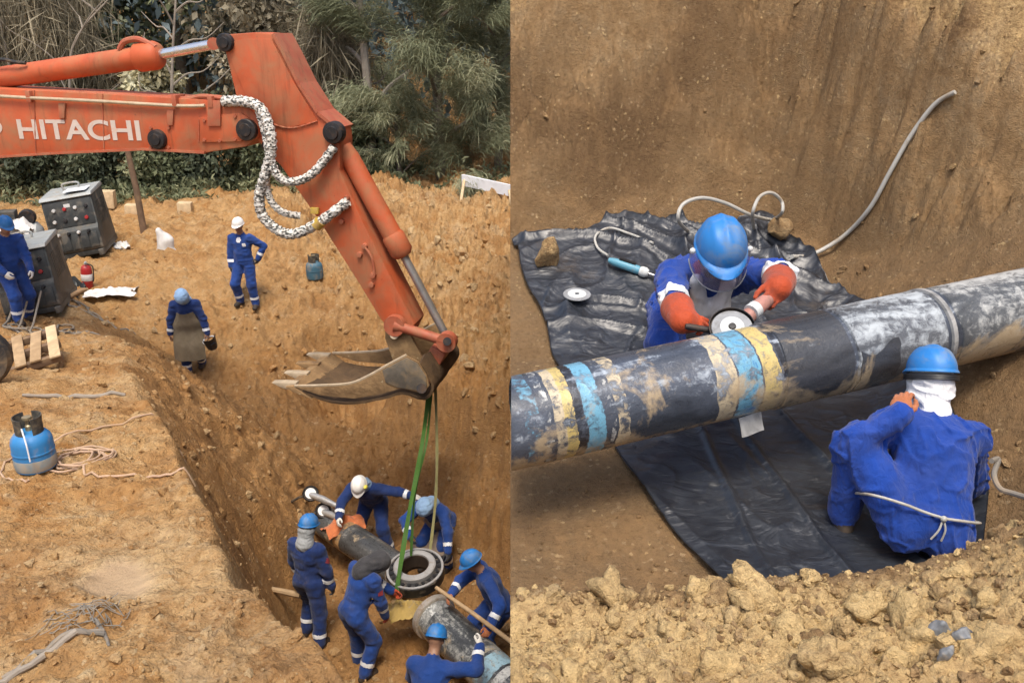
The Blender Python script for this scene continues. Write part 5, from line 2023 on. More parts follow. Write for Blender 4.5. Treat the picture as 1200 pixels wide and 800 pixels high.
M_PIPEEND = mat("bare_pipe_steel", (0.50, 0.46, 0.40), 0.45, 0.5, var=0.2, dirt=(0.3, 0.2, 0.12), dirt_amt=0.5, dirt_scale=8)
M_PIPEIN = mat("rusty_pipe_bore", (0.045, 0.03, 0.02), 0.8, var=0.3, dirt=(0.08, 0.05, 0.03))
M_TAPE = mat("clay_tape_wrap", (0.36, 0.22, 0.11), 0.7, var=0.25, dirt=(0.5, 0.38, 0.22), dirt_amt=0.5)


def pipe_obj(name, a, b, r, material, wall=0.02, seg=40, cut_a=None, cut_b=None, rings=2):
    """hollow pipe from a to b, local X along the axis; cut_a / cut_b optional planes x = const the ends are trimmed to"""
    a, b = Vector(a), Vector(b)
    ax = (b - a).normalized()
    y = Vector((0, 0, 1)).cross(ax).normalized()
    z = ax.cross(y)
    M = Matrix((ax, y, z)).transposed()
    L = (b - a).length
    V, F = [], []
    nr = max(rings, 2)
    def ring(rr, s):
        out = []
        for k in range(seg):
            an = 2 * math.pi * k / seg
            p = Vector((L * s, rr * math.cos(an), rr * math.sin(an)))
            if s == 0 and cut_a is not None:
                w = a + M @ p
                p.x += (cut_a - w.x) / ax.x
            if s == 1 and cut_b is not None:
                w = a + M @ p
                p.x += (cut_b - w.x) / ax.x
            out.append(p)
        return out
    rows = [ring(r - wall, 0)] + [ring(r, i / (nr - 1)) for i in range(nr)] + [ring(r - wall, 1)]
    mb = MB()
    W = [[mb.b.verts.new(p) for p in row] for row in rows]
    n = len(W)
    for j in range(n):
        for k in range(seg):
            f = mb.b.faces.new((W[j][k], W[j][(k + 1) % seg], W[(j + 1) % n][(k + 1) % seg], W[(j + 1) % n][k]))
            f.material_index = 1 if j in (0, n - 2) else (2 if j == n - 1 else 0)
    o = mb.build(name, [material, M_PIPEEND, M_PIPEIN], None, smooth=40)
    o.location = a
    o.rotation_euler = M.to_euler()
    return o, L, M


def sleeve(parent, x0, x1, r, t, material, seg=40, wob=0.0):
    mb = MB()
    rows = []
    for rr, x in ((r, x0), (r + t, x0 + 0.004), (r + t, x1 - 0.004), (r, x1)):
        rows.append([Vector((x + wob * math.sin(3 * 2 * math.pi * k / seg + x0 * 9) * (1 if x > 0.5 * (x0 + x1) else -1) + 0.6 * wob * math.sin(7 * 2 * math.pi * k / seg),
                             rr * math.cos(2 * math.pi * k / seg), rr * math.sin(2 * math.pi * k / seg))) for k in range(seg)])
    V = [[mb.b.verts.new(p) for p in row] for row in rows]
    for j in range(3):
        for k in range(seg):
            mb.b.faces.new((V[j][k], V[j][(k + 1) % seg], V[j + 1][(k + 1) % seg], V[j + 1][k]))
    return mb.build("coating_sleeve", material, parent, smooth=30)


# --- pipe over the black sheet (right-hand place)
PA, PB = Vector((0.004, 3.312, -1.578)), Vector((3.05, 4.28, -1.288))
def pipe_x(u):
    """distance along the pipe of the point showing at pixel column u"""
    uu = (u - 598) / 1000
    s = uu * 3.65 / (2.62 - 0.7 * uu)
    return s * 2.62 / ((PB - PA).normalized().x)


CREAM, YEL, LBLUE, SBLUE, WHITE_, BLK = (0.52, 0.44, 0.30), (0.54, 0.42, 0.16), (0.15, 0.36, 0.50), (0.03, 0.15, 0.38), (0.60, 0.61, 0.58), (0.018, 0.02, 0.026)
bands = [(pipe_x(600), pipe_x(617), LBLUE, 0.45), (pipe_x(622), pipe_x(630), WHITE_, 0.4), (pipe_x(634), pipe_x(646), CREAM, 0.75), (pipe_x(645), pipe_x(657), YEL, 0.75), (pipe_x(657), pipe_x(667), BLK, 0.8),
         (pipe_x(668), pipe_x(688), LBLUE, 0.85), (pipe_x(694), pipe_x(699), WHITE_, 0.4), (pipe_x(702), pipe_x(716), CREAM, 0.7), (pipe_x(816), pipe_x(838), CREAM, 0.9), (pipe_x(840), pipe_x(866), LBLUE, 0.85),
         (pipe_x(846), pipe_x(862), SBLUE, 0.35), (pipe_x(868), pipe_x(886), YEL, 0.95), (pipe_x(888), pipe_x(893), BLK, 0.9)]
M_PIPE1 = pipe_mat("painted_black_pipe", bands, 0.62, (0.028, 0.034, 0.046), (0.46, 0.52, 0.58), wash_amt=0.66)
M_SLEEVE_G = pipe_mat("grey_washed_sleeve", [], 0.35, (0.05, 0.055, 0.062), (0.52, 0.57, 0.60), 1.05)
M_SLEEVE_B = pipe_mat("black_sleeve", [], 0.40, (0.02, 0.022, 0.026), (0.35, 0.38, 0.4), 0.35)
M_SLEEVE_T = pipe_mat("streaked_sleeve", [], 0.55, (0.05, 0.055, 0.06), (0.56, 0.57, 0.55), 1.05)
M_JOINT = mat("grey_joint_ring", (0.34, 0.34, 0.33), 0.5, dirt=(0.1, 0.1, 0.1), dirt_amt=0.6, dirt_scale=10)
bigpipe, BL, BM = pipe_obj("pipeline", PA, PB, 0.198, M_PIPE1, 0.02, 64, cut_a=0.004, rings=60)
tag(bigpipe, "black pipeline with yellow and pale blue paint bands lying across the black sheet", "pipe")
sleeve(bigpipe, pipe_x(893), pipe_x(968), 0.1985, 0.006, M_SLEEVE_B, 64, 0.004)
sleeve(bigpipe, pipe_x(972), pipe_x(1074), 0.1985, 0.009, M_SLEEVE_G, 64, 0.003)
sleeve(bigpipe, pipe_x(1078), pipe_x(1084), 0.1985, 0.013, M_JOINT, 64)
sleeve(bigpipe, pipe_x(1090), pipe_x(1230), 0.1985, 0.005, M_SLEEVE_T, 64, 0.006)
# black patch stuck on the grey sleeve
mb = MB()
rows = []
for i in range(9):
    t = i / 8
    x = pipe_x(975) + (pipe_x(1018) - pipe_x(975)) * t
    h0, h1 = R(-160 - 8 * math.sin(t * 5)), R(-198 - 14 * math.sin(t * 4 + 1) * (1 - t) - 10)
    rows.append([Vector((x + 0.006 * math.sin(j * 2.1), 0.2095 * math.cos(h0 + (h1 - h0) * j / 6), 0.2095 * math.sin(-(h0 + (h1 - h0) * j / 6)) * 1)) for j in range(7)])
mb.sheet(rows, 0.003)

mb.build("coating_patch", M_SLEEVE_B, bigpipe)
# strip of clay tape hanging loose from the underside
mb = MB()
px = pipe_x(862)
mb.sheet([[Vector((px + dx, -0.11 - 0.01 * k, -0.165 - 0.028 * k + 0.006 * math.sin(k * 2 + dx * 30))) for k in range(4)] for dx in np.linspace(-0.055, 0.06, 6)], 0.004)
mb.build("loose_tape", M_JOINT, bigpipe)

# --- pipes in the trench (left-hand place)
M_PIPE2 = pipe_mat("scuffed_coated_pipe", [(0.05, 0.2, WHITE_, 0.6), (1.02, 1.10, CREAM, 0.7), (1.14, 1.36, (0.34, 0.52, 0.60), 0.85), (1.40, 1.52, WHITE_, 0.8)], 0.75, (0.035, 0.038, 0.04), (0.50, 0.50, 0.46), 0.80)
M_PIPE3 = pipe_mat("taped_coated_pipe", [(0.98, 1.12, (0.45, 0.27, 0.12), 0.8), (1.2, 1.3, CREAM, 0.5)], 0.85, (0.035, 0.036, 0.036), (0.40, 0.38, 0.33), 0.5)
TD = Vector((0.6, -0.8, 0))
E2 = at(508, 722, 9.85)
np_, _, _ = pipe_obj("coated_pipe", E2, E2 + TD * 4.2 + Vector((0, 0, 0.02)), 0.238, M_PIPE2, 0.022, 36, rings=12)
tag(np_, "grey coated pipe length with a bare steel end, beneath the man with the pole", "pipe", "coated pipe lengths in the trench")
mb = MB()
mb.lathe([(0.245, -0.03), (0.268, -0.028), (0.268, 0.05), (0.245, 0.06), (0.241, 0.06), (0.241, -0.03), (0.245, -0.03)], 36, Matrix.Rotation(R(90), 4, 'Y'))
mb.build("end_collar", M_PIPEEND, np_, smooth=30)
E1 = at(466, 668, 10.75)
E1b = at(383, 612, 11.75)
fp_, _, _ = pipe_obj("coated_pipe", E1, E1b + (E1b - E1).normalized() * 0.12, 0.205, M_PIPE3, 0.022, 36, rings=12)
tag(fp_, "mud streaked coated pipe length running from the flange to the man in the white helmet", "pipe", "coated pipe lengths in the trench")
# orange rag thrown over its far end
def rag(name, c, sx, sy, m, label, cat, h=0.10, seed=0, rz=0.0, base=None, sag=0.0, n=16):
    """crumpled cloth lying on what is below it"""
    mb = MB()
    rows = []
    for i in range(n):
        row = []
        for j in range(n):
            u, v = 2 * i / (n - 1) - 1, 2 * j / (n - 1) - 1
            k = 1 + 0.22 * float(noise2(u * 1.5 + seed, v * 1.5, 5))
            x, y = u * sx * k, v * sy * k
            z = h * (0.55 + 0.45 * float(noise2(u * 2.2 + seed, v * 2.2, 7))) * (1 - 0.55 * max(u * u, v * v)) + 0.25 * h * float(noise2(u * 6 + seed, v * 6, 8)) - sag * (u * u + v * v)
            row.append(Vector((x, y, z)))
        rows.append(row)
    mb.sheet(rows, 0.004)
    o = mb.build(name, m, None)
    o.location = c
    o.rotation_euler = (0, 0, rz)
    return tag(o, label, cat)


M_RAGO = cloth_mat("orange_rag_cloth", (0.52, 0.16, 0.06), dirt_amt=0.5)
M_RAGY = cloth_mat("yellow_rag_cloth", (0.40, 0.28, 0.09), dirt_amt=0.5)
M_RAGW = cloth_mat("white_sacking", (0.66, 0.64, 0.60), dirt_amt=0.35)
M_RAGP = cloth_mat("white_printed_sack", (0.68, 0.66, 0.62), dirt=(0.52, 0.30, 0.24), dirt_amt=0.35)
c = at(403, 612, 11.45)
rag("rag", c + Vector((0, 0, 0.02)), 0.26, 0.16, M_RAGO, "orange rag draped over the far end of the pipe under the white-helmeted man", "rag", 0.10, 2, 0.6, sag=0.07)
c = at(476, 712, 9.95)
rag("rag", c, 0.22, 0.17, M_RAGY, "yellow cloth on the pipe joint just below the hanging flange", "rag", 0.12, 5, 0.3, sag=0.05)

# ------------------------------------------------------------------ flange ring and sling
M_FLG = mat("flange_face_steel", (0.33, 0.325, 0.32), 0.55, 0.1, var=0.15, dirt=(0.25, 0.2, 0.15), dirt_amt=0.3, dirt_scale=10)
M_FLGD = mat("flange_dark_rim", (0.03, 0.03, 0.032), 0.5, 0.3, var=0.3, dirt=(0.25, 0.2, 0.15), dirt_amt=0.35, dirt_scale=10)
FC = at(486, 663, 10.35)
fl = empty("pipe_flange", FC)
tag(fl, "dark pipe flange with a bright raised face hanging in the green sling", "flange")
fl.rotation_euler = (R(9), R(-4), 0)
MB().lathe([(0.175, 0.0), (0.175, -0.21), (0.30, -0.21), (0.345, -0.18), (0.355, -0.05), (0.345, -0.035), (0.255, -0.03), (0.175, 0.0)], 48).build("flange_body", M_FLGD, fl, smooth=30)
MB().lathe([(0.176, -0.02), (0.172, 0.002), (0.178, 0.028), (0.20, 0.032), (0.245, 0.030), (0.258, 0.018), (0.258, -0.028)], 48).build("raised_face", M_FLG, fl, smooth=30)
MB().lathe([(0.165, 0.012), (0.158, -0.16), (0.174, -0.16), (0.174, 0.012), (0.165, 0.012)], 48).build("bore", M_PIPEIN, fl, smooth=30)
MB().lathe([(0.318, -0.036), (0.322, -0.024), (0.347, -0.026), (0.349, -0.036)], 48).build("rim_edge", M_FLG, fl, smooth=30)
bolt0 = None
for k in range(22):
    a = 2 * math.pi * k / 22
    if bolt0 is None:
        bolt0 = MB().lathe([(0, 0.008), (0.020, 0.008), (0.023, 0.0), (0.023, -0.02), (0, -0.02)], 6).build("bolt", M_PIN, fl, smooth=False)
        o = bolt0
    else:
        o = bolt0.copy()
        COL.objects.link(o)
        o.parent = fl
    o.location = (0.289 * math.cos(a), 0.289 * math.sin(a), -0.027)
    o.rotation_euler = (0, 0, a)

M_SLING = cloth_mat("green_webbing", (0.055, 0.135, 0.022), dirt=(0.2, 0.18, 0.08), dirt_amt=0.3, rough=0.8)
M_ROPE = cloth_mat("olive_webbing", (0.23, 0.21, 0.09), dirt_amt=0.4)
hook = exw(505, 446, 0.0)
sl = empty("lifting_sling", hook)
tag(sl, "bright green webbing sling from the bucket linkage down to the flange", "sling")
def strap(pts, w, m, th=0.012):
    pts = spline([Vector(p) - hook for p in pts], 8)
    mb = MB()
    rows = []
    for i, p in enumerate(pts):
        t = i / (len(pts) - 1)
        ang = 0.25 * math.sin(t * 4.0)
        d = Vector((math.cos(ang), math.sin(ang) * 0.9, 0)) * w * (0.5 + 0.06 * math.sin(t * 23))
        rows.append([p - d, p, p + d])
    mb.sheet(rows, th)
    return mb.build("strap", m, sl)
fr = FC + Vector((-0.16, -0.20, 0.05))
strap([hook + Vector((0, 0, 0.05)), hook + (fr - hook) * 0.35 + Vector((0.02, 0, 0)), hook + (fr - hook) * 0.7 + Vector((0.0, 0, 0)), fr, fr + Vector((-0.03, -0.13, -0.22))], 0.055, M_SLING)
strap([hook + Vector((0.02, 0.05, 0.05)), hook + (fr - hook) * 0.33 + Vector((0.07, 0.03, 0)), hook + (fr - hook) * 0.62 + Vector((0.03, 0.1, 0)), fr + Vector((0.10, 0.34, 0.0))], 0.030, M_SLING)
bk = FC + Vector((0.16, 0.32, 0.02))
strap([hook + Vector((0.05, 0.03, 0.02)), hook + (bk - hook) * 0.4 + Vector((0.08, 0, 0)), hook + (bk - hook) * 0.72 + Vector((0.06, 0.05, 0)), bk], 0.035, M_ROPE)

# ------------------------------------------------------------------ gauges, pole and tool round the trench pipes
M_GAUGE = mat("white_gauge_face", (0.75, 0.76, 0.74), 0.3, var=0.04, bump=0)
M_ALU = mat("dull_aluminium", (0.45, 0.45, 0.44), 0.45, 0.6, dirt=(0.3, 0.22, 0.13), dirt_amt=0.4)
M_WOOD = mat("weathered_timber", (0.42, 0.29, 0.16), 0.8, var=0.25, scale=8, dirt=(0.28, 0.18, 0.09), dirt_amt=0.5, bump=0.4, bscale=30)
M_WOODD = mat("dark_wet_timber", (0.16, 0.10, 0.06), 0.8, var=0.3, scale=8, dirt=(0.3, 0.2, 0.1), dirt_amt=0.4, bump=0.4)
M_WOODP = mat("pale_cut_timber", (0.58, 0.44, 0.26), 0.75, var=0.2, scale=8, dirt=(0.4, 0.28, 0.15), dirt_amt=0.35, bump=0.3)

for (u, v, label, du, dv) in ((364, 578, "round pressure gauge on a steel rod, upper of the pair near the white-helmeted man", 34, 16), (379, 598, "round pressure gauge beside the far end of the pipe, lower of the pair", 22, 12)):
    c = at(u, v, 11.6)
    g = empty("pressure_gauge", c)
    tag(g, label, "gauge", "pressure gauges by the pipe")
    d = Vector((0.2, -0.75, 0.62)).normalized()
    X = d.to_track_quat('Z', 'Y').to_matrix().to_4x4()
    MB().lathe([(0, 0.02), (0.075, 0.02), (0.10, 0.03), (0.11, 0.01), (0.105, -0.05), (0, -0.06)], 24, X).build("case", M_PIN, g)
    MB().lathe([(0, 0.026), (0.072, 0.024), (0.074, 0.018)], 24, X).build("dial", M_GAUGE, g)
    e = at(u + du, v + dv, 11.4) - c
    MB().tube([Vector((0, 0, -0.02)), e * 0.45, e], [0.045, 0.05, 0.03], 12).build("rod", M_ALU, g)
    e2 = at(u - 26, v + 12, 11.7) - c
    MB().tube(spline([Vector((0, 0, -0.03)), e2 * 0.5 + Vector((0, 0, 0.02)), e2], 4), 0.018, 8).build("hose", M_RUBBER, g)

a, b = at(511, 688, 9.55), at(600, 752, 8.95)
o = MB().tube([a, a + (b - a) * 0.5 + Vector((0, 0, 0.01)), b], [0.022, 0.025, 0.026], 10).build("pole", M_WOOD, None)
tag(o, "pale wooden pole held by the blue-helmeted man at the near pipe", "pole")
a, b = at(309, 688, 10.2), at(352, 697, 10.1)
o = MB().tube([a, b], [0.03, 0.04], 8).build("timber_stick", M_WOOD, None)
tag(o, "short timber stick lying behind the man with the grey scarf", "stick")

# welding mask carried by the apron man
w = CREW["apron"]
root = w["root"]
wm = empty("welding_mask", root.matrix_world @ Vector((0, 0, 0)))
bpy.context.view_layer.update()
hp_ = root.matrix_world @ Vector(tuple(w["wr"][0]))
wm.location = hp_ + Vector((0.05, -0.06, -0.13))
wm.scale = (0.85, 0.85, 0.85)
wm.rotation_euler = (R(15), R(-20), R(40))
tag(wm, "black welding mask with pale headband carried in the apron man's hand", "mask")
mb = MB()
rows = []
for i in range(9):
    a = R(-80 + 160 * i / 8)
    rows.append([Vector((0.12 * math.sin(a) * (1 - 0.25 * (j / 6) ** 2), -0.13 * math.cos(a) * (1 - 0.1 * (j / 6)), 0.14 - 0.26 * j / 6)) for j in range(7)])
mb.sheet(rows, 0.006)
mb.build("shell", M_BLACKPL, wm)
MB().box((-0.05, -0.145, 0.0), (0.05, -0.125, 0.045), bev=0.003).build("lens", M_GLASS_D, wm)
MB().tube([Vector((0.115 * math.sin(a), 0.10 * math.cos(a), 0.05)) for a in np.linspace(0, 6.28, 20, endpoint=False)], 0.012, 6, closed=True).build("headband", M_BAND, wm)

# ------------------------------------------------------------------ gas bottles
M_GAS = mat("blue_gas_bottle_paint", (0.03, 0.20, 0.46), 0.5, var=0.12, dirt=(0.34, 0.24, 0.14), dirt_amt=0.35, dirt_scale=5, wear=(0.25, 0.3, 0.34), wear_amt=0.5)
M_GASG = mat("faded_teal_bottle_paint", (0.045, 0.13, 0.19), 0.6, var=0.2, dirt=(0.26, 0.2, 0.13), dirt_amt=0.5, dirt_scale=6, wear=(0.3, 0.28, 0.22))
M_SOOT = mat("sooty_iron", (0.045, 0.042, 0.036), 0.85, var=0.4, dirt=(0.2, 0.16, 0.10), dirt_amt=0.55, dirt_scale=14, bump=0.3)
M_BRASS = mat("tarnished_brass", (0.40, 0.33, 0.2), 0.45, 0.6)
M_MUDRIM = mat("mud_splashed_grey_paint", (0.22, 0.25, 0.25), 0.7, var=0.2, dirt=(0.36, 0.26, 0.15), dirt_amt=0.6, dirt_scale=6)


def gas_bottle(loc, s, label, m, rz=0.0, two=True):
    t = empty("gas_bottle", loc, rz)
    t.scale = (s, s, s)
    tag(t, label, "gas bottle", "gas bottles on the ground")
    body = MB().lathe([(0, 0.0), (0.12, 0.0), (0.145, 0.02), (0.15, 0.06), (0.15, 0.24), (0.142, 0.275), (0.12, 0.305), (0.085, 0.325), (0.04, 0.332), (0, 0.333)], 36).build("body", m, t)
    MB().lathe([(0.151, 0.155), (0.1535, 0.158), (0.1535, 0.172), (0.151, 0.175)], 36).build("weld_seam", m, body)
    if two:
        MB().lathe([(0.1485, 0.03), (0.1525, 0.05), (0.1525, 0.115), (0.150, 0.12)], 36).build("lower_paint", M_MUDRIM, body)
    # collar: curved guard with openings
    mb = MB()
    for a0, a1 in ((-70, 75), (110, 250)):
        rows = []
        for i in range(13):
            a = R(a0 + (a1 - a0) * i / 12)
            rows.append([Vector((0.100 * math.cos(a) * (1 + 0.05 * (j == 3)), 0.100 * math.sin(a) * (1 + 0.05 * (j == 3)), 0.30 + 0.05 * j)) for j in range(4)])
        mb.sheet(rows, 0.008)
    mb.build("collar", M_SOOT, t)
    v = MB().lathe([(0, 0.33), (0.025, 0.33), (0.025, 0.37), (0.016, 0.38), (0.016, 0.42), (0.035, 0.425), (0.035, 0.445), (0, 0.45)], 14).build("valve", M_BRASS, t)
    MB().tube([Vector((0, 0, 0.39)), Vector((0.06, -0.01, 0.39)), Vector((0.085, -0.02, 0.36))], 0.014, 8).build("regulator", M_SOOT, v)
    return t


def on_site(u, v, d):
    p = at(u, v, d)
    # drop to the ground under the sight line
    for k in range(60):
        q = at(u, v, d)
        h = float(hL(q.x, q.y))
        e = q.z - h
        if abs(e) < 0.004:
            break
        d += 0.35 * e / (abs(q.z) / d + 0.12)
    return Vector((q.x, q.y, h))


g1 = on_site(34, 556, 6.6)
gas_bottle(g1 + Vector((0, 0.12, -0.01)), 1.0, "bright blue gas bottle with sooty collar beside the coiled hose", M_GAS, 0.4)
g2 = on_site(368, 328, 15.4)
gas_bottle(g2 + Vector((0, 0.1, -0.01)), 1.08, "dull teal gas bottle standing alone beyond the trench near the boom", M_GASG, 0.9, False)
# white tag hanging on the near bottle
o = MB().tube(spline([g1 + Vector((0.03, -0.02, 0.40)), g1 + Vector((0.06, -0.05, 0.28)), g1 + Vector((0.065, -0.055, 0.14))], 5), 0.006, 6).build("hose_lead", M_WHITEC, None)
tag(o, "thin white lead hanging down the front of the bright blue gas bottle", "lead")

# coiled hose and leads lying on the ground
M_HOSE = mat("dusty_pink_hose", (0.50, 0.34, 0.23), 0.7, var=0.15, dirt=(0.42, 0.29, 0.16), dirt_amt=0.5, dirt_scale=6)
M_CABLE = mat("dusty_grey_cable", (0.20, 0.18, 0.15), 0.7, var=0.2, dirt=(0.34, 0.25, 0.15), dirt_amt=0.5)


def on_ground(pts, lift=0.012, n=8, h=hL):
    out = []
    for p in spline([Vector((x, y, 0)) for x, y in pts], n):
        out.append(Vector((p.x, p.y, float(h(p.x, p.y)) + lift)))
    return out


hc = on_site(92, 536, 6.75)
pts = []
rr = random.Random(4)
for k in range(150):
    a = k * 0.30
    r1 = 0.205 + 0.035 * math.sin(k * 0.09 + 1) + 0.02 * rr.uniform(-1, 1)
    ox, oy = 0.05 * math.sin(k * 0.045), 0.06 * math.cos(k * 0.031)
    x, y = hc.x + r1 * math.cos(a) * (1.0 - 0.3 * (k > 90)) + ox + (0.06 if k > 90 else 0), hc.y + r1 * math.sin(a) * 0.95 + oy
    pts.append(Vector((x, y, float(hL(x, y, False)) + 0.03 + 0.0004 * k + 0.01 * math.sin(k * 0.37))))
tail = on_ground([(hc.x + 0.15, hc.y - 0.22), (g1.x + 0.5, g1.y - 0.02), (g1.x + 1.0, g1.y + 0.02), (g1.x + 1.25, g1.y + 0.05)], 0.015)
o = MB().tube(spline(pts, 3), 0.0085, 6).build("hose_coil", M_HOSE, None)
tag(o, "loose coil of dusty pink hose lying beside the near gas bottle", "hose")
o = MB().tube(tail, 0.009, 6).build("hose_tail", M_HOSE, None)
tag(o, "straight pink hose running from the coil to the trench edge", "hose")
o = MB().tube(on_ground([(g1.x + 0.05, g1.y - 0.1), (g1.x - 0.22, g1.y + 0.0), (g1.x - 0.35, g1.y + 0.5), (g1.x + 0.1, g1.y + 1.2), (g1.x + 0.55, g1.y + 1.6)], 0.014), 0.0085, 6).build("hose_tail", M_HOSE, None)
tag(o, "pink hose looping behind the near gas bottle", "hose")
# welding cables on the flat by the machines
for i, (seed, label) in enumerate(((3, "grey welding cable snaking in front of the nearer welding machine"), (8, "tangle of grey welding cable beside the fire extinguisher"))):
    c = on_site((60, 105)[i], (388, 364)[i], (12.6, 13.6)[i])
    r_ = random.Random(seed)
    pp = [(c.x + r_.uniform(-0.75, 0.75), c.y + r_.uniform(-0.35, 0.35)) for _ in range(12)]
    o = MB().tube(on_ground(pp, 0.02, 8), 0.016, 6).build("welding_cable", M_CABLE, None)
    tag(o, label, "cable", "welding cables on the ground")

# ------------------------------------------------------------------ welding machines
M_CASE = mat("grimy_black_casing", (0.030, 0.034, 0.034), 0.5, var=0.3, dirt=(0.17, 0.15, 0.12), dirt_amt=0.4, dirt_scale=4)
M_CASEG = mat("grey_green_casing", (0.038, 0.043, 0.042), 0.55, var=0.25, dirt=(0.22, 0.18, 0.13), dirt_amt=0.5, dirt_scale=4)
M_LID = mat("pale_grey_lid", (0.34, 0.36, 0.35), 0.45, var=0.15, dirt=(0.34, 0.28, 0.2), dirt_amt=0.4, dirt_scale=5)
M_PAPER = mat("white_paper", (0.76, 0.78, 0.80), 0.7, var=0.05, bump=0)
M_RED = mat("red_enamel", (0.36, 0.02, 0.02), 0.4, var=0.15, dirt=(0.3, 0.2, 0.12), dirt_amt=0.3, dirt_scale=5)
M_KNOB = mat("white_knob", (0.55, 0.55, 0.53), 0.5, dirt=(0.2, 0.15, 0.1), dirt_amt=0.3)


def welding_machine(loc, rz, s, label, paper):
    t = empty("welding_machine", loc, rz)
    t.scale = (s, s, s)
    t.rotation_euler = (0, R(-8), rz)
    tag(t, label, "welding machine", "welding machines on the flat")
    w = 0.40
    # side profile (y back, z up): front leans back
    prof = [(0.0, 0.10), (-0.02, 0.14), (0.03, 0.46), (0.10, 0.52), (0.20, 0.98), (1.05, 1.02), (1.12, 0.98), (1.12, 0.10)]
    T = Matrix(((0, 1, 0, 0), (1, 0, 0, 0), (0, 0, 1, 0), (0, 0, 0, 1)))      # prism (x, z) -> (y, z)
    MB().prism(prof, -w, w, 0.02, T).build("casing", M_CASEG, t, smooth=30)
    MB().prism([(0.17, 0.985), (0.16, 1.00), (0.22, 1.045), (1.08, 1.075), (1.15, 1.04), (1.15, 1.00)], -w - 0.015, w + 0.015, 0.01, T).build("lid", M_LID, t, smooth=30)
    ln = math.hypot(0.10, 0.46)
    def face(y0, z0, y1, z1):
        """matrix with X across, Y up the sloping front, Z out of it"""
        u = Vector((0, y1 - y0, z1 - z0)).normalized()
        nrm = Vector((-1, 0, 0)).cross(u) * 1.0
        nrm = Vector((1, 0, 0)).cross(u)
        return Matrix.Translation((0, y0, z0)) @ Matrix(((1, u.x, nrm.x, 0), (0, u.y, nrm.y, 0), (0, u.z, nrm.z, 0), (0, 0, 0, 1)))
    Fu = face(0.10, 0.52, 0.20, 0.98)
    pn = MB().box((-w + 0.03, 0.01, -0.005), (w - 0.03, 0.45, 0.012), Fu, 0.004).build("control_panel", M_CASE, t, smooth=30)
    for i in range(4):
        for j in range(2):
            x = -0.26 + 0.17 * i + 0.03 * j
            y = 0.12 + 0.19 * j
            m = (M_KNOB, M_PIN, M_KNOB, M_RED)[(i + 2 * j) % 4]
            X = Fu @ Matrix.Translation((x, y, 0.012))
            MB().lathe([(0, 0.03), (0.026, 0.028), (0.034, 0.0), (0, 0.0)], 12, X).build("dial", m, pn)
    MB().box((-0.06, 0.33, 0.012), (0.04, 0.39, 0.018), Fu, 0.002).build("meter", M_KNOB, pn, smooth=False)
    Fl = face(-0.02, 0.14, 0.03, 0.46)
    for k in range(5):
        x0 = -w + 0.05 + k * 0.145
        MB().box((x0, 0.02, -0.006), (x0 + 0.125, 0.27, 0.018), Fl, 0.006).build("socket_cover", M_CASE if k % 2 else M_CASEG, t, smooth=30)
    for k in range(4):
        X = Fl @ Matrix.Translation((-0.24 + 0.16 * k, 0.29, 0.01))
        MB().lathe([(0, 0.05), (0.02, 0.05), (0.03, 0.02), (0.032, 0), (0, 0)], 10, X).build("terminal", (M_KNOB, M_PIN)[k % 2], t)
    for k in range(7):
        MB().box((-w - 0.006, 0.35 + 0.09 * k, 0.45), (-w + 0.002, 0.40 + 0.09 * k, 0.85), None, 0.002).build("vent_slat", M_CASE, t, smooth=False)
        MB().box((w - 0.002, 0.35 + 0.09 * k, 0.45), (w + 0.006, 0.40 + 0.09 * k, 0.85), None, 0.002).build("vent_slat", M_CASE, t, smooth=False)
    MB().tube(spline([(-0.12, 0.75, 1.06), (-0.12, 0.75, 1.16), (0.12, 0.75, 1.16), (0.12, 0.75, 1.06)], 5), 0.018, 8).build("lifting_eye", M_LID, t)
    for sx in (-1, 1):
        MB().box((sx * (w - 0.05) - 0.04, -0.08, 0.0), (sx * (w - 0.05) + 0.04, 1.2, 0.10), None, 0.012).build("skid", M_CASE, t, smooth=30)
    MB().box((-w + 0.09, 0.0, 0.02), (w - 0.09, 0.06, 0.10), None, 0.01).build("skid_bar", M_CASE, t, smooth=30)
    bpy.context.view_layer.update()
    if paper:
        MW = t.matrix_world
        mb = MB()
        mb.sheet([[MW @ Vector((x, y, 1.085 + 0.012 * y + 0.006 * math.sin(x * 9 + y * 5))) for y in np.linspace(0.2, 0.62, 5)] for x in np.linspace(-0.02, 0.34, 5)], 0.003)
        o = mb.build("paper_sheet", M_PAPER, None)
        tag(o, "white sheet of paper lying on the lid of the farther welding machine", "paper")
    return t


w1 = on_site(96, 303, 16.6)
w1.z += 0.02
welding_machine(w1 + Vector((0, 0.0, 0)), R(14), 1.14, "farther welding machine, taller in view, with a paper sheet on its grey lid", True)
w2 = on_site(42, 371, 13.2)
welding_machine(w2 + Vector((0, 0, 0)), R(16), 1.0, "nearer welding machine with its lower lid beside the man at the edge", False)
# cables hanging from the nearer machine
for k in range(3):
    a = w2 + Vector((-0.15 + 0.17 * k, -0.06, 0.42))
    e = w2 + Vector((-0.05 + 0.25 * k, -0.75 - 0.1 * k, 0))
    e.z = float(hL(e.x, e.y)) + 0.02
    mid = (a + e) * 0.5 + Vector((0, -0.12, -0.12))
    o = MB().tube(spline([a, mid, e, e + Vector((0.4, -0.1, 0.0))], 6), 0.015, 6).build("welding_cable", M_CABLE, None)
    tag(o, ["pale cable hanging from the front of the nearer welding machine, leftmost of three", "pale cable hanging from the front of the nearer welding machine, middle of three", "pale cable hanging from the front of the nearer welding machine, rightmost of three"][k], "cable", "welding cables on the ground")

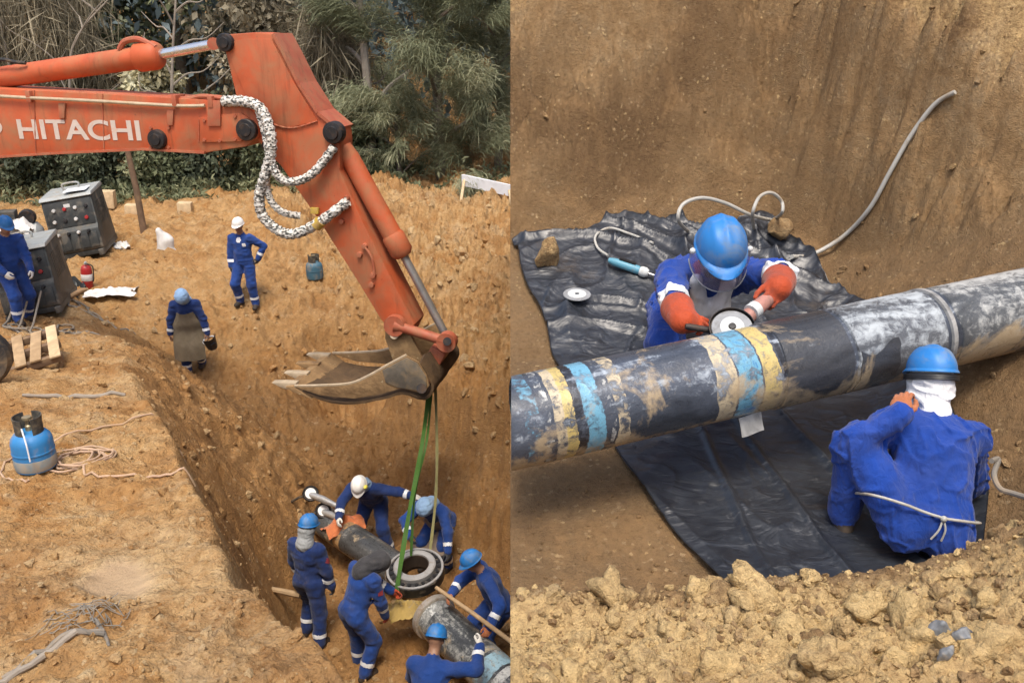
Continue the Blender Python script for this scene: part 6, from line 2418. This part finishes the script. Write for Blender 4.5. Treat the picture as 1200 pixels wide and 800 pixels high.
# compressor behind the nearer machine
cp = on_site(22, 300, 15.5)
t = empty("compressor", cp, 0.3)
tag(t, "pale grey compressor under rags behind the nearer welding machine", "compressor")
MB().tube([(-0.5, 0, 0.42), (-0.42, 0, 0.42), (0.42, 0, 0.42), (0.5, 0, 0.42)], [0.12, 0.22, 0.22, 0.12], 20).build("tank", M_LID, t)
MB().box((-0.3, -0.15, 0.62), (0.1, 0.15, 0.88), None, 0.03).build("motor", M_CASEG, t, smooth=30)
MB().lathe([(0, 0.09), (0.13, 0.09), (0.15, 0.05), (0.15, -0.05), (0.13, -0.09), (0, -0.09)], 18, Matrix.Translation((0.28, -0.02, 0.74)) @ Matrix.Rotation(R(90), 4, 'X')).build("flywheel", M_PIN, t)
for sx in (-0.32, 0.32):
    MB().box((sx - 0.03, -0.18, 0.0), (sx + 0.03, 0.18, 0.24), None, 0.01).build("leg", M_CASEG, t, smooth=30)
rag("rag", cp + Vector((0.12, -0.08, 0.66)), 0.30, 0.22, M_RAGW, "pale rag thrown over the compressor", "rag", 0.16, 3, sag=0.10)
c = on_site(142, 288, 16.5)
rag("rag", c, 0.15, 0.26, M_RAGW, "small white rag on the ground right of the farther welding machine", "rag", 0.10, 9, 0.5)
c = on_site(56, 283, 15.0)
rag("rag", c + Vector((0, 0.0, 0.0)), 0.2, 0.18, M_RAGW, "white rag on the ground between the two welding machines", "rag", 0.22, 12, 0.2)

# fire extinguisher
fe = on_site(103, 337, 14.3)
t = empty("fire_extinguisher", fe, 0.3)
t.rotation_euler = (0, R(4), 0.3)
tag(t, "red fire extinguisher standing on the ground by the white sack", "extinguisher")
MB().lathe([(0, 0), (0.085, 0), (0.095, 0.02), (0.095, 0.34), (0.075, 0.40), (0.03, 0.43), (0, 0.432)], 22).build("cylinder", M_RED, t)
v = MB().lathe([(0, 0.42), (0.028, 0.425), (0.028, 0.47), (0, 0.475)], 12).build("valve", M_LID, t)
MB().box((-0.015, -0.11, 0.465), (0.015, 0.03, 0.485), None, 0.004).build("lever", M_LID, v, smooth=False)
MB().tube(spline([(0.02, 0, 0.44), (0.11, -0.02, 0.40), (0.112, -0.02, 0.2), (0.10, -0.02, 0.12)], 6), 0.012, 8).build("hose", M_RUBBER, t)
MB().lathe([(0.0955, 0.14), (0.097, 0.142), (0.097, 0.26), (0.0955, 0.262)], 22).build("band", M_RAGP, t)

c = on_site(130, 347, 13.9)
rag("sack", c, 0.40, 0.24, M_RAGP, "white printed sack spread flat on the ground right of the extinguisher", "sack", 0.13, 6, 0.25)
c = on_site(80, 340, 14.0)
o = rag("work_bag", c, 0.22, 0.18, M_CASE, "small dark work bag between the nearer welding machine and the extinguisher", "bag", 0.32, 15, 0.1, sag=0.05)
a = on_site(78, 352, 13.7)
o = MB().tube([a + Vector((0, 0, 0.03)), a + Vector((0.22, 0.12, 0.14)), a + Vector((0.30, 0.16, 0.15))], [0.04, 0.045, 0.02], 10).build("wood_log", M_TAPE, None)
tag(o, "short reddish log leaning on the ground beside the dark work bag", "log")

# standing half-filled white bag
c = on_site(195, 298, 17.6)
S_ = SDF()
S_.cone((0, 0, 0.10), (0.02, 0, 0.28), 0.17, 0.15, 0, 0.03)
S_.cone((0.02, 0, 0.28), (-0.08, 0.0, 0.48), 0.14, 0.06, 0, 0.06)
S_.ell((0.02, 0, 0.06), (0.20, 0.17, 0.07), None, 0, 0.05)
v, f = S_.mesh(0.018, lambda X: 0.016 * noise3(X[:, 0] * 9, X[:, 1] * 9, X[:, 2] * 6))
o = link("feed_bag", np_mesh("feed_bag", v, f), M_RAGW)
o.location = c
tag(o, "white half-filled bag slumped upright on the far side of the flat ground", "bag")

# small boards by the trees, dark post, bare timber at the edge
for (u, v, d, sx, sz, m, label) in ((123, 243, 21.5, 0.26, 0.20, M_WOODP, "tan wooden block just right of the farther welding machine's lid"),
                                    (156, 250, 21.0, 0.16, 0.11, M_WOODP, "small pale block at the foot of the dark post"),
                                    (217, 247, 21.0, 0.16, 0.11, M_WOODP, "small pale block in front of the trees, right of the white bag")):
    c = on_site(u, v, d)
    o = MB().box((-sx, -0.15, -0.03), (sx, 0.15, 2 * sz), None, 0.012).build("block", m, None, smooth=30)
    o.location = c
    o.rotation_euler = (0, R(3), R(10))
    tag(o, label, "block", "blocks before the trees")
c = on_site(169, 272, 18.5)
o = MB().tube([c - Vector((0, 0, 0.2)), c + Vector((-0.03, 0, 0.9)), c + Vector((-0.12, 0.03, 1.9))], [0.075, 0.065, 0.055], 10).build("post", M_WOODD, None)
tag(o, "dark weathered wooden post standing under the boom before the trees", "post")

# white rail on stakes at the far right of the work site
r0 = on_site(541, 238, 20.5)
t = empty("guard_rail", r0)
tag(t, "white plank rail on thin stakes at the crest of the spoil heap", "rail")
a, b = at(541, 211, 20.3) - r0, at(640, 233, 19.0) - r0
d = (b - a).normalized()
z = Vector((0, 0, 0.13))
mb = MB()
mb.sheet([[a - z, a + z], [a * 0.5 + b * 0.5 - z, a * 0.5 + b * 0.5 + z], [b - z, b + z]], 0.06)
mb.build("plank", M_LETTER if False else M_PAPER, t)
for k, (uu, vv) in enumerate(((536, 258), (604, 262))):
    e = on_site(uu, vv, 19.6) - r0
    top = a + (b - a) * (0.03 + 0.55 * k)
    MB().tube([e - Vector((0, 0, 0.1)), top], 0.035, 8).build("stake", M_WOODP, t)

# timber pallet and tyre at the left edge
pc = on_site(16, 425, 10.4)
t = empty("timber_pallet", pc, R(28))
t.rotation_euler = (R(6), R(-10), R(28))
tag(t, "broken timber pallet of loose planks at the left edge of the ground", "pallet")
for k in range(3):
    MB().box((-0.75, -0.42 + 0.38 * k, 0.02), (0.55, -0.34 + 0.38 * k, 0.11), None, 0.008).build("bearer", M_WOODD, t, smooth=30)
for k in range(7):
    x = -0.72 + 0.19 * k
    MB().box((x, -0.48 + 0.03 * (k % 3), 0.112), (x + 0.12, 0.46 - 0.04 * (k % 2), 0.135), Matrix.Rotation(R(1.5 * ((k * 7) % 5 - 2)), 4, 'Z'), 0.004).build("plank", (M_WOODP, M_WOOD, M_WOOD)[k % 3], t, smooth=30)
tc = on_site(2, 452, 9.6)
o = empty("tyre", tc + Vector((-0.22, 0.05, 0.30)), 0)
o.rotation_euler = (R(90), 0, R(20))
tag(o, "worn black tyre leaning at the left edge below the pallet", "tyre")
MB().lathe([(0.16, -0.07), (0.22, -0.10), (0.29, -0.10), (0.325, -0.06), (0.325, 0.06), (0.29, 0.10), (0.22, 0.10), (0.16, 0.07), (0.16, -0.07)], 36).build("tread", M_RUBBER, o)
MB().lathe([(0.05, 0.05), (0.155, 0.06), (0.155, -0.06), (0.05, -0.05), (0.05, 0.05)], 30).build("rim", M_SOOT, o)
# grey driftwood and roots on the bench
for (u, v, d, ln, an, r, label) in ((48, 778, 4.25, 0.30, 0.95, 0.017, "pale dead branch lying in the near left corner"), (62, 760, 4.4, 0.22, 0.7, 0.016, "grey broken stick beside the pale branch in the near corner"),
                                    (120, 745, 4.5, 0.18, 2.2, 0.010, "thin dark twig right of the pale branch in the near corner"), (88, 468, 9.0, 0.5, 0.15, 0.025, "pale timber lath half sunk in the bench earth")):
    c = on_site(u, v, d)
    p = [(c.x - ln * math.cos(an), c.y - ln * math.sin(an)), (c.x, c.y + 0.02), (c.x + ln * math.cos(an), c.y + ln * math.sin(an))]
    g = on_ground(p, r * 0.9, 6)
    o = MB().tube(g, [r * (0.6 + 0.4 * math.sin(3.1 * i / len(g)) + 0.1 * math.sin(i * 2.2)) for i in range(len(g))], 8).build("branch", M_BARKP if u in (48, 88) else M_CABLE, None)
    tag(o, label, "branch")
# dry roots and grass tuft by the branch
c = on_site(95, 720, 4.7)
mb = MB()
for k in range(46):
    a, r1 = RNG.uniform(0, 6.28), RNG.uniform(0.04, 0.20)
    x, y = c.x + RNG.normal() * 0.10, c.y + RNG.normal() * 0.08
    p = on_ground([(x, y), (x + r1 * 0.5 * math.cos(a), y + r1 * 0.5 * math.sin(a) + 0.01), (x + r1 * math.cos(a), y + r1 * math.sin(a))], 0.012 + 0.01 * RNG.uniform(), 3)
    mb.tube(p, 0.0028, 4)
o = mb.build("dry_grass", M_CABLE, None)
tag(o, kind="stuff")
# ------------------------------------------------------------------ black sheet under the pipeline
def tarp_mat():
    n = NT("black_polythene")
    co = n.coord()
    a = n.noise(co, 7, 6, 0.65, 1.0)
    col = n.ramp(a, [(0.3, (0.009, 0.011, 0.016)), (0.7, (0.026, 0.031, 0.040))])
    sm = n.noise(n.mapping(co, (1.0, 2.2, 1.0), (0, 0, 0.6)), 9, 8, 0.75, 1.6)
    m = n.ramp(sm, [(0.57, 0.0), (0.72, 0.5)])
    col = n.mix(m, col, (0.20, 0.21, 0.22))
    dust = n.ramp(n.noise(co, 2.2, 7, 0.7, 0.3), [(0.58, 0.0), (0.78, 0.5)])
    col = n.mix(dust, col, (0.16, 0.12, 0.08))
    n.color(col)
    rg = n.ramp(n.noise(co, 12, 5, 0.6), [(0.3, 0.34), (0.7, 0.52)])
    n.l(rg, n.bsdf.inputs["Roughness"])
    n.bsdf.inputs["Specular IOR Level"].default_value = 0.7
    h = n.noise(n.mapping(co, (1.0, 2.0, 1.0), (0, 0, 0.5)), 4.0, 3, 0.5, 1.4)
    b = n.bump(h, 0.35, 0.05)
    n.normal(n.bump(n.noise(co, 30, 3, 0.5, 0.8), 0.12, 0.008, prev=b))
    return n.m


M_TARP = tarp_mat()
L_EDGE = [(2.55, 0.95), (2.87, 0.82), (3.30, 0.68), (3.76, 0.54), (4.30, 0.41), (4.78, 0.29), (5.56, 0.13), (6.05, 0.012)]
R_EDGE = [(2.55, 1.70), (2.87, 1.92), (3.37, 2.16), (4.40, 2.32), (5.0, 2.32), (5.36, 2.26), (5.9, 2.12), (6.5, 1.98)]


def tarp_z(x, y, u, v):
    _, _, foot = bank_parts(x, y)
    base = hR(x, np.minimum(y, foot + 0.05), False) + 0.5 * np.maximum(y - foot - 0.05, 0)
    base = np.maximum(base, hR(x, y, False))
    wl_ = sstep(4.6, 5.2, y)
    # sharp folds: long drapes running from the pipe to the wall, cross creases near the edges
    q = 0.5 * noise2(x * 1.3, y * 0.7, 9)
    f1 = 1 - np.abs(noise2(x * 2.6 + 1.4 * q + y * 0.9, y * 1.1 - x * 0.8, 21)) * 2.0
    f2 = 1 - np.abs(noise2(x * 6.0 - y * 2.0, y * 5.0 + x * 2 + 2 * q, 22)) * 2.0
    f3 = 1 - np.abs(noise2(x * 1.2 + 5, y * 4.6 + 1.5 * q + 1.6 * x, 23)) * 2.0
    f4 = noise2(x * 17, y * 17, 24)
    f5 = 1 - np.abs(noise2(x * 9 + y * 7 + 2 * q, y * 12 - x * 6, 25)) * 2.0
    amp = 0.3 + 0.7 * wl_
    z = base + 0.030 + amp * (0.062 * np.maximum(f1, 0) ** 2 + 0.022 * np.maximum(f2, 0) ** 2 + 0.005 * np.maximum(f5, 0) ** 2 + 0.055 * np.maximum(f3, 0) ** 2 * wl_ + 0.002 * f4)
    # near part: two long straight folds
    for c0, sl in ((1.30, -0.16), (1.62, -0.22), (1.02, -0.05)):
        z = z + (1 - wl_) * 0.022 * np.exp(-((x - c0 - sl * (y - 3.4)) / 0.018) ** 2)
    return z


def build_tarp():
    nu, nv = 190, 330
    ly, lx = zip(*L_EDGE)
    ry, rx = zip(*R_EDGE)
    u = np.linspace(0, 1, nu)[:, None]
    v = np.linspace(0, 1, nv)[None, :]
    y0 = 2.55 + (6.05 - 2.55) * v
    y1 = 2.55 + (6.50 - 2.55) * v
    X0, X1 = np.interp(y0, ly, lx), np.interp(y1, ry, rx)
    wob = 0.03 * noise2(v * 9, 0.0, 3)
    X = X0 * (1 - u) + X1 * u + wob * (1 - 2 * u) * (v < 0.98)
    Y = y0 * (1 - u) + y1 * u + 0.10 * noise2(u * 5 + 0 * v, 3.0 + 0 * v, 4) * sstep(0.85, 1.0, v) + 0 * X
    X = np.maximum(X, 0.008)
    Z = tarp_z(X, Y, u + 0 * v, v + 0 * u)
    top = np.stack([X, Y, Z], -1).reshape(-1, 3)
    f = grid_faces(nu, nv)
    # underside with a small thickness, edge turned down
    low = top.copy()
    low[:, 2] -= 0.004
    n0 = len(top)
    F = [f, f[:, ::-1] + n0]
    idx = np.arange(nu * nv).reshape(nu, nv)
    for e in (idx[0, :], idx[-1, ::-1], idx[::-1, 0], idx[:, -1]):
        a, b = e[:-1], e[1:]
        F.append(np.stack([a, b, b + n0, a + n0], 1)[:, ::-1])
    me = np_mesh("ground_sheet", np.concatenate([top, low]), np.concatenate(F))
    o = link("ground_sheet", me, M_TARP)
    tag(o, "black plastic sheet, creased and dusty, spread under the painted pipeline", "plastic sheet")


build_tarp()


def tz(x, y):
    return float(tarp_z(np.array(x), np.array(y), 0, 0))


def on_bank(u, v, d, fun=tz):
    """first point of the surface met by the sight line through (u, v)"""
    lo = d * 0.55
    for k in range(600):
        q = at(u, v, lo)
        h = fun(q.x, q.y)
        if q.z <= h:
            break
        lo += 0.015
    return Vector((q.x, q.y, h))


hb = lambda x, y: float(hR(x, y))

# ------------------------------------------------------------------ stones on the sheet and on the bank
c = on_bank(643, 312, 5.9)
single_rock("rock", c + Vector((0, 0, 0.10)), 0.125, (0.72, 0.62, 1.15), 31, "pointed brown stone holding down the far left part of the black sheet", M_BANK, 0.25, 0.35, (0.1, 0.2, 0.3))
c = on_bank(909, 282, 6.0)
single_rock("rock", c + Vector((0, 0, 0.06)), 0.115, (1.0, 0.8, 0.85), 37, "reddish brown stone on the sheet behind the kneeling man's shoulder", M_BANK, 0.15, 0.25, (0.5, 0.2, 1.3))
c = on_bank(843, 702, 2.6, hb)
single_rock("rock", c + Vector((0, 0, 0.005)), 0.058, (1.25, 0.8, 0.75), 41, "reddish clod on the crest of the near soil heap below the sheet corner", M_BANK, 0.3, 0.35, (0.2, 0.1, 0.4))
c = on_bank(872, 704, 2.55, hb)
single_rock("rock", c + Vector((0, 0, -0.005)), 0.055, (1.2, 0.9, 0.6), 43, "tan flat clod right of the reddish clod on the near soil heap", M_BANK, 0.0, 0.7, (0.0, 0.3, 0.9))
c = on_bank(1040, 778, 2.1, hb)
single_rock("rock", c + Vector((0, 0, 0.01)), 0.058, (0.9, 0.8, 1.15), 47, "big pale sandy boulder at the bottom of the near soil heap", M_BANK, 0.0, 0.85, (0.3, 0.5, 0.2))
c = on_bank(985, 788, 2.05, hb)
single_rock("rock", c + Vector((0, 0, 0.0)), 0.048, (1.2, 0.8, 0.8), 53, "tan block left of the pale sandy boulder at the bottom", M_BANK, 0.05, 0.6, (0.9, 0.2, 0.6))
M_SLATE = mat("blue_grey_slate", (0.20, 0.21, 0.22), 0.6, var=0.5, scale=30, dirt=(0.45, 0.36, 0.24), dirt_amt=0.4, dirt_scale=18, bump=0.5, bscale=50)
for k, (u, v, r) in enumerate(((1098, 745, 0.045), (1128, 752, 0.036), (1108, 768, 0.028))):
    c = on_bank(u, v, 2.2, hb)
    single_rock("rock", c + Vector((0, 0, 0.004)), r, (0.8, 0.6, 1.1), 61 + k, ["largest blue grey slate lump on the near soil heap", "blue grey slate lump right of the largest one on the heap", "smallest blue grey slate lump, below the largest one on the heap"][k], M_SLATE, 0, 0.4, (0.3, 0.2, 0.5 * k))

# ------------------------------------------------------------------ tools and hoses
M_AIRHOSE = mat("pale_air_hose", (0.42, 0.41, 0.37), 0.5, var=0.1, dirt=(0.3, 0.23, 0.15), dirt_amt=0.35, dirt_scale=7, bump=0.03)
M_TEAL = mat("teal_tool_body", (0.10, 0.30, 0.40), 0.45, var=0.15, dirt=(0.25, 0.22, 0.18), dirt_amt=0.35, dirt_scale=14, wear=(0.5, 0.5, 0.5), wear_amt=0.6)
M_DISC = mat("grey_grinding_disc", (0.26, 0.27, 0.28), 0.6, var=0.15, scale=20, dirt=(0.15, 0.14, 0.13), dirt_amt=0.35, dirt_scale=12)
M_LABEL = mat("pale_disc_label", (0.56, 0.58, 0.57), 0.6, var=0.06, dirt=(0.35, 0.33, 0.3), dirt_amt=0.25, dirt_scale=20)
M_GRINDER = mat("pinkish_grinder_housing", (0.42, 0.20, 0.16), 0.5, var=0.2, dirt=(0.18, 0.12, 0.10), dirt_amt=0.5, dirt_scale=16)

# long air hose rising from the sheet up the wall and standing off at its end
hz = [on_bank(u_, v_, 5.6, lambda x, y: max(hb(x, y), tz(x, y) if y < 6.3 and x < 2.1 else -9)) + Vector((0, -0.04, 0.03)) for u_, v_ in ((925, 306), (950, 301), (985, 284), (1015, 250), (1038, 208), (1062, 168), (1088, 141), (1112, 128))]
o = MB().tube(spline(hz, 8), 0.0155, 10).build("air_hose", M_AIRHOSE, None)
tag(o, "long pale air hose curving up the wall to the right of the kneeling man", "hose")
hz = [on_bank(806, 276, 5.9) + Vector((0, 0, 0.02)), at(795, 258, 5.85), at(800, 240, 5.85), at(822, 232, 5.9), at(850, 238, 5.95), at(880, 252, 6.05), on_bank(905, 262, 6.2) + Vector((0, 0, 0.02))]
o = MB().tube(spline(hz, 8), 0.013, 8).build("air_hose", M_AIRHOSE, None)
tag(o, "pale hose arching on the sheet behind the kneeling man's helmet", "hose")
hz = [on_bank(883, 272, 5.9) + Vector((0, 0, 0.02)), at(882, 250, 5.9), at(890, 231, 5.92), at(904, 226, 5.95), at(916, 236, 6.0), at(916, 250, 6.0), on_bank(905, 262, 6.1) + Vector((0, 0, 0.02))]
o = MB().tube(spline(hz, 8), 0.012, 8).build("air_hose", M_AIRHOSE, None)
tag(o, "small upright hose loop at the far edge of the sheet by the reddish stone", "hose")
hz = [at(1162, 540, 3.55), at(1170, 538, 3.6), at(1165, 556, 3.5), at(1172, 572, 3.45), at(1188, 578, 3.4), at(1215, 586, 3.3)]
for q in hz:
    q.z = max(q.z, hb(q.x, q.y) + 0.012)
o = MB().tube(spline(hz, 8), 0.011, 8).build("air_hose", M_CABLE, None)
tag(o, "grey hose curling on the soil right of the squatting man", "hose")

# straight die grinder lying on the sheet
c = on_bank(740, 320, 5.6)
t = empty("die_grinder", c + Vector((0, 0, 0.035)))
d = (on_bank(768, 328, 5.5) - on_bank(712, 308, 5.65)).normalized()
t.rotation_euler = (0, math.asin(-d.z), math.atan2(d.y, d.x))
tag(t, "teal straight die grinder lying on the sheet left of the kneeling man", "grinder")
Y90 = Matrix.Rotation(R(90), 4, 'Y')
MB().lathe([(0, -0.17), (0.016, -0.17), (0.022, -0.15), (0.028, -0.12), (0.031, 0.04), (0.027, 0.06), (0, 0.06)], 16, Y90).build("body", M_TEAL, t)
MB().lathe([(0.0, 0.055), (0.030, 0.058), (0.036, 0.075), (0.036, 0.10), (0.024, 0.12), (0, 0.122)], 16, Y90).build("collar", M_LABEL, t)
MB().lathe([(0.0, 0.118), (0.012, 0.12), (0.010, 0.19), (0, 0.19)], 10, Y90).build("spindle", M_RODGREY, t)
MB().box((-0.10, -0.012, 0.026), (0.02, 0.012, 0.046), None, 0.005).build("throttle", M_PIN, t, smooth=30)
hz = [on_bank(712, 307, 5.65) + Vector((0, 0, 0.035)), on_bank(700, 296, 5.7) + Vector((0, 0, 0.03)), on_bank(698, 282, 5.8) + Vector((0, 0, 0.03)), on_bank(714, 273, 5.9) + Vector((0, 0, 0.03)), on_bank(738, 278, 5.9) + Vector((0, 0, 0.02)), on_bank(765, 292, 5.8) + Vector((0, 0, 0.02))]
o = MB().tube(spline(hz, 8), 0.009, 8).build("air_hose", M_AIRHOSE, None)
tag(o, "thin hose looping from the tail of the teal die grinder", "hose")

# loose disc on the sheet
c = on_bank(676, 349, 5.4)
t = empty("grinding_disc", c + Vector((0, 0, 0.008)))
t.rotation_euler = (R(10), 0, 0)
tag(t, "grey grinding disc with a pale centre lying flat on the black sheet", "disc")
MB().lathe([(0.012, 0.006), (0.045, 0.006), (0.090, 0.004), (0.092, 0.0), (0.090, -0.004), (0.012, -0.003), (0.012, 0.006)], 36).build("abrasive", M_DISC, t)
MB().lathe([(0.016, 0.0075), (0.060, 0.0078), (0.062, 0.0055)], 36).build("paper_label", M_LABEL, t)

# angle grinder in the kneeling man's hands
t = empty("angle_grinder", GRIND_W + Vector((0.02, 0.0, 0.0)))
tag(t, "angle grinder with grey disc and dark guard in the orange gauntlets at the pipe", "grinder")
nrm = Vector((-0.12, -0.62, 0.78)).normalized()
X = nrm.to_track_quat('Z', 'Y').to_matrix().to_4x4()
MB().lathe([(0.012, 0.012), (0.05, 0.010), (0.095, 0.004), (0.098, 0.0), (0.095, -0.004), (0.012, -0.002)], 40, X).build("disc", M_DISC, t)
MB().lathe([(0.014, 0.014), (0.055, 0.0125), (0.058, 0.010)], 36, X).build("paper_label", M_LABEL, t)
MB().lathe([(0, 0.024), (0.016, 0.022), (0.020, 0.012), (0, 0.012)], 12, X).build("clamp_nut", M_PIN, t)
# guard: half shell behind the disc
mb = MB()
rows = []
for i in range(19):
    a = R(20 + 190 * i / 18)
    rows.append([X @ Vector((r1 * math.cos(a), r1 * math.sin(a), z1)) for r1, z1 in ((0.02, -0.016), (0.107, -0.016), (0.110, 0.012))])
mb.sheet(rows, 0.003)
mb.build("guard", M_PIN, t)
hl = at(893, 356, 4.22) - t.location
hl2 = at(918, 338, 4.34) - t.location
gb = -nrm * 0.05
MB().tube([gb + hl * 0.05, gb * 0.6 + hl * 0.45, hl * 0.8, hl, hl2], [0.036, 0.036, 0.040, 0.038, 0.030], 16).build("housing", M_GRINDER, t)
MB().tube([hl * 0.62 + Vector((0, 0, 0.0)), hl * 0.80], [0.0425, 0.0425], 16).build("label_band", M_LABEL, t)
h2 = at(808, 383, 4.14) - t.location
MB().tube([gb, gb + (h2 - gb) * 0.55, h2, h2 + (h2 - gb) * 0.1], [0.014, 0.016, 0.017, 0.013], 12).build("side_handle", M_PIN, t)

# ------------------------------------------------------------------ gear worn by the two men
def glass_mat():
    n = NT("clear_visor")
    n.color((0.80, 0.74, 0.84))
    n.set(Roughness=0.10, IOR=1.3)
    n.bsdf.inputs["Transmission Weight"].default_value = 0.92
    return n.m


M_VISOR = glass_mat()
w = CREW["grinder"]
H, root = w["H"], w["root"]
sc = 1.12
mb = MB()
rows = []
for i in range(21):
    a = R(-100 + 200 * i / 20)
    rows.append([Vector(H((0.128 * math.sin(a) * sc, (0.152 * math.cos(a) + 0.012 - 0.05 * (k / 6) ** 2 * 0 ) * sc, 0.038 - 0.022 * k + 0.03 * (abs(math.sin(a)) ** 3) * k / 6))) for k in range(7)])
mb.sheet(rows, 0.002)
vis = mb.build("face_shield", M_VISOR, root)
mb = MB()
mb.tube([Vector(r[-1]) for r in rows], 0.004, 6)
mb.build("shield_rim", M_DISC, vis)
for sx in (-1, 1):
    MB().ball(H((sx * 0.128 * sc, 0.02, 0.036)), 0.016, 2).build("shield_pivot", M_LABEL, vis)
# half-mask over nose and mouth, glasses, white towel at the throat
S_ = SDF()
S_.ell(H((0, 0.075, -0.045)), (0.055, 0.045, 0.055), w["Mh"], 0, 0.02)
for sx in (-1, 1):
    S_.ell(H((sx * 0.055, 0.075, -0.065)), (0.028, 0.030, 0.028), w["Mh"], 0, 0.01)
v, f = S_.mesh(0.006)
link("respirator", np_mesh("respirator", v, f), M_BLACKPL, root)
S_ = SDF()
Mc, nk, ch = w["Mc"], w["neck"], w["chest"]
q = lambda x, y, z: ch + Mc @ np.array((x, y, z))
S_.cone(q(-0.09, 0.06, 0.24), q(-0.05, 0.150, 0.10), 0.038, 0.045, 0, 0.03)
S_.cone(q(0.09, 0.06, 0.24), q(0.03, 0.150, 0.10), 0.034, 0.045, 0, 0.03)
S_.cone(q(-0.05, 0.150, 0.10), q(-0.05, 0.160, -0.20), 0.070, 0.090, 0, 0.03)
S_.cone(q(0.03, 0.150, 0.08), q(0.05, 0.155, -0.20), 0.070, 0.085, 0, 0.03)
v, f = S_.mesh(0.008, lambda X: -0.010 * (1 - 2 * np.abs(noise3(X[:, 0] * 16, X[:, 1] * 16, X[:, 2] * 9))))
link("towel", np_mesh("towel", v, f), M_WHITEC, root)
for i in range(2):
    band(root, w["V"], w["F"], w["N"], w["el"][i], w["wr"][i], 0.12, 0.38, 0.12, M_BAND)

w = CREW["squat"]
H, root, Ms = w["H"], w["root"], w["Ms"]
# goggle strap and knotted cord round the waist
pts = [Vector(H((0.118 * math.sin(a), 0.002 + 0.140 * math.cos(a), 0.010))) for a in np.linspace(0, 2 * math.pi, 28, endpoint=False)]
mb = MB()
for dz in (-0.008, 0.0, 0.008):
    mb.tube([p + Vector(w["Mh"][:, 2]) * dz for p in pts], 0.006, 6, closed=True)
mb.build("goggle_strap", M_BLACKPL, root)
pl = w["pel"]
mb = MB()
ring = []
V, N_ = w["V"], w["N"]
for a in np.linspace(0, 2 * math.pi, 40, endpoint=False):
    dr = Ms @ np.array((math.sin(a), math.cos(a), 0.0))
    c0 = pl + Ms[:, 2] * (0.06 + 0.06 * math.cos(a))
    rel = V - c0
    h = np.abs(rel @ Ms[:, 2]) < 0.03
    al = rel @ dr
    pr = np.linalg.norm(rel - al[:, None] * dr - (rel @ Ms[:, 2])[:, None] * Ms[:, 2], axis=1)
    ok = h & (pr < 0.04) & (al > 0) & (al < 0.32)
    rr = al[ok].max() if ok.any() else 0.2
    ring.append(Vector(c0 + dr * (rr + 0.010)))
mb.tube(spline(ring, 2, True), 0.007, 8, closed=True)
kn_ = ring[20]
mb.ball(kn_ + Vector((0.0, -0.006, 0)), 0.016, 2)
mb.tube(spline([kn_, kn_ + Vector((-0.02, -0.02, -0.05)), kn_ + Vector((-0.05, -0.02, -0.10))], 4), 0.005, 6)
mb.tube(spline([kn_, kn_ + Vector((0.01, -0.02, -0.05)), kn_ + Vector((0.0, -0.02, -0.11))], 4), 0.005, 6)
mb.build("waist_cord", M_AIRHOSE, root)
